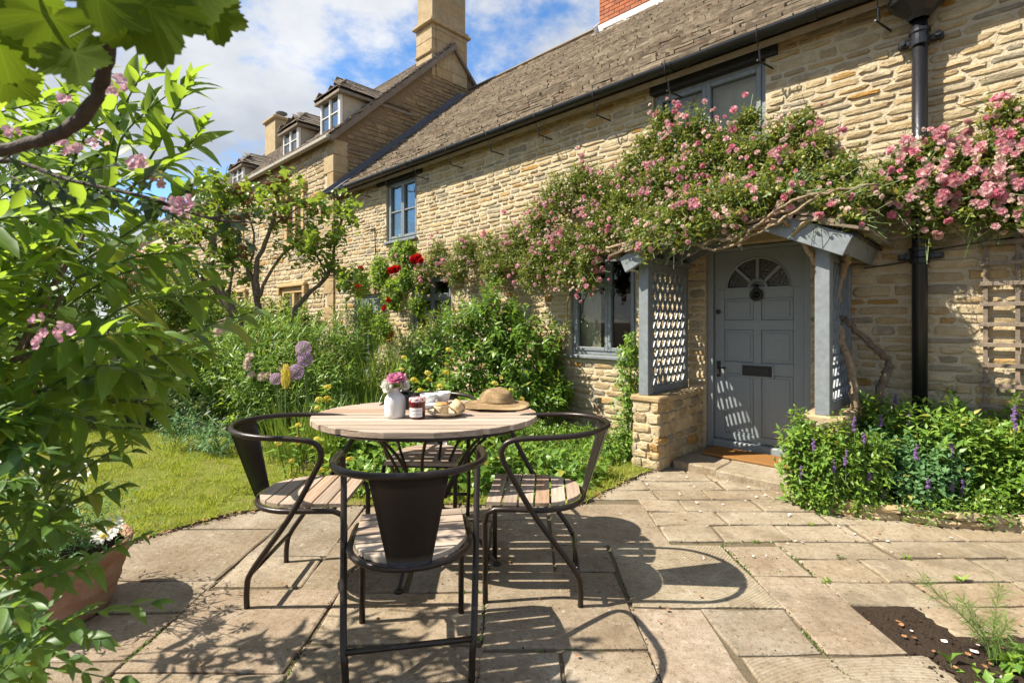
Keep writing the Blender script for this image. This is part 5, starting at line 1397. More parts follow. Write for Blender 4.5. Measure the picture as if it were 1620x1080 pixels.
# camera
cp = on(640, 644)
ca = thing('camera', 'black camera standing behind the white vase', 'camera', Matrix.Translation(cp) @ Matrix.Rotation(rad(12), 4, 'Z'))
MB().box(-.062, .066, -.025, .025, 0, .080, bev=.010).build('camera_body', M_CAMB, ca)
MB().box(-.028, .030, -.026, .022, .0805, .108, bev=.012).build('viewfinder', M_CAMB, ca)
MB().lathe([(.034, 0), (.035, .03), (.032, .032), (.036, .05), (.036, .066), (.03, .067), (.0, .055)], (0, 0, 0), 24).build('lens', M_CAMB, ca, True, Matrix.Translation((0, -.0255, .042)) @ Matrix.Rotation(rad(90), 4, 'X'))
MB().lathe([(.011, 0), (.011, .012), (.009, .014), (0, .014)], (.046, 0, .0802), 16).build('dial', M_CAMB, ca)
# straw hat
hp = on(785, 643)
hat = thing('straw_hat', 'woven straw sun hat with a wide brim at the right of the table', 'hat', hp)
prof = [(.100, .022), (.103, .028), (.106, .034), (.103, .047), (.100, .051), (.100, .055), (.090, .072), (.080, .086), (.060, .100), (.035, .108), (0, .110)]
o_ = MB().lathe(prof, (0, 0, 0), 48); o_.V = [(x * 1.0, y, z * (1 + .04 * math.sin(2 * math.atan2(y, x)))) for x, y, z in o_.V]; o_.build('crown', M_STRAW, hat, True)
prof = [(.098, .024), (.12, .020), (.15, .012), (.18, .008), (.196, .010), (.1965, .013), (.18, .012), (.15, .017), (.12, .026), (.100, .030)]
o_ = MB().lathe(prof, (0, 0, 0), 56); o_.V = [(x, y, max(.002, z + .006 * math.sin(3 * math.atan2(y, x) + .6) * (math.hypot(x, y) / .2) ** 2)) for x, y, z in o_.V]; o_.build('brim', M_STRAW, hat, True)

# terracotta pot
pp = Vector((-1.95, 2.16, 0))
pot = thing('terracotta_pot', 'large ribbed terracotta pot of daisies at the edge of the paving', 'plant pot', pp)
prof = [(0, .0), (.17, 0), (.185, .01), (.205, .06), (.21, .075), (.206, .085), (.222, .125), (.227, .14), (.222, .15), (.236, .19), (.241, .205), (.236, .215), (.248, .255), (.256, .262), (.262, .285), (.268, .325), (.262, .332), (.246, .330), (.238, .29), (0, .285)]
prof = [(r_, z_ * .88) for r_, z_ in prof]
MB().lathe(prof, (0, 0, 0), 48).build('pot_wall', M_TERRA, pot, True)
MB().lathe([(.237, .257), (.1, .268), (0, .275)], (0, 0, 0), 24).build('compost', M_SOIL, pot, True)

# ------------------------------------------------------------------ planting
FRAME = np.array(Matrix.Rotation(ROT, 3, 'Z'))
def wblob(px, py, r, o, th=.16, ry=None):
    """a clump on the cottage wall, o metres out, as wide as r photo pixels"""
    s_, h, Y = FX(px, py, o); rm = r * Y / FOC
    return (FP(s_, o, h), (rm, th, (ry or r) * Y / FOC), FRAME)
def pblob(px, py, Y, rx, ry, rd=None):
    k = Y / FOC; return (PX(px, py, Y), (rx * k, rd if rd else (rx + ry) / 2 * k, ry * k))
def onface(px, py, o): s_, h, Y = FX(px, py, o); return FP(s_, o, h)

# the pink climbing rose over the wall and the porch
ROSE_OUT = [(650, 425, 26, .2), (690, 405, 30, .2), (735, 395, 34, .2), (775, 395, 34, .2), (815, 385, 40, .22), (850, 350, 38, .22), (880, 310, 42, .22), (915, 285, 38, .22), (950, 300, 46, .22),
            (860, 405, 34, .25), (905, 385, 44, .25), (950, 365, 44, .3), (985, 320, 44, .3), (1000, 265, 36, .25), (1025, 225, 26, .22), (1050, 190, 24, .2), (1040, 290, 46, .35), (1060, 235, 46, .3), (1100, 210, 42, .3), (1095, 270, 48, .4), (1100, 320, 34, .7),
            (1140, 240, 46, .35), (1150, 295, 42, .6), (1180, 190, 28, .22), (1190, 250, 46, .4), (1200, 300, 36, .75), (1235, 215, 34, .3), (1240, 270, 44, .5), (1270, 190, 24, .22), (1290, 235, 38, .3), (1300, 285, 38, .5), (1335, 265, 34, .35), (1340, 310, 30, .6), (1375, 295, 30, .4),
            (1000, 350, 36, .6), (1045, 345, 30, .75), (1030, 386, 18, 1.0), (1075, 370, 20, 1.02), (1120, 350, 22, 1.04), (1170, 343, 18, 1.04), (665, 440, 22, .25), (720, 425, 30, .25), (780, 430, 34, .28), (840, 425, 36, .28), (890, 430, 32, .28), (930, 440, 22, .28), (1020, 372, 30, .95), (1060, 350, 34, 1.0), (1085, 335, 34, 1.0), (1125, 322, 36, 1.0), (1165, 312, 34, 1.0), (1205, 312, 28, 1.0), (1250, 300, 26, .95), (1310, 320, 24, .9), (1095, 365, 18, 1.0), (1340, 345, 20, .9), (930, 410, 24, .3), (1010, 385, 18, .8), (1355, 345, 22, .5)]
ROSE_R = [(1405, 275, 24, .2), (1440, 250, 32, .2), (1480, 240, 32, .22), (1455, 285, 34, .3), (1500, 275, 42, .3), (1545, 250, 38, .25), (1555, 300, 38, .3), (1600, 225, 38, .22), (1605, 285, 44, .3), (1600, 335, 28, .3), (1640, 250, 60, .25), (1480, 320, 24, .3), (1545, 335, 20, .3), (1415, 315, 26, .4), (1470, 355, 12, .3), (1590, 180, 24, .2)]
def climbing_rose(name, label, blobs, ntw, nfl, red=False, base=None, leafm=L_ROSE, size=.042, flm=F_PINK, fsize=(.028, .058), nl=7):
    bl = [wblob(x, y, r, o, .12) for x, y, r, o in blobs]
    base = base or FP(1.1, .35, 0)
    t = thing(name, label, 'climbing rose', base)
    pos, out = blob_pts(bl, ntw, .25, .3, -.2)
    P, D, Nn, S, tw = twig_leaves(pos, out, .17, nl, size, .25, .95, .2, .55, .45)
    place(LF_OVAL, leafT(P, D, Nn, S, base), 'leaf', leafm, t, Matrix.Translation(base), 300, smooth=True, stuff='foliage', minpx=9)
    mb = MB(); tw_tubes(mb, (tw[0] - np.array(base), tw[1], tw[2]), .0022, .5, 1.5); mb.build('twig', M_STEM, t)['kind'] = 'stuff'
    fp, fo = blob_pts(bl, nfl, .8, .3, .1)
    tocam = norm(np.array([0, 0, EYE]) - fp)
    # blooms in small sprays
    k = max(1, nfl // 3); c = fp[:k]; P2 = np.repeat(c, 3, 0) + NR.normal(size=(k * 3, 3)) * .045; o2 = np.repeat(fo[:k] * .5 + tocam[:k] * .7, 3, 0) + rvec(k * 3) * .45
    P2 = np.concatenate([P2, fp[k:k + nfl // 4]]); o2 = np.concatenate([o2, (fo * .5 + tocam * .6)[k:k + nfl // 4] + rvec(len(fp[k:k + nfl // 4])) * .4])
    P2 = P2 + norm(o2) * .03
    S2 = NR.uniform(*fsize, len(P2)) * np.where(NR.rand(len(P2)) < .22, 1.25, 1.0)
    flowers(t, base, P2, o2, S2, ROSE, flm, 'rose_bloom', 300, 7)
    if flm is F_PINK:
        n2 = int(nfl * .9); fp, fo = blob_pts(bl, n2, .8, .3, .1); tocam = norm(np.array([0, 0, EYE]) - fp)
        c = np.repeat(fp[:n2 // 3], 3, 0) + NR.normal(size=(n2 // 3 * 3, 3)) * .05; o2 = np.repeat((fo * .5 + tocam * .7)[:n2 // 3], 3, 0) + rvec(len(c)) * .5
        flowers(t, base, c + norm(o2) * .03, o2, NR.uniform(.022, .042, len(c)), ROSE, F_FADED, 'faded_bloom', 300, 7)
    return t, base
crA, baseA = climbing_rose('climbing_rose', 'pink climbing rose sprawling over the porch roof and the stone wall', ROSE_OUT, 10500, 460, base=FP(1.32, .32, 0))
crB, baseB = climbing_rose('climbing_rose', 'pink climbing rose in full bloom on the wall beside the black downpipe', [(x, y, r * .94, o * .6) for x, y, r, o in ROSE_R], 2500, 190, base=FP(2.3, .12, 0), leafm=L_ROSE, fsize=(.04, .066), size=.042)
# its old stems and canes
def cane(pts, r0, r1, t, base, name='cane', mat=M_CANE, n=7, wig=.012):
    P = [onface(*p) - base for p in pts]; Q = smooth_path(P, 6)
    Q = [q + Vector((R.uniform(-wig, wig), R.uniform(-wig, wig), R.uniform(-wig, wig))) * (0 if i in (0, len(Q) - 1) else 1) for i, q in enumerate(Q)]
    m_ = len(Q); MB().tube(Q, [(r0 + (r1 - r0) * i / (m_ - 1)) * R.uniform(.85, 1.2) for i in range(m_)], n).build(name, mat, t, True)
cane([(1352, 650, .38), (1347, 590, .38), (1330, 530, .36), (1322, 480, .34), (1333, 430, .36), (1340, 405, .5), (1330, 375, .75), (1290, 345, .95), (1255, 372, .95)], .030, .018, crA, baseA, 'stem')
cane([(1388, 640, .30), (1398, 600, .28), (1405, 573, .26), (1378, 545, .28), (1352, 520, .32), (1330, 500, .34)], .026, .020, crA, baseA, 'stem', M_BARK)
cane([(1298, 440, .80), (1280, 400, .86), (1262, 365, .92), (1235, 352, 1.0), (1200, 362, 1.0), (1150, 372, 1.0)], .020, .012, crA, baseA)
cane([(990, 398, 1.0), (1040, 388, 1.02), (1090, 384, 1.02), (1128, 396, 1.0), (1170, 382, 1.02), (1240, 346, 1.04), (1300, 308, 1.0), (1370, 294, .9)], .010, .008, crA, baseA)
cane([(1168, 390, 1.05), (1180, 372, 1.05), (1230, 330, 1.06), (1300, 305, 1.0), (1390, 292, .8)], .011, .007, crA, baseA)
cane([(960, 392, .8), (1020, 378, .95), (1080, 368, 1.0), (1130, 364, 1.02), (1200, 346, 1.02), (1260, 330, 1.0)], .013, .010, crA, baseA)
cane([(1110, 392, 1.0), (1130, 378, 1.02), (1160, 380, 1.03), (1180, 360, 1.03), (1235, 348, 1.0)], .012, .012, crA, baseA)
cane([(890, 560, .06), (896, 500, .07), (905, 450, .1), (930, 400, .2), (960, 340, .22), (1000, 260, .2)], .011, .006, crA, baseA)
cane([(905, 450, .1), (880, 400, .15), (830, 420, .15), (760, 440, .12), (700, 430, .12)], .008, .004, crA, baseA)
cane([(940, 410, .2), (985, 360, .4), (1050, 320, .5), (1130, 250, .4)], .009, .005, crA, baseA)
cane([(1330, 360, .7), (1350, 345, .3), (1420, 350, .15), (1500, 345, .12), (1640, 330, .12)], .008, .006, crB, baseB)
cane([(1640, 420, .1), (1600, 330, .12), (1540, 290, .15), (1440, 270, .15)], .012, .005, crB, baseB)

# red climbing rose round the small window
RED = [(570, 450, 26, .25), (580, 500, 22, .3), (600, 430, 30, .25), (630, 400, 26, .25), (620, 465, 30, .3), (600, 520, 30, .35), (640, 440, 26, .3), (660, 480, 20, .3), (645, 395, 20, .25)]
rr_, rb_ = climbing_rose('climbing_rose', 'deep red climbing rose around the window beside the pink one', RED, 1900, 6, base=FP(-5.3, .3, 0), leafm=L_SHRUB, size=.06, flm=F_RED, fsize=(.07, .09), nl=6)
tc_ = lambda p: Vector((0, 0, EYE)) - p
rp = [onface(x, y, .5) for x, y in ((655, 411), (661, 408), (624, 426), (618, 428), (571, 425), (567, 455), (570, 462), (666, 412), (563, 448), (630, 424))]
flowers(rr_, rb_, rp, [tuple(tc_(p).normalized() + Vector((R.uniform(-.4, .4), 0, .3))) for p in rp], [.13, .12, .12, .11, .09, .12, .11, .08, .08, .08], big, F_RED, 'red_rose_bloom')

# big evergreen bush behind the table, variegated bush beside it
bush('evergreen_bush', 'large glossy bright green bush behind the straw hat', 'bush', (-.5, 6.1, 0), [((-.55, 6.05, .75), (.80, .5, .72)), ((-.25, 6.1, 1.15), (.5, .42, .50)), ((.20, 5.95, .78), (.50, .42, .60)), ((-1.0, 6.15, .55), (.45, .4, .50)), ((-.1, 5.8, .4), (.7, .4, .42)), ((.42, 5.75, .42), (.30, .3, .35))], 1600, 8, .095, LF_MED, L_BUSH, .17, trunks=6)
bush('variegated_bush', 'grey green variegated bush left of the glossy bush', 'bush', (-1.35, 6.8, 0), [((-1.35, 6.8, .72), (.50, .4, .55)), ((-1.05, 6.7, .9), (.36, .3, .42)), ((-1.7, 6.9, .5), (.36, .3, .42))], 800, 8, .06, LF_NARROW + LF_MED[:1], L_VARIG, .15)
# small climber by the porch post and low growth at its foot
bush('leafy_climber', 'light green climber growing up against the left porch post', 'climber', FP(-.55, .55, 0), [(FP(-.52, .55, .35), (.17, .2, .36), FRAME), (FP(-.5, .62, .75), (.15, .16, .35), FRAME), (FP(-.42, .70, 1.02), (.10, .12, .16), FRAME), (FP(-.6, .75, .14), (.26, .25, .16), FRAME)], 420, 7, .048, LF_OVAL, L_HERB, .10)
bush('ground_cover', 'low yellow green ground cover in front of the window', 'ground cover', (.55, 5.2, 0), [((.35, 5.15, .06), (.55, .35, .18)), ((.75, 4.95, .06), (.40, .30, .16)), ((.0, 5.0, .05), (.4, .3, .18)), ((.95, 4.62, .04), (.22, .2, .12)), ((.3, 4.5, .04), (.35, .25, .14)), ((.7, 4.45, .03), (.3, .2, .10))], 1000, 7, .042, LF_OVAL, L_BUSH, .09, nolimbs=True)
bush('flowering_herb', 'wispy pale green herb at the foot of the sunny wall', 'herb', (.1, 5.6, 0), [((.15, 5.55, .2), (.35, .2, .25)), ((-.25, 5.3, .2), (.4, .25, .26))], 360, 8, .03, LF_NARROW, L_SILV, .16, up=.9, nolimbs=True)

# yellow whorled flowers (a phlomis) round and behind the table
def phlomis(label, base, spots, nleaf, blobs):
    t = bush('yellow_flowered_plant', label, 'plant', base, blobs, nleaf, 7, .095, LF_MED + LF_OVAL, L_HERB, .16, up=.8, spread=1.0, group='yellow whorled flowers', droop=.15)
    base = Vector(base); mb = MB(); P = []
    for (x, y, Y) in spots:
        p = PX(x, y, Y); P.append(p); mb.tube([Vector((p.x + R.uniform(-.04, .04), p.y + .05, .03)) - base, p - base], [.005, .004], 5)
    mb.build('flower_stem', M_STEM, t)
    flowers(t, base, P, [(R.uniform(-.4, .4), R.uniform(-.4, .4), 1) for _ in P], [R.uniform(.045, .066) for _ in P], WHORL, F_YEL, 'yellow_whorl')
    lp = []; ld = []
    for p in P:
        for q in range(9): a = R.uniform(0, 6.28); lp.append(tuple(p + Vector((0, .005, -.012 - .05 * (q // 3)))));  ld.append((math.cos(a), math.sin(a), R.uniform(-.2, .5)))
    place(LF_MED, leafT(np.array(lp), np.array(ld), np.tile([0, 0, 1.0], (len(lp), 1)) + rvec(len(lp)) * .3, .055 + .06 * NR.rand(len(lp)), base), 'leaf', L_HERB, t, Matrix.Translation(base), 0, smooth=True, stuff='stem_leaves')
phlomis('yellow whorled plant left of the table', (-1.05, 4.3, 0), [(505, 632, 4.2), (518, 612, 4.25), (517, 630, 4.2), (502, 645, 4.1), (520, 634, 4.3), (556, 650, 4.1), (472, 672, 4.0), (471, 692, 4.0), (462, 728, 3.9), (463, 750, 3.9), (500, 705, 3.95), (503, 695, 3.95), (508, 743, 3.85), (553, 726, 3.85), (470, 700, 3.95), (440, 700, 3.9), (525, 745, 3.8)], 130, [((-1.15, 4.3, .25), (.40, .3, .26)), ((-.75, 4.15, .2), (.36, .25, .22))])
phlomis('yellow whorled plant directly behind the vase and cups', (-.55, 4.55, 0), [(636, 584, 4.6), (639, 565, 4.6), (679, 600, 4.5), (677, 590, 4.5), (706, 589, 4.6), (697, 611, 4.4), (655, 601, 4.5), (710, 553, 4.7), (707, 575, 4.7), (665, 617, 4.4), (720, 624, 4.3), (825, 631, 4.6), (783, 606, 4.7), (808, 617, 4.6), (705, 696, 4.0), (697, 700, 4.0), (680, 625, 4.4), (640, 640, 4.3), (742, 640, 4.4)], 150, [((-.6, 4.55, .35), (.40, .3, .35)), ((-.25, 4.7, .25), (.40, .3, .28))])
bush('lush_foliage', 'broad leaved green plants under the far edge of the table', 'plant', (-.5, 3.85, 0), [((-.75, 3.9, .14), (.40, .25, .2)), ((-.25, 3.85, .15), (.42, .25, .22)), ((.1, 4.05, .12), (.3, .25, .18)), ((-1.15, 3.9, .1), (.3, .22, .16)), ((-.95, 3.62, .07), (.30, .13, .14)), ((-.5, 3.60, .08), (.34, .12, .15)), ((.15, 3.66, .05), (.3, .13, .12)), ((.5, 4.0, .08), (.3, .25, .16))], 420, 7, .10, LF_MED + LF_OVAL, L_HERB, .16, up=.9, nolimbs=True)

# grassy clumps with strap leaves
def straps(name, label, base, spots, n, ln, mat=L_STRAP, group=None, lean=(.25, 1.0)):
    base = Vector(base); t = thing(name, label, 'plant', base, group)
    T = []
    for k in range(n):
        x, y, r = spots[k % len(spots)]
        a = R.uniform(0, 6.283); L = ln * R.uniform(.55, 1.15); q = r * math.sqrt(R.random())
        M_ = Matrix.Translation((x - base.x + q * math.cos(a), y - base.y + q * math.sin(a), 0)) @ Matrix.Rotation(a - math.pi / 2 + R.uniform(-.5, .5), 4, 'Z') @ Matrix.Rotation(-R.uniform(0, .35), 4, 'X') @ Matrix.Diagonal((L * .5, L * R.uniform(.8, 1.5), L, 1))
        T.append(np.array(M_))
    place(LF_STRAP, np.array(T), 'strap_leaf', mat, t, Matrix.Translation(base), 300, smooth=True, stuff='strap_leaves'); return t
straps('day_lily', 'tall clump of strap leaves left of the variegated bush', (-1.9, 5.9, 0), [(-1.9, 5.9, .25), (-1.55, 5.6, .2), (-2.2, 6.2, .2)], 420, .95)
straps('grass_clump', 'arching grassy clump behind the left chair', (-1.75, 4.55, 0), [(-1.7, 4.5, .3), (-1.35, 4.6, .25), (-2.0, 4.6, .25), (-1.5, 4.25, .15), (-1.0, 4.7, .2)], 640, .60)
straps('crocosmia', 'upright sword leaved clump at the foot of the far wall', (-2.3, 7.4, 0), [(-2.2, 7.4, .3), (-1.7, 7.2, .25)], 260, .95)

# alliums and the yellow poker
al = [(480, 551, 24), (483, 568, 23), (468, 588, 24), (437, 599, 19)]
lb = ['highest of the four purple globe alliums', 'purple globe allium just below the highest one', 'purple globe allium right beside the yellow poker', 'smallest purple globe allium left of the yellow poker']
for (x, y, d), l_ in zip(al, lb):
    p = PX(x, y, 4.6); b0 = Vector((p.x + .02, p.y, 0)); t = thing('allium', l_, 'flower', b0, 'purple globe alliums')
    MB().tube(smooth_path([(0, 0, 0), (.01, 0, p.z * .5), tuple(p - b0)], 4), .006, 6).build('flower_stem', M_STEM, t)
    link('globe', BALL.mesh('globe', F_LILA, False), t, Matrix.Translation(p - b0) @ Matrix.Rotation(R.random() * 3, 4, 'Z') @ Matrix.Scale(d * 4.6 / FOC, 4))
p = PX(452, 600, 4.5); b0 = Vector((p.x, p.y, 0)); t = thing('red_hot_poker', 'yellow poker flower spike among the alliums', 'flower', b0)
MB().tube([(0, 0, 0), tuple(p - b0)], .007, 6).build('flower_stem', M_STEM, t)
link('spike', TUFT.mesh('spike', F_YEL, False), t, Matrix.Translation(p - b0 + Vector((0, 0, .03))) @ Matrix.Diagonal((.075, .075, .36, 1)))

# lilac tree
LB = Vector((-2.75, 6.0, 0)); lil = thing('lilac_tree', 'gnarled lilac tree with sparse leaves in front of the neighbour house', 'tree', LB)
def L2(x, y, Y=6.0): return PX(x, y, Y) - LB
limbs = [([(425, 600), (410, 520), (407, 470), (395, 430), (375, 400), (352, 365), (340, 330)], .05, .012), ([(400, 600), (375, 505), (345, 450), (336, 410), (345, 350), (350, 310), (342, 285)], .05, .010), ([(407, 470), (406, 420), (428, 360), (440, 315), (452, 285)], .035, .009),
         ([(455, 600), (462, 505), (485, 468), (517, 436), (530, 390), (540, 350), (545, 320)], .036, .009), ([(517, 436), (500, 400), (488, 380)], .015, .006), ([(407, 475), (440, 410), (470, 385), (478, 365)], .022, .006), ([(375, 505), (335, 455), (298, 420), (275, 392), (262, 360)], .032, .008),
         ([(517, 436), (545, 435), (555, 440)], .012, .004), ([(395, 430), (402, 380), (392, 330), (398, 300)], .016, .005), ([(345, 350), (330, 310), (318, 290)], .010, .004), ([(428, 360), (470, 330), (500, 320)], .012, .005), ([(336, 410), (310, 380), (300, 350)], .012, .005), ([(370, 520), (362, 470), (368, 420), (362, 385)], .025, .008)]
tips = []
for i, (pts, r0, r1) in enumerate(limbs):
    Yo = 6.0 + (.25 if i % 3 == 0 else -.2 if i % 3 == 1 else 0) * .8
    Q = smooth_path([L2(x, y, 6.0 + (Yo - 6.0) * k / (len(pts) - 1)) for k, (x, y) in enumerate(pts)], 5); m_ = len(Q)
    Q = [q + Vector((R.uniform(-.012, .012), R.uniform(-.012, .012), 0)) for q in Q]
    MB().tube(Q, [(r0 + (r1 - r0) * k / (m_ - 1)) * R.uniform(.88, 1.15) for k in range(m_)], 8).build('trunk' if i in (0, 1, 3) else 'limb', M_BARK, lil, True)
    for q in Q[m_ // 2:]: tips += [q + LB] * 2
    tips += [Q[-1] + LB] * 6
tp = np.array([tuple(x) for x in tips]); tp = np.concatenate([tp, tp[::2]]); tp = tp + NR.normal(size=tp.shape) * .10
P, D, Nn, S, tw = twig_leaves(tp, norm(rvec(len(tp)) + np.array([0, 0, .6])), .13, 6, .085, .4, 1.0, .35, .5)
place(LF_HEART, leafT(P, D, Nn, S, LB), 'leaf', L_LILAC, lil, Matrix.Translation(LB), 300, smooth=True, stuff='foliage')
mb = MB(); tw_tubes(mb, (tw[0] - np.array(LB), tw[1], tw[2]), .003, 1.0, 1.8); mb.build('twig', M_BARK, lil)['kind'] = 'stuff'
sh_ = [(430, 292), (437, 300), (396, 312), (375, 348), (455, 345), (318, 372), (500, 332), (470, 318), (350, 330), (300, 395), (385, 395), (446, 285), (372, 300)]
P = [PX(x + R.gauss(0, 7), y + R.gauss(0, 5), 5.9 + R.uniform(-.06, .06)) for x, y in sh_ for _ in range(7)]
flowers(lil, LB, P, [(R.uniform(-.3, .3), -.3, 1) for _ in P], [R.uniform(.04, .075) for _ in P], [TUFT], F_BROWN, 'seed_head')

# shrubs and perennials in the far left border
bush('red_maple', 'small red leaved maple behind the lilac', 'tree', (-5.4, 8.0, 0), [(PX(240, 420, 7.9), (.42, .35, .36)), (PX(215, 450, 7.8), (.40, .35, .30)), (PX(270, 440, 8.0), (.36, .3, .28)), (PX(180, 400, 8.2), (.4, .3, .4))], 420, 8, .055, LF_NARROW + LF_MED, L_RED, .16, stem=M_BARKD, stemr=.004)
bush('laurel_hedge', 'dark evergreen hedge at the far left end of the lawn', 'hedge', (-7.0, 9.3, 0), [((-7.6, 9.4, 1.2), (1.2, .7, 1.3)), ((-6.0, 9.6, 1.0), (1.0, .6, 1.1)), ((-9.0, 9.0, 1.4), (1.2, .8, 1.6)), ((-6.6, 8.6, .6), (1.2, .6, .7))], 1500, 8, .11, LF_MED, L_SHRUB, .25, stem=M_BARKD, stemr=.006, nobj=200)
bt_ = bush('background_tree', 'leafy green tree standing behind the flowering shrub at the far left', 'tree', (-5.9, 6.0, 0), [((-5.9, 6.0, 2.7), (.95, .8, 1.0)), ((-6.6, 6.1, 2.2), (.9, .7, .9)), ((-5.2, 6.2, 1.9), (.6, .6, .7)), ((-6.2, 5.9, 1.2), (.9, .6, .8)), ((-7.4, 6.3, 2.6), (.9, .7, 1.1))], 1300, 8, .12, LF_MED, L_BUSH, .25, stem=M_BARK, stemr=.005, nobj=150)
MB().tube(smooth_path([(0, 0, 0), (.05, 0, 1.0), (-.05, .05, 2.0), (0, 0, 3.0)], 4), [.09 - .005 * i for i in range(13)], 9).build('trunk', M_BARK, bt_, True)
bush('golden_shrub', 'yellow variegated shrub in the border beyond the lawn', 'shrub', (-3.6, 6.9, 0), [(PX(285, 575, 6.6), (.50, .4, .42)), (PX(320, 600, 6.5), (.40, .35, .32)), (PX(250, 545, 6.9), (.36, .3, .30))], 700, 8, .05, LF_OVAL, L_VARIG, .14)
bush('purple_acer', 'low purple leaved acer by the edge of the lawn', 'shrub', (-4.2, 6.3, 0), [(PX(215, 575, 6.3), (.55, .3, .22)), (PX(225, 612, 6.2), (.55, .3, .16)), (PX(190, 600, 6.2), (.5, .3, .25))], 500, 8, .06, LF_NARROW, L_PURP, .16, stem=M_BARKD, droop=.5)
bush('hellebore', 'pale green hellebore low in the border', 'plant', (-3.5, 5.9, 0), [(PX(290, 622, 5.9), (.36, .25, .18)), (PX(325, 630, 5.8), (.30, .25, .16))], 240, 7, .09, LF_MED, L_SILV, .13, up=.7)
bush('fern_underplanting', 'dark shaded perennials along the back of the lawn', 'plant', (-4.3, 5.9, 0), [((-4.4, 6.0, .22), (.8, .4, .34)), ((-3.4, 5.7, .18), (.7, .35, .28)), ((-5.4, 6.4, .3), (.8, .4, .45)), ((-2.75, 5.5, .16), (.45, .3, .24))], 700, 7, .09, LF_NARROW + LF_MED, L_DARK, .18, up=.7, nolimbs=True)
bush('mixed_shrub', 'mid green shrub filling the border under the lilac', 'shrub', (-3.2, 6.7, 0), [(PX(300, 470, 7.0), (.50, .4, .50)), (PX(365, 510, 6.7), (.45, .4, .42)), (PX(250, 490, 7.2), (.50, .4, .55)), (PX(475, 515, 6.9), (.38, .3, .36)), (PX(430, 500, 7.2), (.40, .3, .34))], 1000, 8, .085, LF_MED + LF_OVAL, L_LILAC, .18)
pr_ = bush('rose_bush', 'dark green rose bush with a few pale blooms', 'rose bush', (-2.95, 6.0, 0), [(PX(340, 570, 5.8), (.50, .4, .45)), (PX(385, 600, 5.6), (.45, .35, .40)), (PX(300, 560, 6.0), (.40, .3, .35)), (PX(420, 640, 5.4), (.45, .3, .34))], 900, 8, .065, LF_MED, L_SHRUB, .15)
P = [PX(x, y, 4.95) for x, y in ((283, 532), (293, 528), (301, 534), (288, 538), (350, 512), (356, 520), (344, 526), (358, 508), (346, 516), (395, 564), (391, 574), (398, 593), (415, 596), (424, 594), (392, 580))]
flowers(pr_, Vector((-2.95, 6.0, 0)), P, [(R.uniform(-.3, .3), -1, .5) for _ in P], [R.uniform(.07, .10) for _ in P], ROSE, F_PALE, 'pale_rose_bloom')
bush('feathery_perennial', 'tall feathery perennial with narrow leaves before the lilac', 'plant', (-2.2, 5.5, 0), [(PX(400, 540, 5.5), (.55, .35, .35)), (PX(460, 545, 5.4), (.50, .3, .32)), (PX(520, 545, 5.6), (.45, .3, .34)), (PX(440, 590, 5.2), (.6, .35, .38)), (PX(510, 600, 5.2), (.4, .3, .35)), (PX(560, 520, 6.4), (.4, .3, .4))], 1000, 9, .11, LF_NARROW, L_HERB, .24, up=1.0, droop=.1, spread=.8)
bush('edging_plant', 'small leafy plant at the edge of the lawn by the left chair', 'plant', (-2.35, 4.85, 0), [(PX(300, 672, 4.9), (.30, .22, .16)), (PX(340, 690, 4.7), (.25, .2, .14))], 160, 7, .07, LF_NARROW, L_SAGE, .14, up=.7)

# herb bed in front of the cottage wall, held by a low stone edging
hb = [(0, 0), (2.03, 3.68), (1.985, 3.52), (2.03, 3.36), (2.2, 3.25), (2.42, 3.20), (2.68, 3.09), (3.0, 3.03), (3.5, 2.92), (4.6, 2.7)]
sheet('herb_bed', hb[1:] + [tuple(FP(4.4, .03, 0)[:2]), tuple(FP(1.1, .03, 0)[:2])], 0.10, M_SOIL, .12, .02)
kerb = tag(bpy.data.objects.new('bed_edging', None), 'low rough stone edging along the herb bed', 'edging'); COL.objects.link(kerb)
Tk = []
for i in range(1, len(hb) - 1):
    a, e = Vector((*hb[i], 0)), Vector((*hb[i + 1], 0)); d = e - a; L = d.length; ang = math.atan2(d.y, d.x); x = 0
    while x < L:
        w_ = min(R.uniform(.16, .34), L - x + .02)
        for z0, h_ in ((0, .06), (.055, .05)):
            T = np.array(Matrix.Translation(a + d.normalized() * (x + w_ / 2)) @ Matrix.Rotation(ang + R.uniform(-.06, .06), 4, 'Z') @ Matrix.Translation((R.uniform(-.02, .02), 0, z0 + h_ / 2 - .01)) @ Matrix.Diagonal((w_ * .97, .045 * R.uniform(.7, 1.2), h_ * R.uniform(.9, 1.15), 1))); Tk.append(T)
        x += w_
place(STONES, np.array(Tk), 'stone', M_STONE, kerb, None, 300)
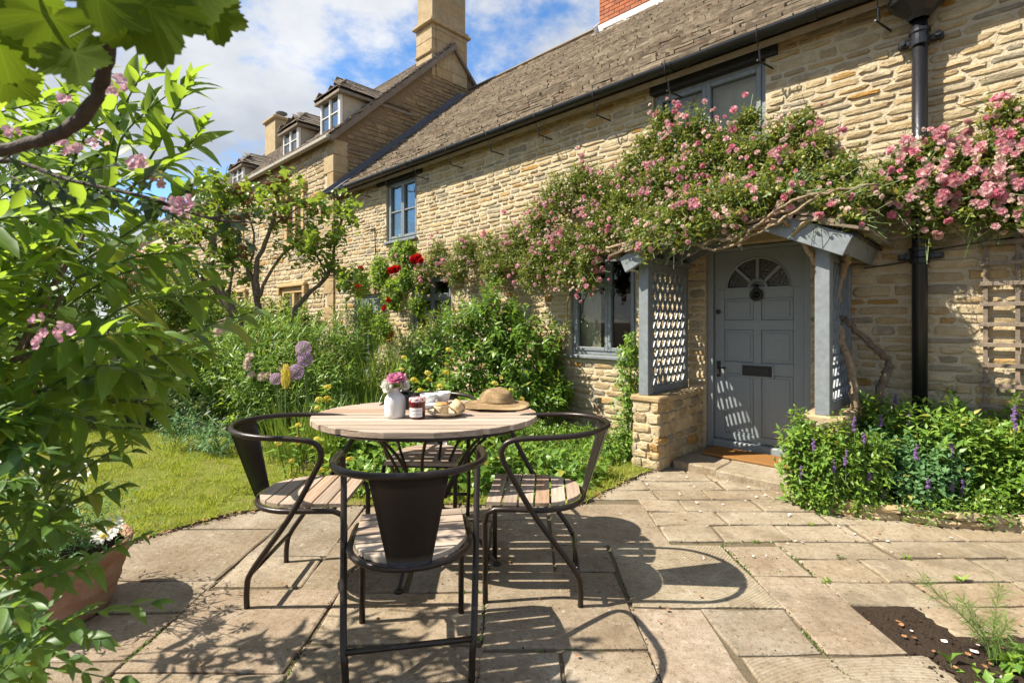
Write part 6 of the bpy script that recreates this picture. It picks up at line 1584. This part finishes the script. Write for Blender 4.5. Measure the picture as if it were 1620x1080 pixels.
herbs = [('thyme', 'low creeping herb draped over the stone edging of the bed', 'herb', (2.35, 3.25, 0), [((2.1, 3.30, .12), (.14, .09, .08)), ((2.3, 3.25, .13), (.16, .09, .08)), ((2.6, 3.15, .13), (.18, .09, .09)), ((2.9, 3.08, .13), (.2, .09, .09)), ((3.25, 3.0, .12), (.2, .09, .08))], 420, .042, LF_MED, L_HERB),
         ('mint', 'leafy mint clump spilling over the step at the door', 'herb', (2.06, 3.40, 0), [((1.99, 3.46, .36), (.17, .15, .30)), ((2.14, 3.32, .36), (.20, .14, .26)), ((2.06, 3.36, .20), (.2, .12, .18)), ((2.3, 3.32, .34), (.2, .16, .24))], 430, .062, LF_MED, L_HERB),
         ('sage', 'blue green sage at the front middle of the herb bed', 'herb', (2.62, 3.5, 0), [((2.5, 3.42, .30), (.24, .2, .24)), ((2.74, 3.30, .28), (.26, .2, .22)), ((2.6, 3.2, .2), (.22, .12, .16))], 420, .055, LF_OVAL, L_SAGE),
         ('oregano', 'bright yellow green oregano in the middle of the herb bed', 'herb', (2.75, 3.75, 0), [((2.62, 3.85, .40), (.28, .2, .26)), ((2.88, 3.62, .42), (.28, .2, .26)), ((2.75, 3.95, .5), (.22, .18, .22))], 620, .055, LF_MED, L_HERB),
         ('lemon_balm', 'tall lemon balm against the wall under the trellis', 'herb', (3.2, 3.5, 0), [((3.05, 3.5, .42), (.26, .2, .28)), ((3.3, 3.3, .42), (.3, .2, .30)), ((3.16, 3.62, .66), (.10, .1, .30)), ((3.0, 3.3, .32), (.26, .18, .24))], 600, .075, LF_MED, L_HERB),
         ('marjoram', 'dense green marjoram at the right end of the herb bed', 'herb', (3.4, 3.1, 0), [((3.25, 3.08, .30), (.26, .16, .22)), ((3.55, 3.0, .34), (.3, .2, .28)), ((3.0, 3.14, .20), (.2, .12, .16)), ((3.9, 2.95, .4), (.3, .3, .3))], 600, .06, LF_MED, L_BUSH),
         ('bellflower', 'leafy stems around the twisted rose trunk at the wall', 'plant', tuple(FP(1.5, .4, 0)), [(FP(1.35, .35, .48), (.22, .18, .28), FRAME), (FP(1.7, .35, .5), (.24, .18, .26), FRAME), (FP(2.0, .3, .42), (.22, .16, .24), FRAME)], 300, .07, LF_MED, L_HERB)]
for nm, lb_, ct, bs, bl, n, sz, tm, mt in herbs:
    t = bush(nm, lb_, ct, bs, bl, n, 9, sz, tm, mt, .15, up=.9, spread=1.0, droop=.15, face=-.2, trunks=3, stemr=.002)
    base = Vector(bs)
    if nm in ('mint', 'sage', 'oregano', 'bellflower'):
        P, o_ = blob_pts(bl, 9, .95, .1, .1); mb = MB(); Ts = []
        for q in range(len(P)):
            h = R.uniform(.05, .11); pz_ = P[q]
            for k in range(6): Ts.append((pz_ + np.array([R.uniform(-.006, .006), R.uniform(-.006, .006), h * k / 6]), R.uniform(.022, .03) * (1 - k * .08)))
            mb.tube([tuple(pz_ - np.array(base) - np.array([0, 0, .12])), tuple(pz_ - np.array(base) + np.array([0, 0, h]))], .002, 4)
        mb.build('flower_stem', M_STEM, t)
        flowers(t, base, [a for a, _ in Ts], [(R.uniform(-1, 1), R.uniform(-1, 1), .5) for _ in Ts], [c for _, c in Ts], [TUFT], F_PURP, 'purple_floret', 300, 4)
sp_ = thing('salvia_spike', 'purple flower spike leaning out over the paving from the herb bed', 'flower', Vector((2.58, 3.19, 0)))
for k in range(9): link('purple_floret', TUFT.mesh('purple_floret', F_PURP, False), sp_, Matrix.Translation((R.uniform(-.006, .006), R.uniform(-.006, .006), .11 + k * .014)) @ Matrix.Rotation(k, 4, 'Z') @ Matrix.Scale(.045 - .002 * k, 4))
MB().tube([(0, .08, .02), (0, 0, .06), (0, 0, .22)], .003, 5).build('flower_stem', M_STEM, sp_)
Pn = np.array([[2.58, 3.19, .08]] * 9); Dn = norm(rvec(9) * np.array([1, 1, .3])); place(LF_MED, leafT(Pn, Dn, np.tile([0, 0, 1.0], (9, 1)), .085, (2.58, 3.19, 0)), 'leaf', L_HERB, sp_, Matrix.Translation((2.58, 3.19, 0)), 300, smooth=True)

# fennel and weeds in the soil patch, litter
fb = Vector((1.75, 1.84, 0)); fn = thing('fennel_seedling', 'feathery fennel seedling growing from the bare soil', 'plant', fb)
T = []; mb = MB()
for tip in ((-.20, .06, .27), (.10, .08, .24), (-.06, .05, .20), (.03, -.02, .16)):
    Q = smooth_path([(0, 0, 0), (tip[0] * .25, tip[1] * .3, tip[2] * .45), tip], 8); mb.tube(Q, [.004 - .0002 * i for i in range(len(Q))], 5)
    for i in range(7, len(Q)):
        for k in range(22):
            d = rvec(1)[0] * .8 + np.array(tip) / .3 * .5; T.append((np.array(Q[i]), d))
mb.build('stem', M_STEM, fn)
Pn = np.array([a for a, _ in T]) + np.array(fb); Dn = np.array([d for _, d in T])
place([leaf_t(.035, .1, .1, False)], leafT(Pn, Dn, rvec(len(Pn)), .055 * (0.6 + .7 * NR.rand(len(Pn))), fb), 'frond', L_FENNEL, fn, Matrix.Translation(fb), 0, stuff='frond')
bush('seedling', 'bright green seedlings in the soil at the right corner of the paving', 'plant', (1.83, 1.82, 0), [((1.86, 1.80, .03), (.09, .06, .05)), ((1.60, 1.82, .01), (.07, .04, .02)), ((1.66, 1.74, .01), (.06, .04, .02))], 40, 6, .06, LF_OVAL, L_HERB, .06, nolimbs=True)
def weeds(name, label, pts, sz, n):
    T = []; org = Vector((*pts[0], 0)); P = []; D = []
    for x, y in pts:
        for k in range(n): P.append((x + R.uniform(-.018, .018), y + R.uniform(-.008, .008), .0)); a = R.uniform(0, 6.28); D.append((math.cos(a), math.sin(a), R.uniform(.3, 1.4)))
    o = thing(name, label, 'weed', org)
    place(LF_MED, leafT(np.array(P), np.array(D), np.tile([0, 0, 1.0], (len(P), 1)) + rvec(len(P)) * .3, sz * (.6 + .8 * NR.rand(len(P))), org), 'leaf', L_HERB, o, Matrix.Translation(org), 60, smooth=True, stuff='leaves')
weeds('paving_weed', 'small green weed in the joint of the pale path slabs', [GX(1519, 918)], .035, 12)
for x, y, l_ in ((1435, 884, 'tiny weed in the joint nearest the sawn strip of paving'), (1330, 882, 'tiny weed in the path joint below the herb bed'), (755, 1012, 'tuft of green between two slabs by the near chair leg'), (1310, 920, 'low moss tuft at the corner of the narrow slab'), (1282, 830, 'grassy tuft in the upper path joint')):
    weeds('paving_weed', l_, [GX(x, y)], .026, 9)
# moss and crumbs in the joints
P = []; D = []
for k in range(2600):
    xl = R.choice((-1.42, -.8, -.12, .52, 1.18, 1.49)); P.append((xl + R.uniform(-.012, .012), R.uniform(1.5, 2.85), -.012)) if R.random() < .6 else P.append((R.uniform(-1.2, 1.5), R.choice((1.93, 2.21, 2.53, 2.34, 2.88)) + R.uniform(-.01, .01), -.012))
P = [p for p in P if math.sin(p[0] * 5.3 + 1) + math.sin(p[1] * 6.1 + p[0] * 3) > .5]
P = np.array(P); mo = bpy.data.objects.new('joint_moss', None)
place(LF_MED, leafT(P, rvec(len(P)) + np.array([0, 0, .9]), rvec(len(P)), .012 + .012 * NR.rand(len(P))), 'joint_moss', L_STRAP, None, None, 0, stuff='joint_moss')
PETAL = [T_([(.5 * math.cos(k * 1.047) * (1 if k % 2 else .8), .5 * math.sin(k * 1.047), .08 * (k % 2)) for k in range(6)] + [(0, 0, -.08)], [(k, (k + 1) % 6, 6) for k in range(6)])]
def litter(n, region, mat, name, sz):
    P = []
    while len(P) < n:
        x, y = region(); P.append((x, y, .011))
    P = np.array(P); place(PETAL, leafT(P, rvec(len(P)) * np.array([1, 1, .06]), np.tile([0, 0, 1.0], (len(P), 1)) + rvec(len(P)) * .25, sz * (.5 + NR.rand(len(P)))), name, mat, None, None, 0, stuff=name)
litter(16, lambda: (R.uniform(1.52, 2.3), R.uniform(1.5, 2.1)), M_PETALW, 'fallen_petals', .022)
litter(34, lambda: (R.uniform(1.52, 2.3), R.uniform(1.5, 2.1)), M_PETALB, 'leaf_litter', .017)
litter(90, lambda: (R.uniform(1.0, 3.2), R.uniform(2.6, 4.2)), M_PETALW, 'petals_on_path', .016)
litter(60, lambda: (R.uniform(-1.3, 2.5), R.uniform(1.8, 3.4)), M_PETALB, 'leaves_on_paving', .014)

# lawn blades
n = 210000
xy = np.stack([NR.uniform(-6.0, 1.2, n), NR.uniform(2.25, 7.2, n)], 1)
# denser near the camera
keep = NR.rand(n) < np.clip(2.2 / (1 + (xy[:, 1] - 2.2)), .25, 1)
xy = xy[keep]; 
def in_poly(xy, poly):
    c = np.zeros(len(xy), bool); j = len(poly) - 1
    for i in range(len(poly)):
        (xi, yi), (xj, yj) = poly[i], poly[j]
        if yi != yj: c ^= ((yi > xy[:, 1]) != (yj > xy[:, 1])) & (xy[:, 0] < (xj - xi) * (xy[:, 1] - yi) / (yj - yi) + xi)
        j = i
    return c
xy = xy[in_poly(xy + NR.normal(size=xy.shape) * .018, lawn_poly)]
bare = np.sin(xy[:, 0] * 3.1 + .5) * np.sin(xy[:, 1] * 4.3) + .5 * np.sin(xy[:, 0] * 9 + xy[:, 1] * 7)
xy = xy[(bare < .55) | (NR.rand(len(xy)) < .22)]
P = np.concatenate([xy, np.full((len(xy), 1), .008)], 1)
D = norm(NR.normal(size=(len(P), 3)) * .55 + np.array([0, 0, .75]))
G_BL = [T_([(-.05, 0, 0), (.05, 0, 0), (-.035, .55, .02), (.035, .55, .02), (0, 1, -.08)], [(0, 1, 3, 2), (2, 3, 4)])]
place(G_BL, leafT(P, D, rvec(len(P)), .016 + (.022 + .034 * NR.rand(len(P)) ** 1.5) * (0.35 + 1.1 * np.clip(.5 + .5 * np.sin(P[:, 0] * 11 + 2 * np.sin(P[:, 1] * 7)) * np.sin(P[:, 1] * 13 + np.sin(P[:, 0] * 5)), 0, 1))), 'lawn_grass', L_GRASS, lawn, None, 0, stuff='grass')

# ------------------------------------------------------------------ foreground planting on the left
def vine_leaf_t(seed):
    rr = random.Random(seed); ring = []
    lobes = [(0, 1.0), (52, .88), (105, .70), (-52, .88), (-105, .70)]
    for k in range(72):
        a = -180 + 360 * k / 72; r = .30
        for la, lr in lobes:
            d = abs((a - la + 180) % 360 - 180); r = max(r, lr * (1 - (d / 44) ** 1.5 * .55) if d < 44 else 0)
        if abs(a) > 150: r *= .55 + .45 * (180 - abs(a)) / 30 * .4
        r *= 1 + (.06 if k % 2 else -.05) + rr.uniform(-.03, .03)
        ring.append((r * .62 * math.sin(rad(a)), .28 + r * .62 * math.cos(rad(a))))
    V = [(0, .28, 0)]; F = []
    for f_ in (.5, 1.0):
        for k, (x, y) in enumerate(ring):
            xx, yy = x * f_, .28 + (y - .28) * f_; a = -180 + 5 * k
            z = -.22 * (xx * xx + (yy - .28) ** 2) + .010 * f_ * math.cos(rad(a) * 7) + .03 * math.sin(xx * 9 + seed)
            V.append((xx, yy, z))
    n = 72
    F += [(0, 1 + k, 1 + (k + 1) % n) for k in range(n)] + [(1 + k, 1 + n + k, 1 + n + (k + 1) % n, 1 + (k + 1) % n) for k in range(n)]
    return T_(V, F)
VL = [vine_leaf_t(i) for i in range(4)]
def shoots(t, base, specs, mat, tm, size, nobj=300, stem=M_STEM, r0=.0045, n=(10, 15), droop=.2, leafname='leaf', sag=.06):
    """specs: (root, tip): arching stems with leaves in opposite pairs"""
    P = []; D = []; Nn = []; S = []; base = Vector(base)
    for root, tip in specs:
        root, tip = Vector(root), Vector(tip); d = tip - root; L = d.length
        mid = root.lerp(tip, .5) + Vector((R.uniform(-.05, .05), R.uniform(-.05, .05), sag * R.uniform(.3, 1.4))) * min(1, L / .5)
        Q = smooth_path([root, mid, tip], 7); m_ = len(Q)
        MB().tube([q - base for q in Q], [r0 * (1 - .75 * k / (m_ - 1)) for k in range(m_)], 6).build('stem', stem, t, True)
        k_ = R.randint(*n); ph = R.uniform(0, 6.28)
        for k in range(k_):
            u = .22 + .78 * k / max(1, k_ - 1); fi = u * (m_ - 1); i = min(int(fi), m_ - 2); p = Q[i].lerp(Q[i + 1], fi - i)
            ax = (Q[i + 1] - Q[i]).normalized(); a = ax.cross(Vector((0, 0, 1))); a = a.normalized() if a.length > .05 else Vector((1, 0, 0)); b_ = ax.cross(a)
            tilt = ph + (k % 2) * 1.57 + R.uniform(-.3, .3)
            for sg in (1, -1):
                side = (a * math.cos(tilt) + b_ * math.sin(tilt)) * sg
                w_ = .95 - .5 * u
                d_ = ax * (.45 + .5 * u) + side * w_ + Vector((R.uniform(-.2, .2), R.uniform(-.2, .2), -droop * R.uniform(.2, 1.5)))
                P.append(tuple(p)); D.append(tuple(d_)); Nn.append(tuple(Vector((0, 0, .8)) + ax * .5 + Vector((R.uniform(-.35, .35), R.uniform(-.45, .25), R.uniform(-.2, .3))))); S.append(size * R.uniform(.55, 1.25) * (1.0 - .5 * u * u * u))
        P.append(tuple(Q[-1])); D.append(tuple(Q[-1] - Q[-2])); Nn.append((0, -.3, .8)); S.append(size * .6)
    place(tm, leafT(np.array(P), np.array(D), np.array(Nn), np.array(S), base), leafname, mat, t, Matrix.Translation(base), nobj, smooth=True, stuff='foliage')

sb = Vector((-1.65, 1.45, 0)); fs = thing('flowering_shrub', 'tall glossy leaved shrub with pink blossom filling the left foreground', 'shrub', sb)
spec = []
for (rx, ry, tx, ty, Y) in ((180, 330, 285, 135, 1.25), (170, 320, 238, 95, 1.3), (180, 340, 318, 205, 1.2), (190, 330, 300, 130, 1.22), (120, 420, 300, 300, 1.25), (60, 470, 270, 260, 1.15), (120, 440, 285, 400, 1.2), (60, 520, 330, 425, 1.3), (120, 600, 395, 495, 1.25), (90, 560, 330, 470, 1.2), (150, 640, 320, 560, 1.3), (60, 620, 255, 600, 1.15), (40, 560, 250, 530, 1.1),
                            (30, 690, 210, 590, 1.2), (60, 660, 240, 640, 1.25), (0, 640, 190, 680, 1.1), (100, 300, 200, 180, 1.35), (60, 250, 150, 120, 1.35)):
    spec.append((PX(rx, ry, Y + .1), PX(tx, ty, Y)))
for k in range(66):
    tx, ty = R.uniform(-70, 175), R.uniform(150, 690)
    if ty < 330 and tx > 190: tx -= 120
    if ty > 350: tx = -70 + (tx + 70) * (.8 if ty < 450 else .62)
    if ty > 620: tx *= .55
    Y = R.uniform(1.05, 1.85); tip = PX(tx, ty, Y); root = tip + Vector((-R.uniform(.2, .42), R.uniform(-.1, .22), -R.uniform(.05, .32)))
    spec.append((root, tip))
shoots(fs, sb, spec, L_SHRUB, LF_LONG, .128, 300, n=(8, 12))
mb = MB()
for k in range(7):
    e = PX(R.uniform(-20, 170), R.uniform(250, 560), R.uniform(1.2, 1.7)) - sb
    mb = MB(); mb.tube(smooth_path([(R.uniform(-.1, .1), R.uniform(-.1, .1), 0), (e.x * .3, e.y * .4, e.z * .6), e], 6), [.016 - .0009 * i for i in range(13)], 7); mb.build('branch', M_BARK, fs, True)
P = []; S = []
for (x, y, n_, sp, Y) in ((75, 530, 12, 26, .98), (100, 525, 6, 14, .97), (112, 225, 9, 22, 1.05), (215, 262, 8, 16, 1.1), (285, 325, 9, 15, 1.05), (15, 210, 5, 16, 1.05), (150, 225, 6, 18, 1.15), (180, 130, 8, 20, .95), (128, 48, 5, 12, .9), (100, 155, 4, 10, .9), (250, 290, 4, 10, 1.15)):
    for k in range(n_): P.append(PX(x + R.gauss(0, sp * .62), y + R.gauss(0, sp * .55), Y + R.uniform(-.02, .02))); S.append(R.uniform(.013, .021))
flowers(fs, sb, P, [(R.uniform(-.6, .6), -1, R.uniform(-.3, .6)) for _ in P], S, FIVE, F_WEIG, 'blossom', 300, 6)

lb0 = Vector((-1.5, 1.05, 0)); ls = thing('leafy_shrub', 'darker leafy shrub overhanging the terracotta pot at the bottom left', 'shrub', lb0)
spec = []
for (rx, ry, tx, ty, Y) in ((0, 830, 165, 640, 1.25), (-20, 860, 212, 690, 1.2), (40, 800, 180, 690, 1.3), (60, 830, 205, 715, 1.25), (20, 880, 190, 770, 1.15), (-40, 800, 110, 650, 1.1), (100, 930, 225, 850, 1.15), (-20, 900, 150, 830, 1.05), (-60, 880, 60, 720, 1.0), (60, 1045, 238, 955, 1.05), (-30, 1000, 120, 900, 1.0), (-60, 940, 90, 830, .95),
                            (-60, 1060, 150, 1010, .95), (-40, 1090, 110, 1040, .9), (-80, 1010, 40, 960, .85), (-60, 1100, 190, 1075, .95), (-50, 760, 60, 640, 1.1), (-40, 1120, 60, 1020, .85), (-60, 820, 30, 760, .95), (0, 900, 100, 790, 1.1)):
    spec.append((PX(rx, ry, Y + .08), PX(tx, ty, Y)))
for k in range(34):
    tx, ty = R.uniform(-60, 95), R.uniform(640, 1090); Y = R.uniform(.95, 1.35); tip = PX(tx, ty, Y); spec.append((tip + Vector((-R.uniform(.12, .3), R.uniform(-.05, .1), -R.uniform(.05, .25))), tip))
shoots(ls, lb0, spec, L_NEAR, LF_LONG, .080, 300, n=(6, 10), stem=M_STEM, r0=.0035)
MB().tube(smooth_path([(0, 0, 0), PX(-40, 900, 1.2) - lb0, PX(-20, 800, 1.25) - lb0], 5), .012, 6).build('branch', M_BARK, ls, True)

# the grape vine overhead, very near
vb = Vector((-1.2, .75, 0)); vn = thing('grape_vine', 'grape vine with big backlit lobed leaves hanging in at the top left', 'vine', vb)
cane_pts = [(185, -60, .62), (176, 30, .64), (166, 105, .66), (142, 172, .67), (85, 215, .68), (0, 240, .70), (-160, 300, .78)]
Q = smooth_path([PX(*p) - vb for p in cane_pts] + [Vector((-.05, .0, .9)), Vector((0, 0, 0))], 6)
MB().tube([q + Vector((R.uniform(-.002, .002), 0, R.uniform(-.002, .002))) for q in Q], [R.uniform(.0075, .0095) for _ in Q], 9).build('cane', M_BARKD, vn, True)
vl = [(85, -10, 75, 130, .60, .125), (215, -40, 255, 70, .58, .15), (300, -60, 330, 60, .62, .14), (330, -10, 348, 75, .64, .10), (150, -40, 160, 60, .55, .12), (40, -40, 20, 60, .66, .13), (-20, 10, 10, 110, .62, .12), (110, 60, 140, 170, .57, .095), (-40, -60, 40, -10, .6, .13), (240, -80, 180, 10, .66, .13), (230, 10, 262, 120, .60, .085), (20, 90, -10, 170, .68, .10)]
P = []; D = []; Nn = []; S = []; mb = MB()
for i, (x0, y0, x1, y1, Y, sz) in enumerate(vl):
    a, e = PX(x0, y0, Y), PX(x1, y1, Y + R.uniform(-.03, .03)); P.append(tuple(a)); D.append(tuple(e - a)); S.append(sz * .82); Nn.append((R.uniform(-.8, -.3), R.uniform(.2, .7), R.uniform(.4, .8)))
    MB().tube(smooth_path([a - vb, a - vb + Vector((R.uniform(-.02, .02), .03, .03))], 4), .0009, 5).build('leaf_stalk', M_STEM, vn)
place(VL, leafT(np.array(P), np.array(D), np.array(Nn), np.array(S), vb), 'leaf', L_VINE, vn, Matrix.Translation(vb), 300, smooth=True)

# slender dark branch with pink flowers reaching across
wb = Vector((-1.5, 1.0, 0)); wg = thing('weigela_branch', 'thin dark arching branch with pink blossom reaching across the sky', 'shrub', wb)
Q = smooth_path([Vector((0, 0, 0)), PX(-60, 330, 1.0) - wb, PX(0, 255, .98) - wb, PX(110, 285, .95) - wb, PX(230, 312, .92) - wb, PX(330, 345, .9) - wb, PX(405, 352, .9) - wb], 6)
MB().tube(Q, [.006 - .004 * i / len(Q) for i in range(len(Q))], 6).build('branch', M_BARKD, wg, True)
spec = []
for (rx, ry, tx, ty) in ((330, 345, 408, 335), (350, 348, 395, 385), (300, 335, 300, 300), (200, 300, 255, 265), (110, 285, 190, 260), (230, 312, 270, 340), (60, 270, 110, 310), (0, 255, 70, 220), (150, 295, 210, 330), (20, 280, 100, 345), (30, 260, 60, 310)):
    spec.append((PX(rx, ry, .92), PX(tx, ty, .9)))
shoots(wg, wb, spec, L_DARK, LF_MED, .038, 300, stem=M_BARKD, r0=.0018, n=(5, 8), sag=.01)
P = []
for (x, y, n_) in ((285, 322, 8), (215, 262, 5), (300, 330, 4)):
    for k in range(n_): P.append(PX(x + R.gauss(0, 9), y + R.gauss(0, 8), .88))
flowers(wg, wb, P, [(R.uniform(-.6, .6), -1, R.uniform(-.3, .6)) for _ in P], [R.uniform(.011, .017) for _ in P], FIVE, F_WEIG, 'blossom', 300, 6)

# daisies in the pot
db = pp + Vector((0, 0, .27)); da = thing('daisy_plant', 'white daisies with yellow centres growing in the terracotta pot', 'flowers', db)
spots = [(14, 712), (10, 730), (28, 722), (98, 748), (128, 738), (95, 752), (88, 757), (135, 745), (118, 735), (80, 806), (98, 805), (45, 780), (170, 840), (165, 848), (176, 832), (60, 740), (110, 760)]
P = []; Dd = []; S = []; mb = MB(); cen = []
for x, y in spots:
    p = PX(x, y, R.uniform(1.85, 2.15)); P.append(p); d_ = Vector((R.uniform(-.35, .35), R.uniform(-.7, .0), 1)).normalized(); Dd.append(tuple(d_)); S.append(R.uniform(.075, .10)); cen.append(p + d_ * .006)
    MB().tube(smooth_path([Vector((R.uniform(-.12, .12), R.uniform(-.1, .1), 0)), (p - db) * .6 + Vector((0, 0, .05)), p - db], 4), .0022, 4).build('flower_stem', M_STEM, da)
flowers(da, db, P, Dd, S, DAISY, F_WHITE, 'daisy_head', 300, 6)
flowers(da, db, cen, Dd, [.024] * len(cen), [TUFT], F_YEL, 'daisy_centre', 300, 4)
pos = np.array(db) + np.stack([NR.normal(size=260) * .13, NR.normal(size=260) * .12, NR.rand(260) * .25], 1); P, D, Nn, S, tw = twig_leaves(pos, norm(NR.normal(size=(260, 3)) + np.array([0, 0, 1.0])), .1, 6, .055, .8)
place(LF_NARROW, leafT(P, D, Nn, S, db), 'leaf', L_SAGE, da, Matrix.Translation(db), 200, smooth=True, stuff='foliage')

crumb = MB().box(-.5, .5, -.5, .5, -.5, .5, bev=.3).tmpl()
Tc = []
for k in range(900):
    x, y = (R.uniform(1.50, 2.4), R.uniform(1.45, 1.98)) if k % 3 else (R.uniform(1.50, 1.74), R.uniform(1.95, 2.2)); q = .004 + .012 * R.random() ** 2.5
    Tc.append(trs((x, y, .0), Matrix.Rotation(R.uniform(0, 6), 4, Vector((R.random(), R.random(), R.random() + .1)).normalized()), (q, q * R.uniform(.6, 1.3), q * R.uniform(.5, 1))))
place([crumb], np.array(Tc), 'soil_crumbs', M_SOIL, None, None, 0, stuff='soil_crumbs')

# crumbs and dead leaves along the ragged edge of the lawn, dirt in the joints
Tc = []; lp_ = lawn_poly[2:13]
for k in range(1700):
    i = R.randrange(len(lp_) - 1); u = R.random(); (xa, ya), (xb, yb) = lp_[i], lp_[i + 1]; q = .003 + .010 * R.random() ** 2.5
    d_ = R.gauss(0, .02) - .012; nx, ny = (yb - ya), -(xb - xa); l_ = math.hypot(nx, ny)
    Tc.append(trs((xa + (xb - xa) * u + nx / l_ * -d_, ya + (yb - ya) * u + ny / l_ * -d_, .006), Matrix.Rotation(R.uniform(0, 6), 4, Vector((R.random(), R.random(), R.random() + .1)).normalized()), (q, q, q * .6)))
for k in range(1500):
    if R.random() < .5: x, y = R.choice((-1.42, -.8, -.12, .52, 1.18, 1.49)) + R.gauss(0, .008), R.uniform(1.5, 2.85)
    else: x, y = R.uniform(-1.4, 2.8), R.choice((1.93, 2.21, 2.43, 2.67, 2.88, 3.11, 3.33)) + R.gauss(0, .008)
    q = .002 + .006 * R.random() ** 2
    Tc.append(trs((x, y, .0), Matrix.Rotation(R.uniform(0, 6), 4, Vector((R.random(), R.random(), R.random() + .1)).normalized()), (q, q, q * .6)))
place([crumb], np.array(Tc), 'edge_soil', M_SOIL, None, None, 0, stuff='edge_soil')
litter(120, lambda: (lambda i, u: (lp_[i][0] + (lp_[i + 1][0] - lp_[i][0]) * u + R.gauss(0, .02), lp_[i][1] + (lp_[i + 1][1] - lp_[i][1]) * u + R.gauss(0, .02)))(R.randrange(len(lp_) - 1), R.random()), M_PETALB, 'lawn_edge_leaves', .018)
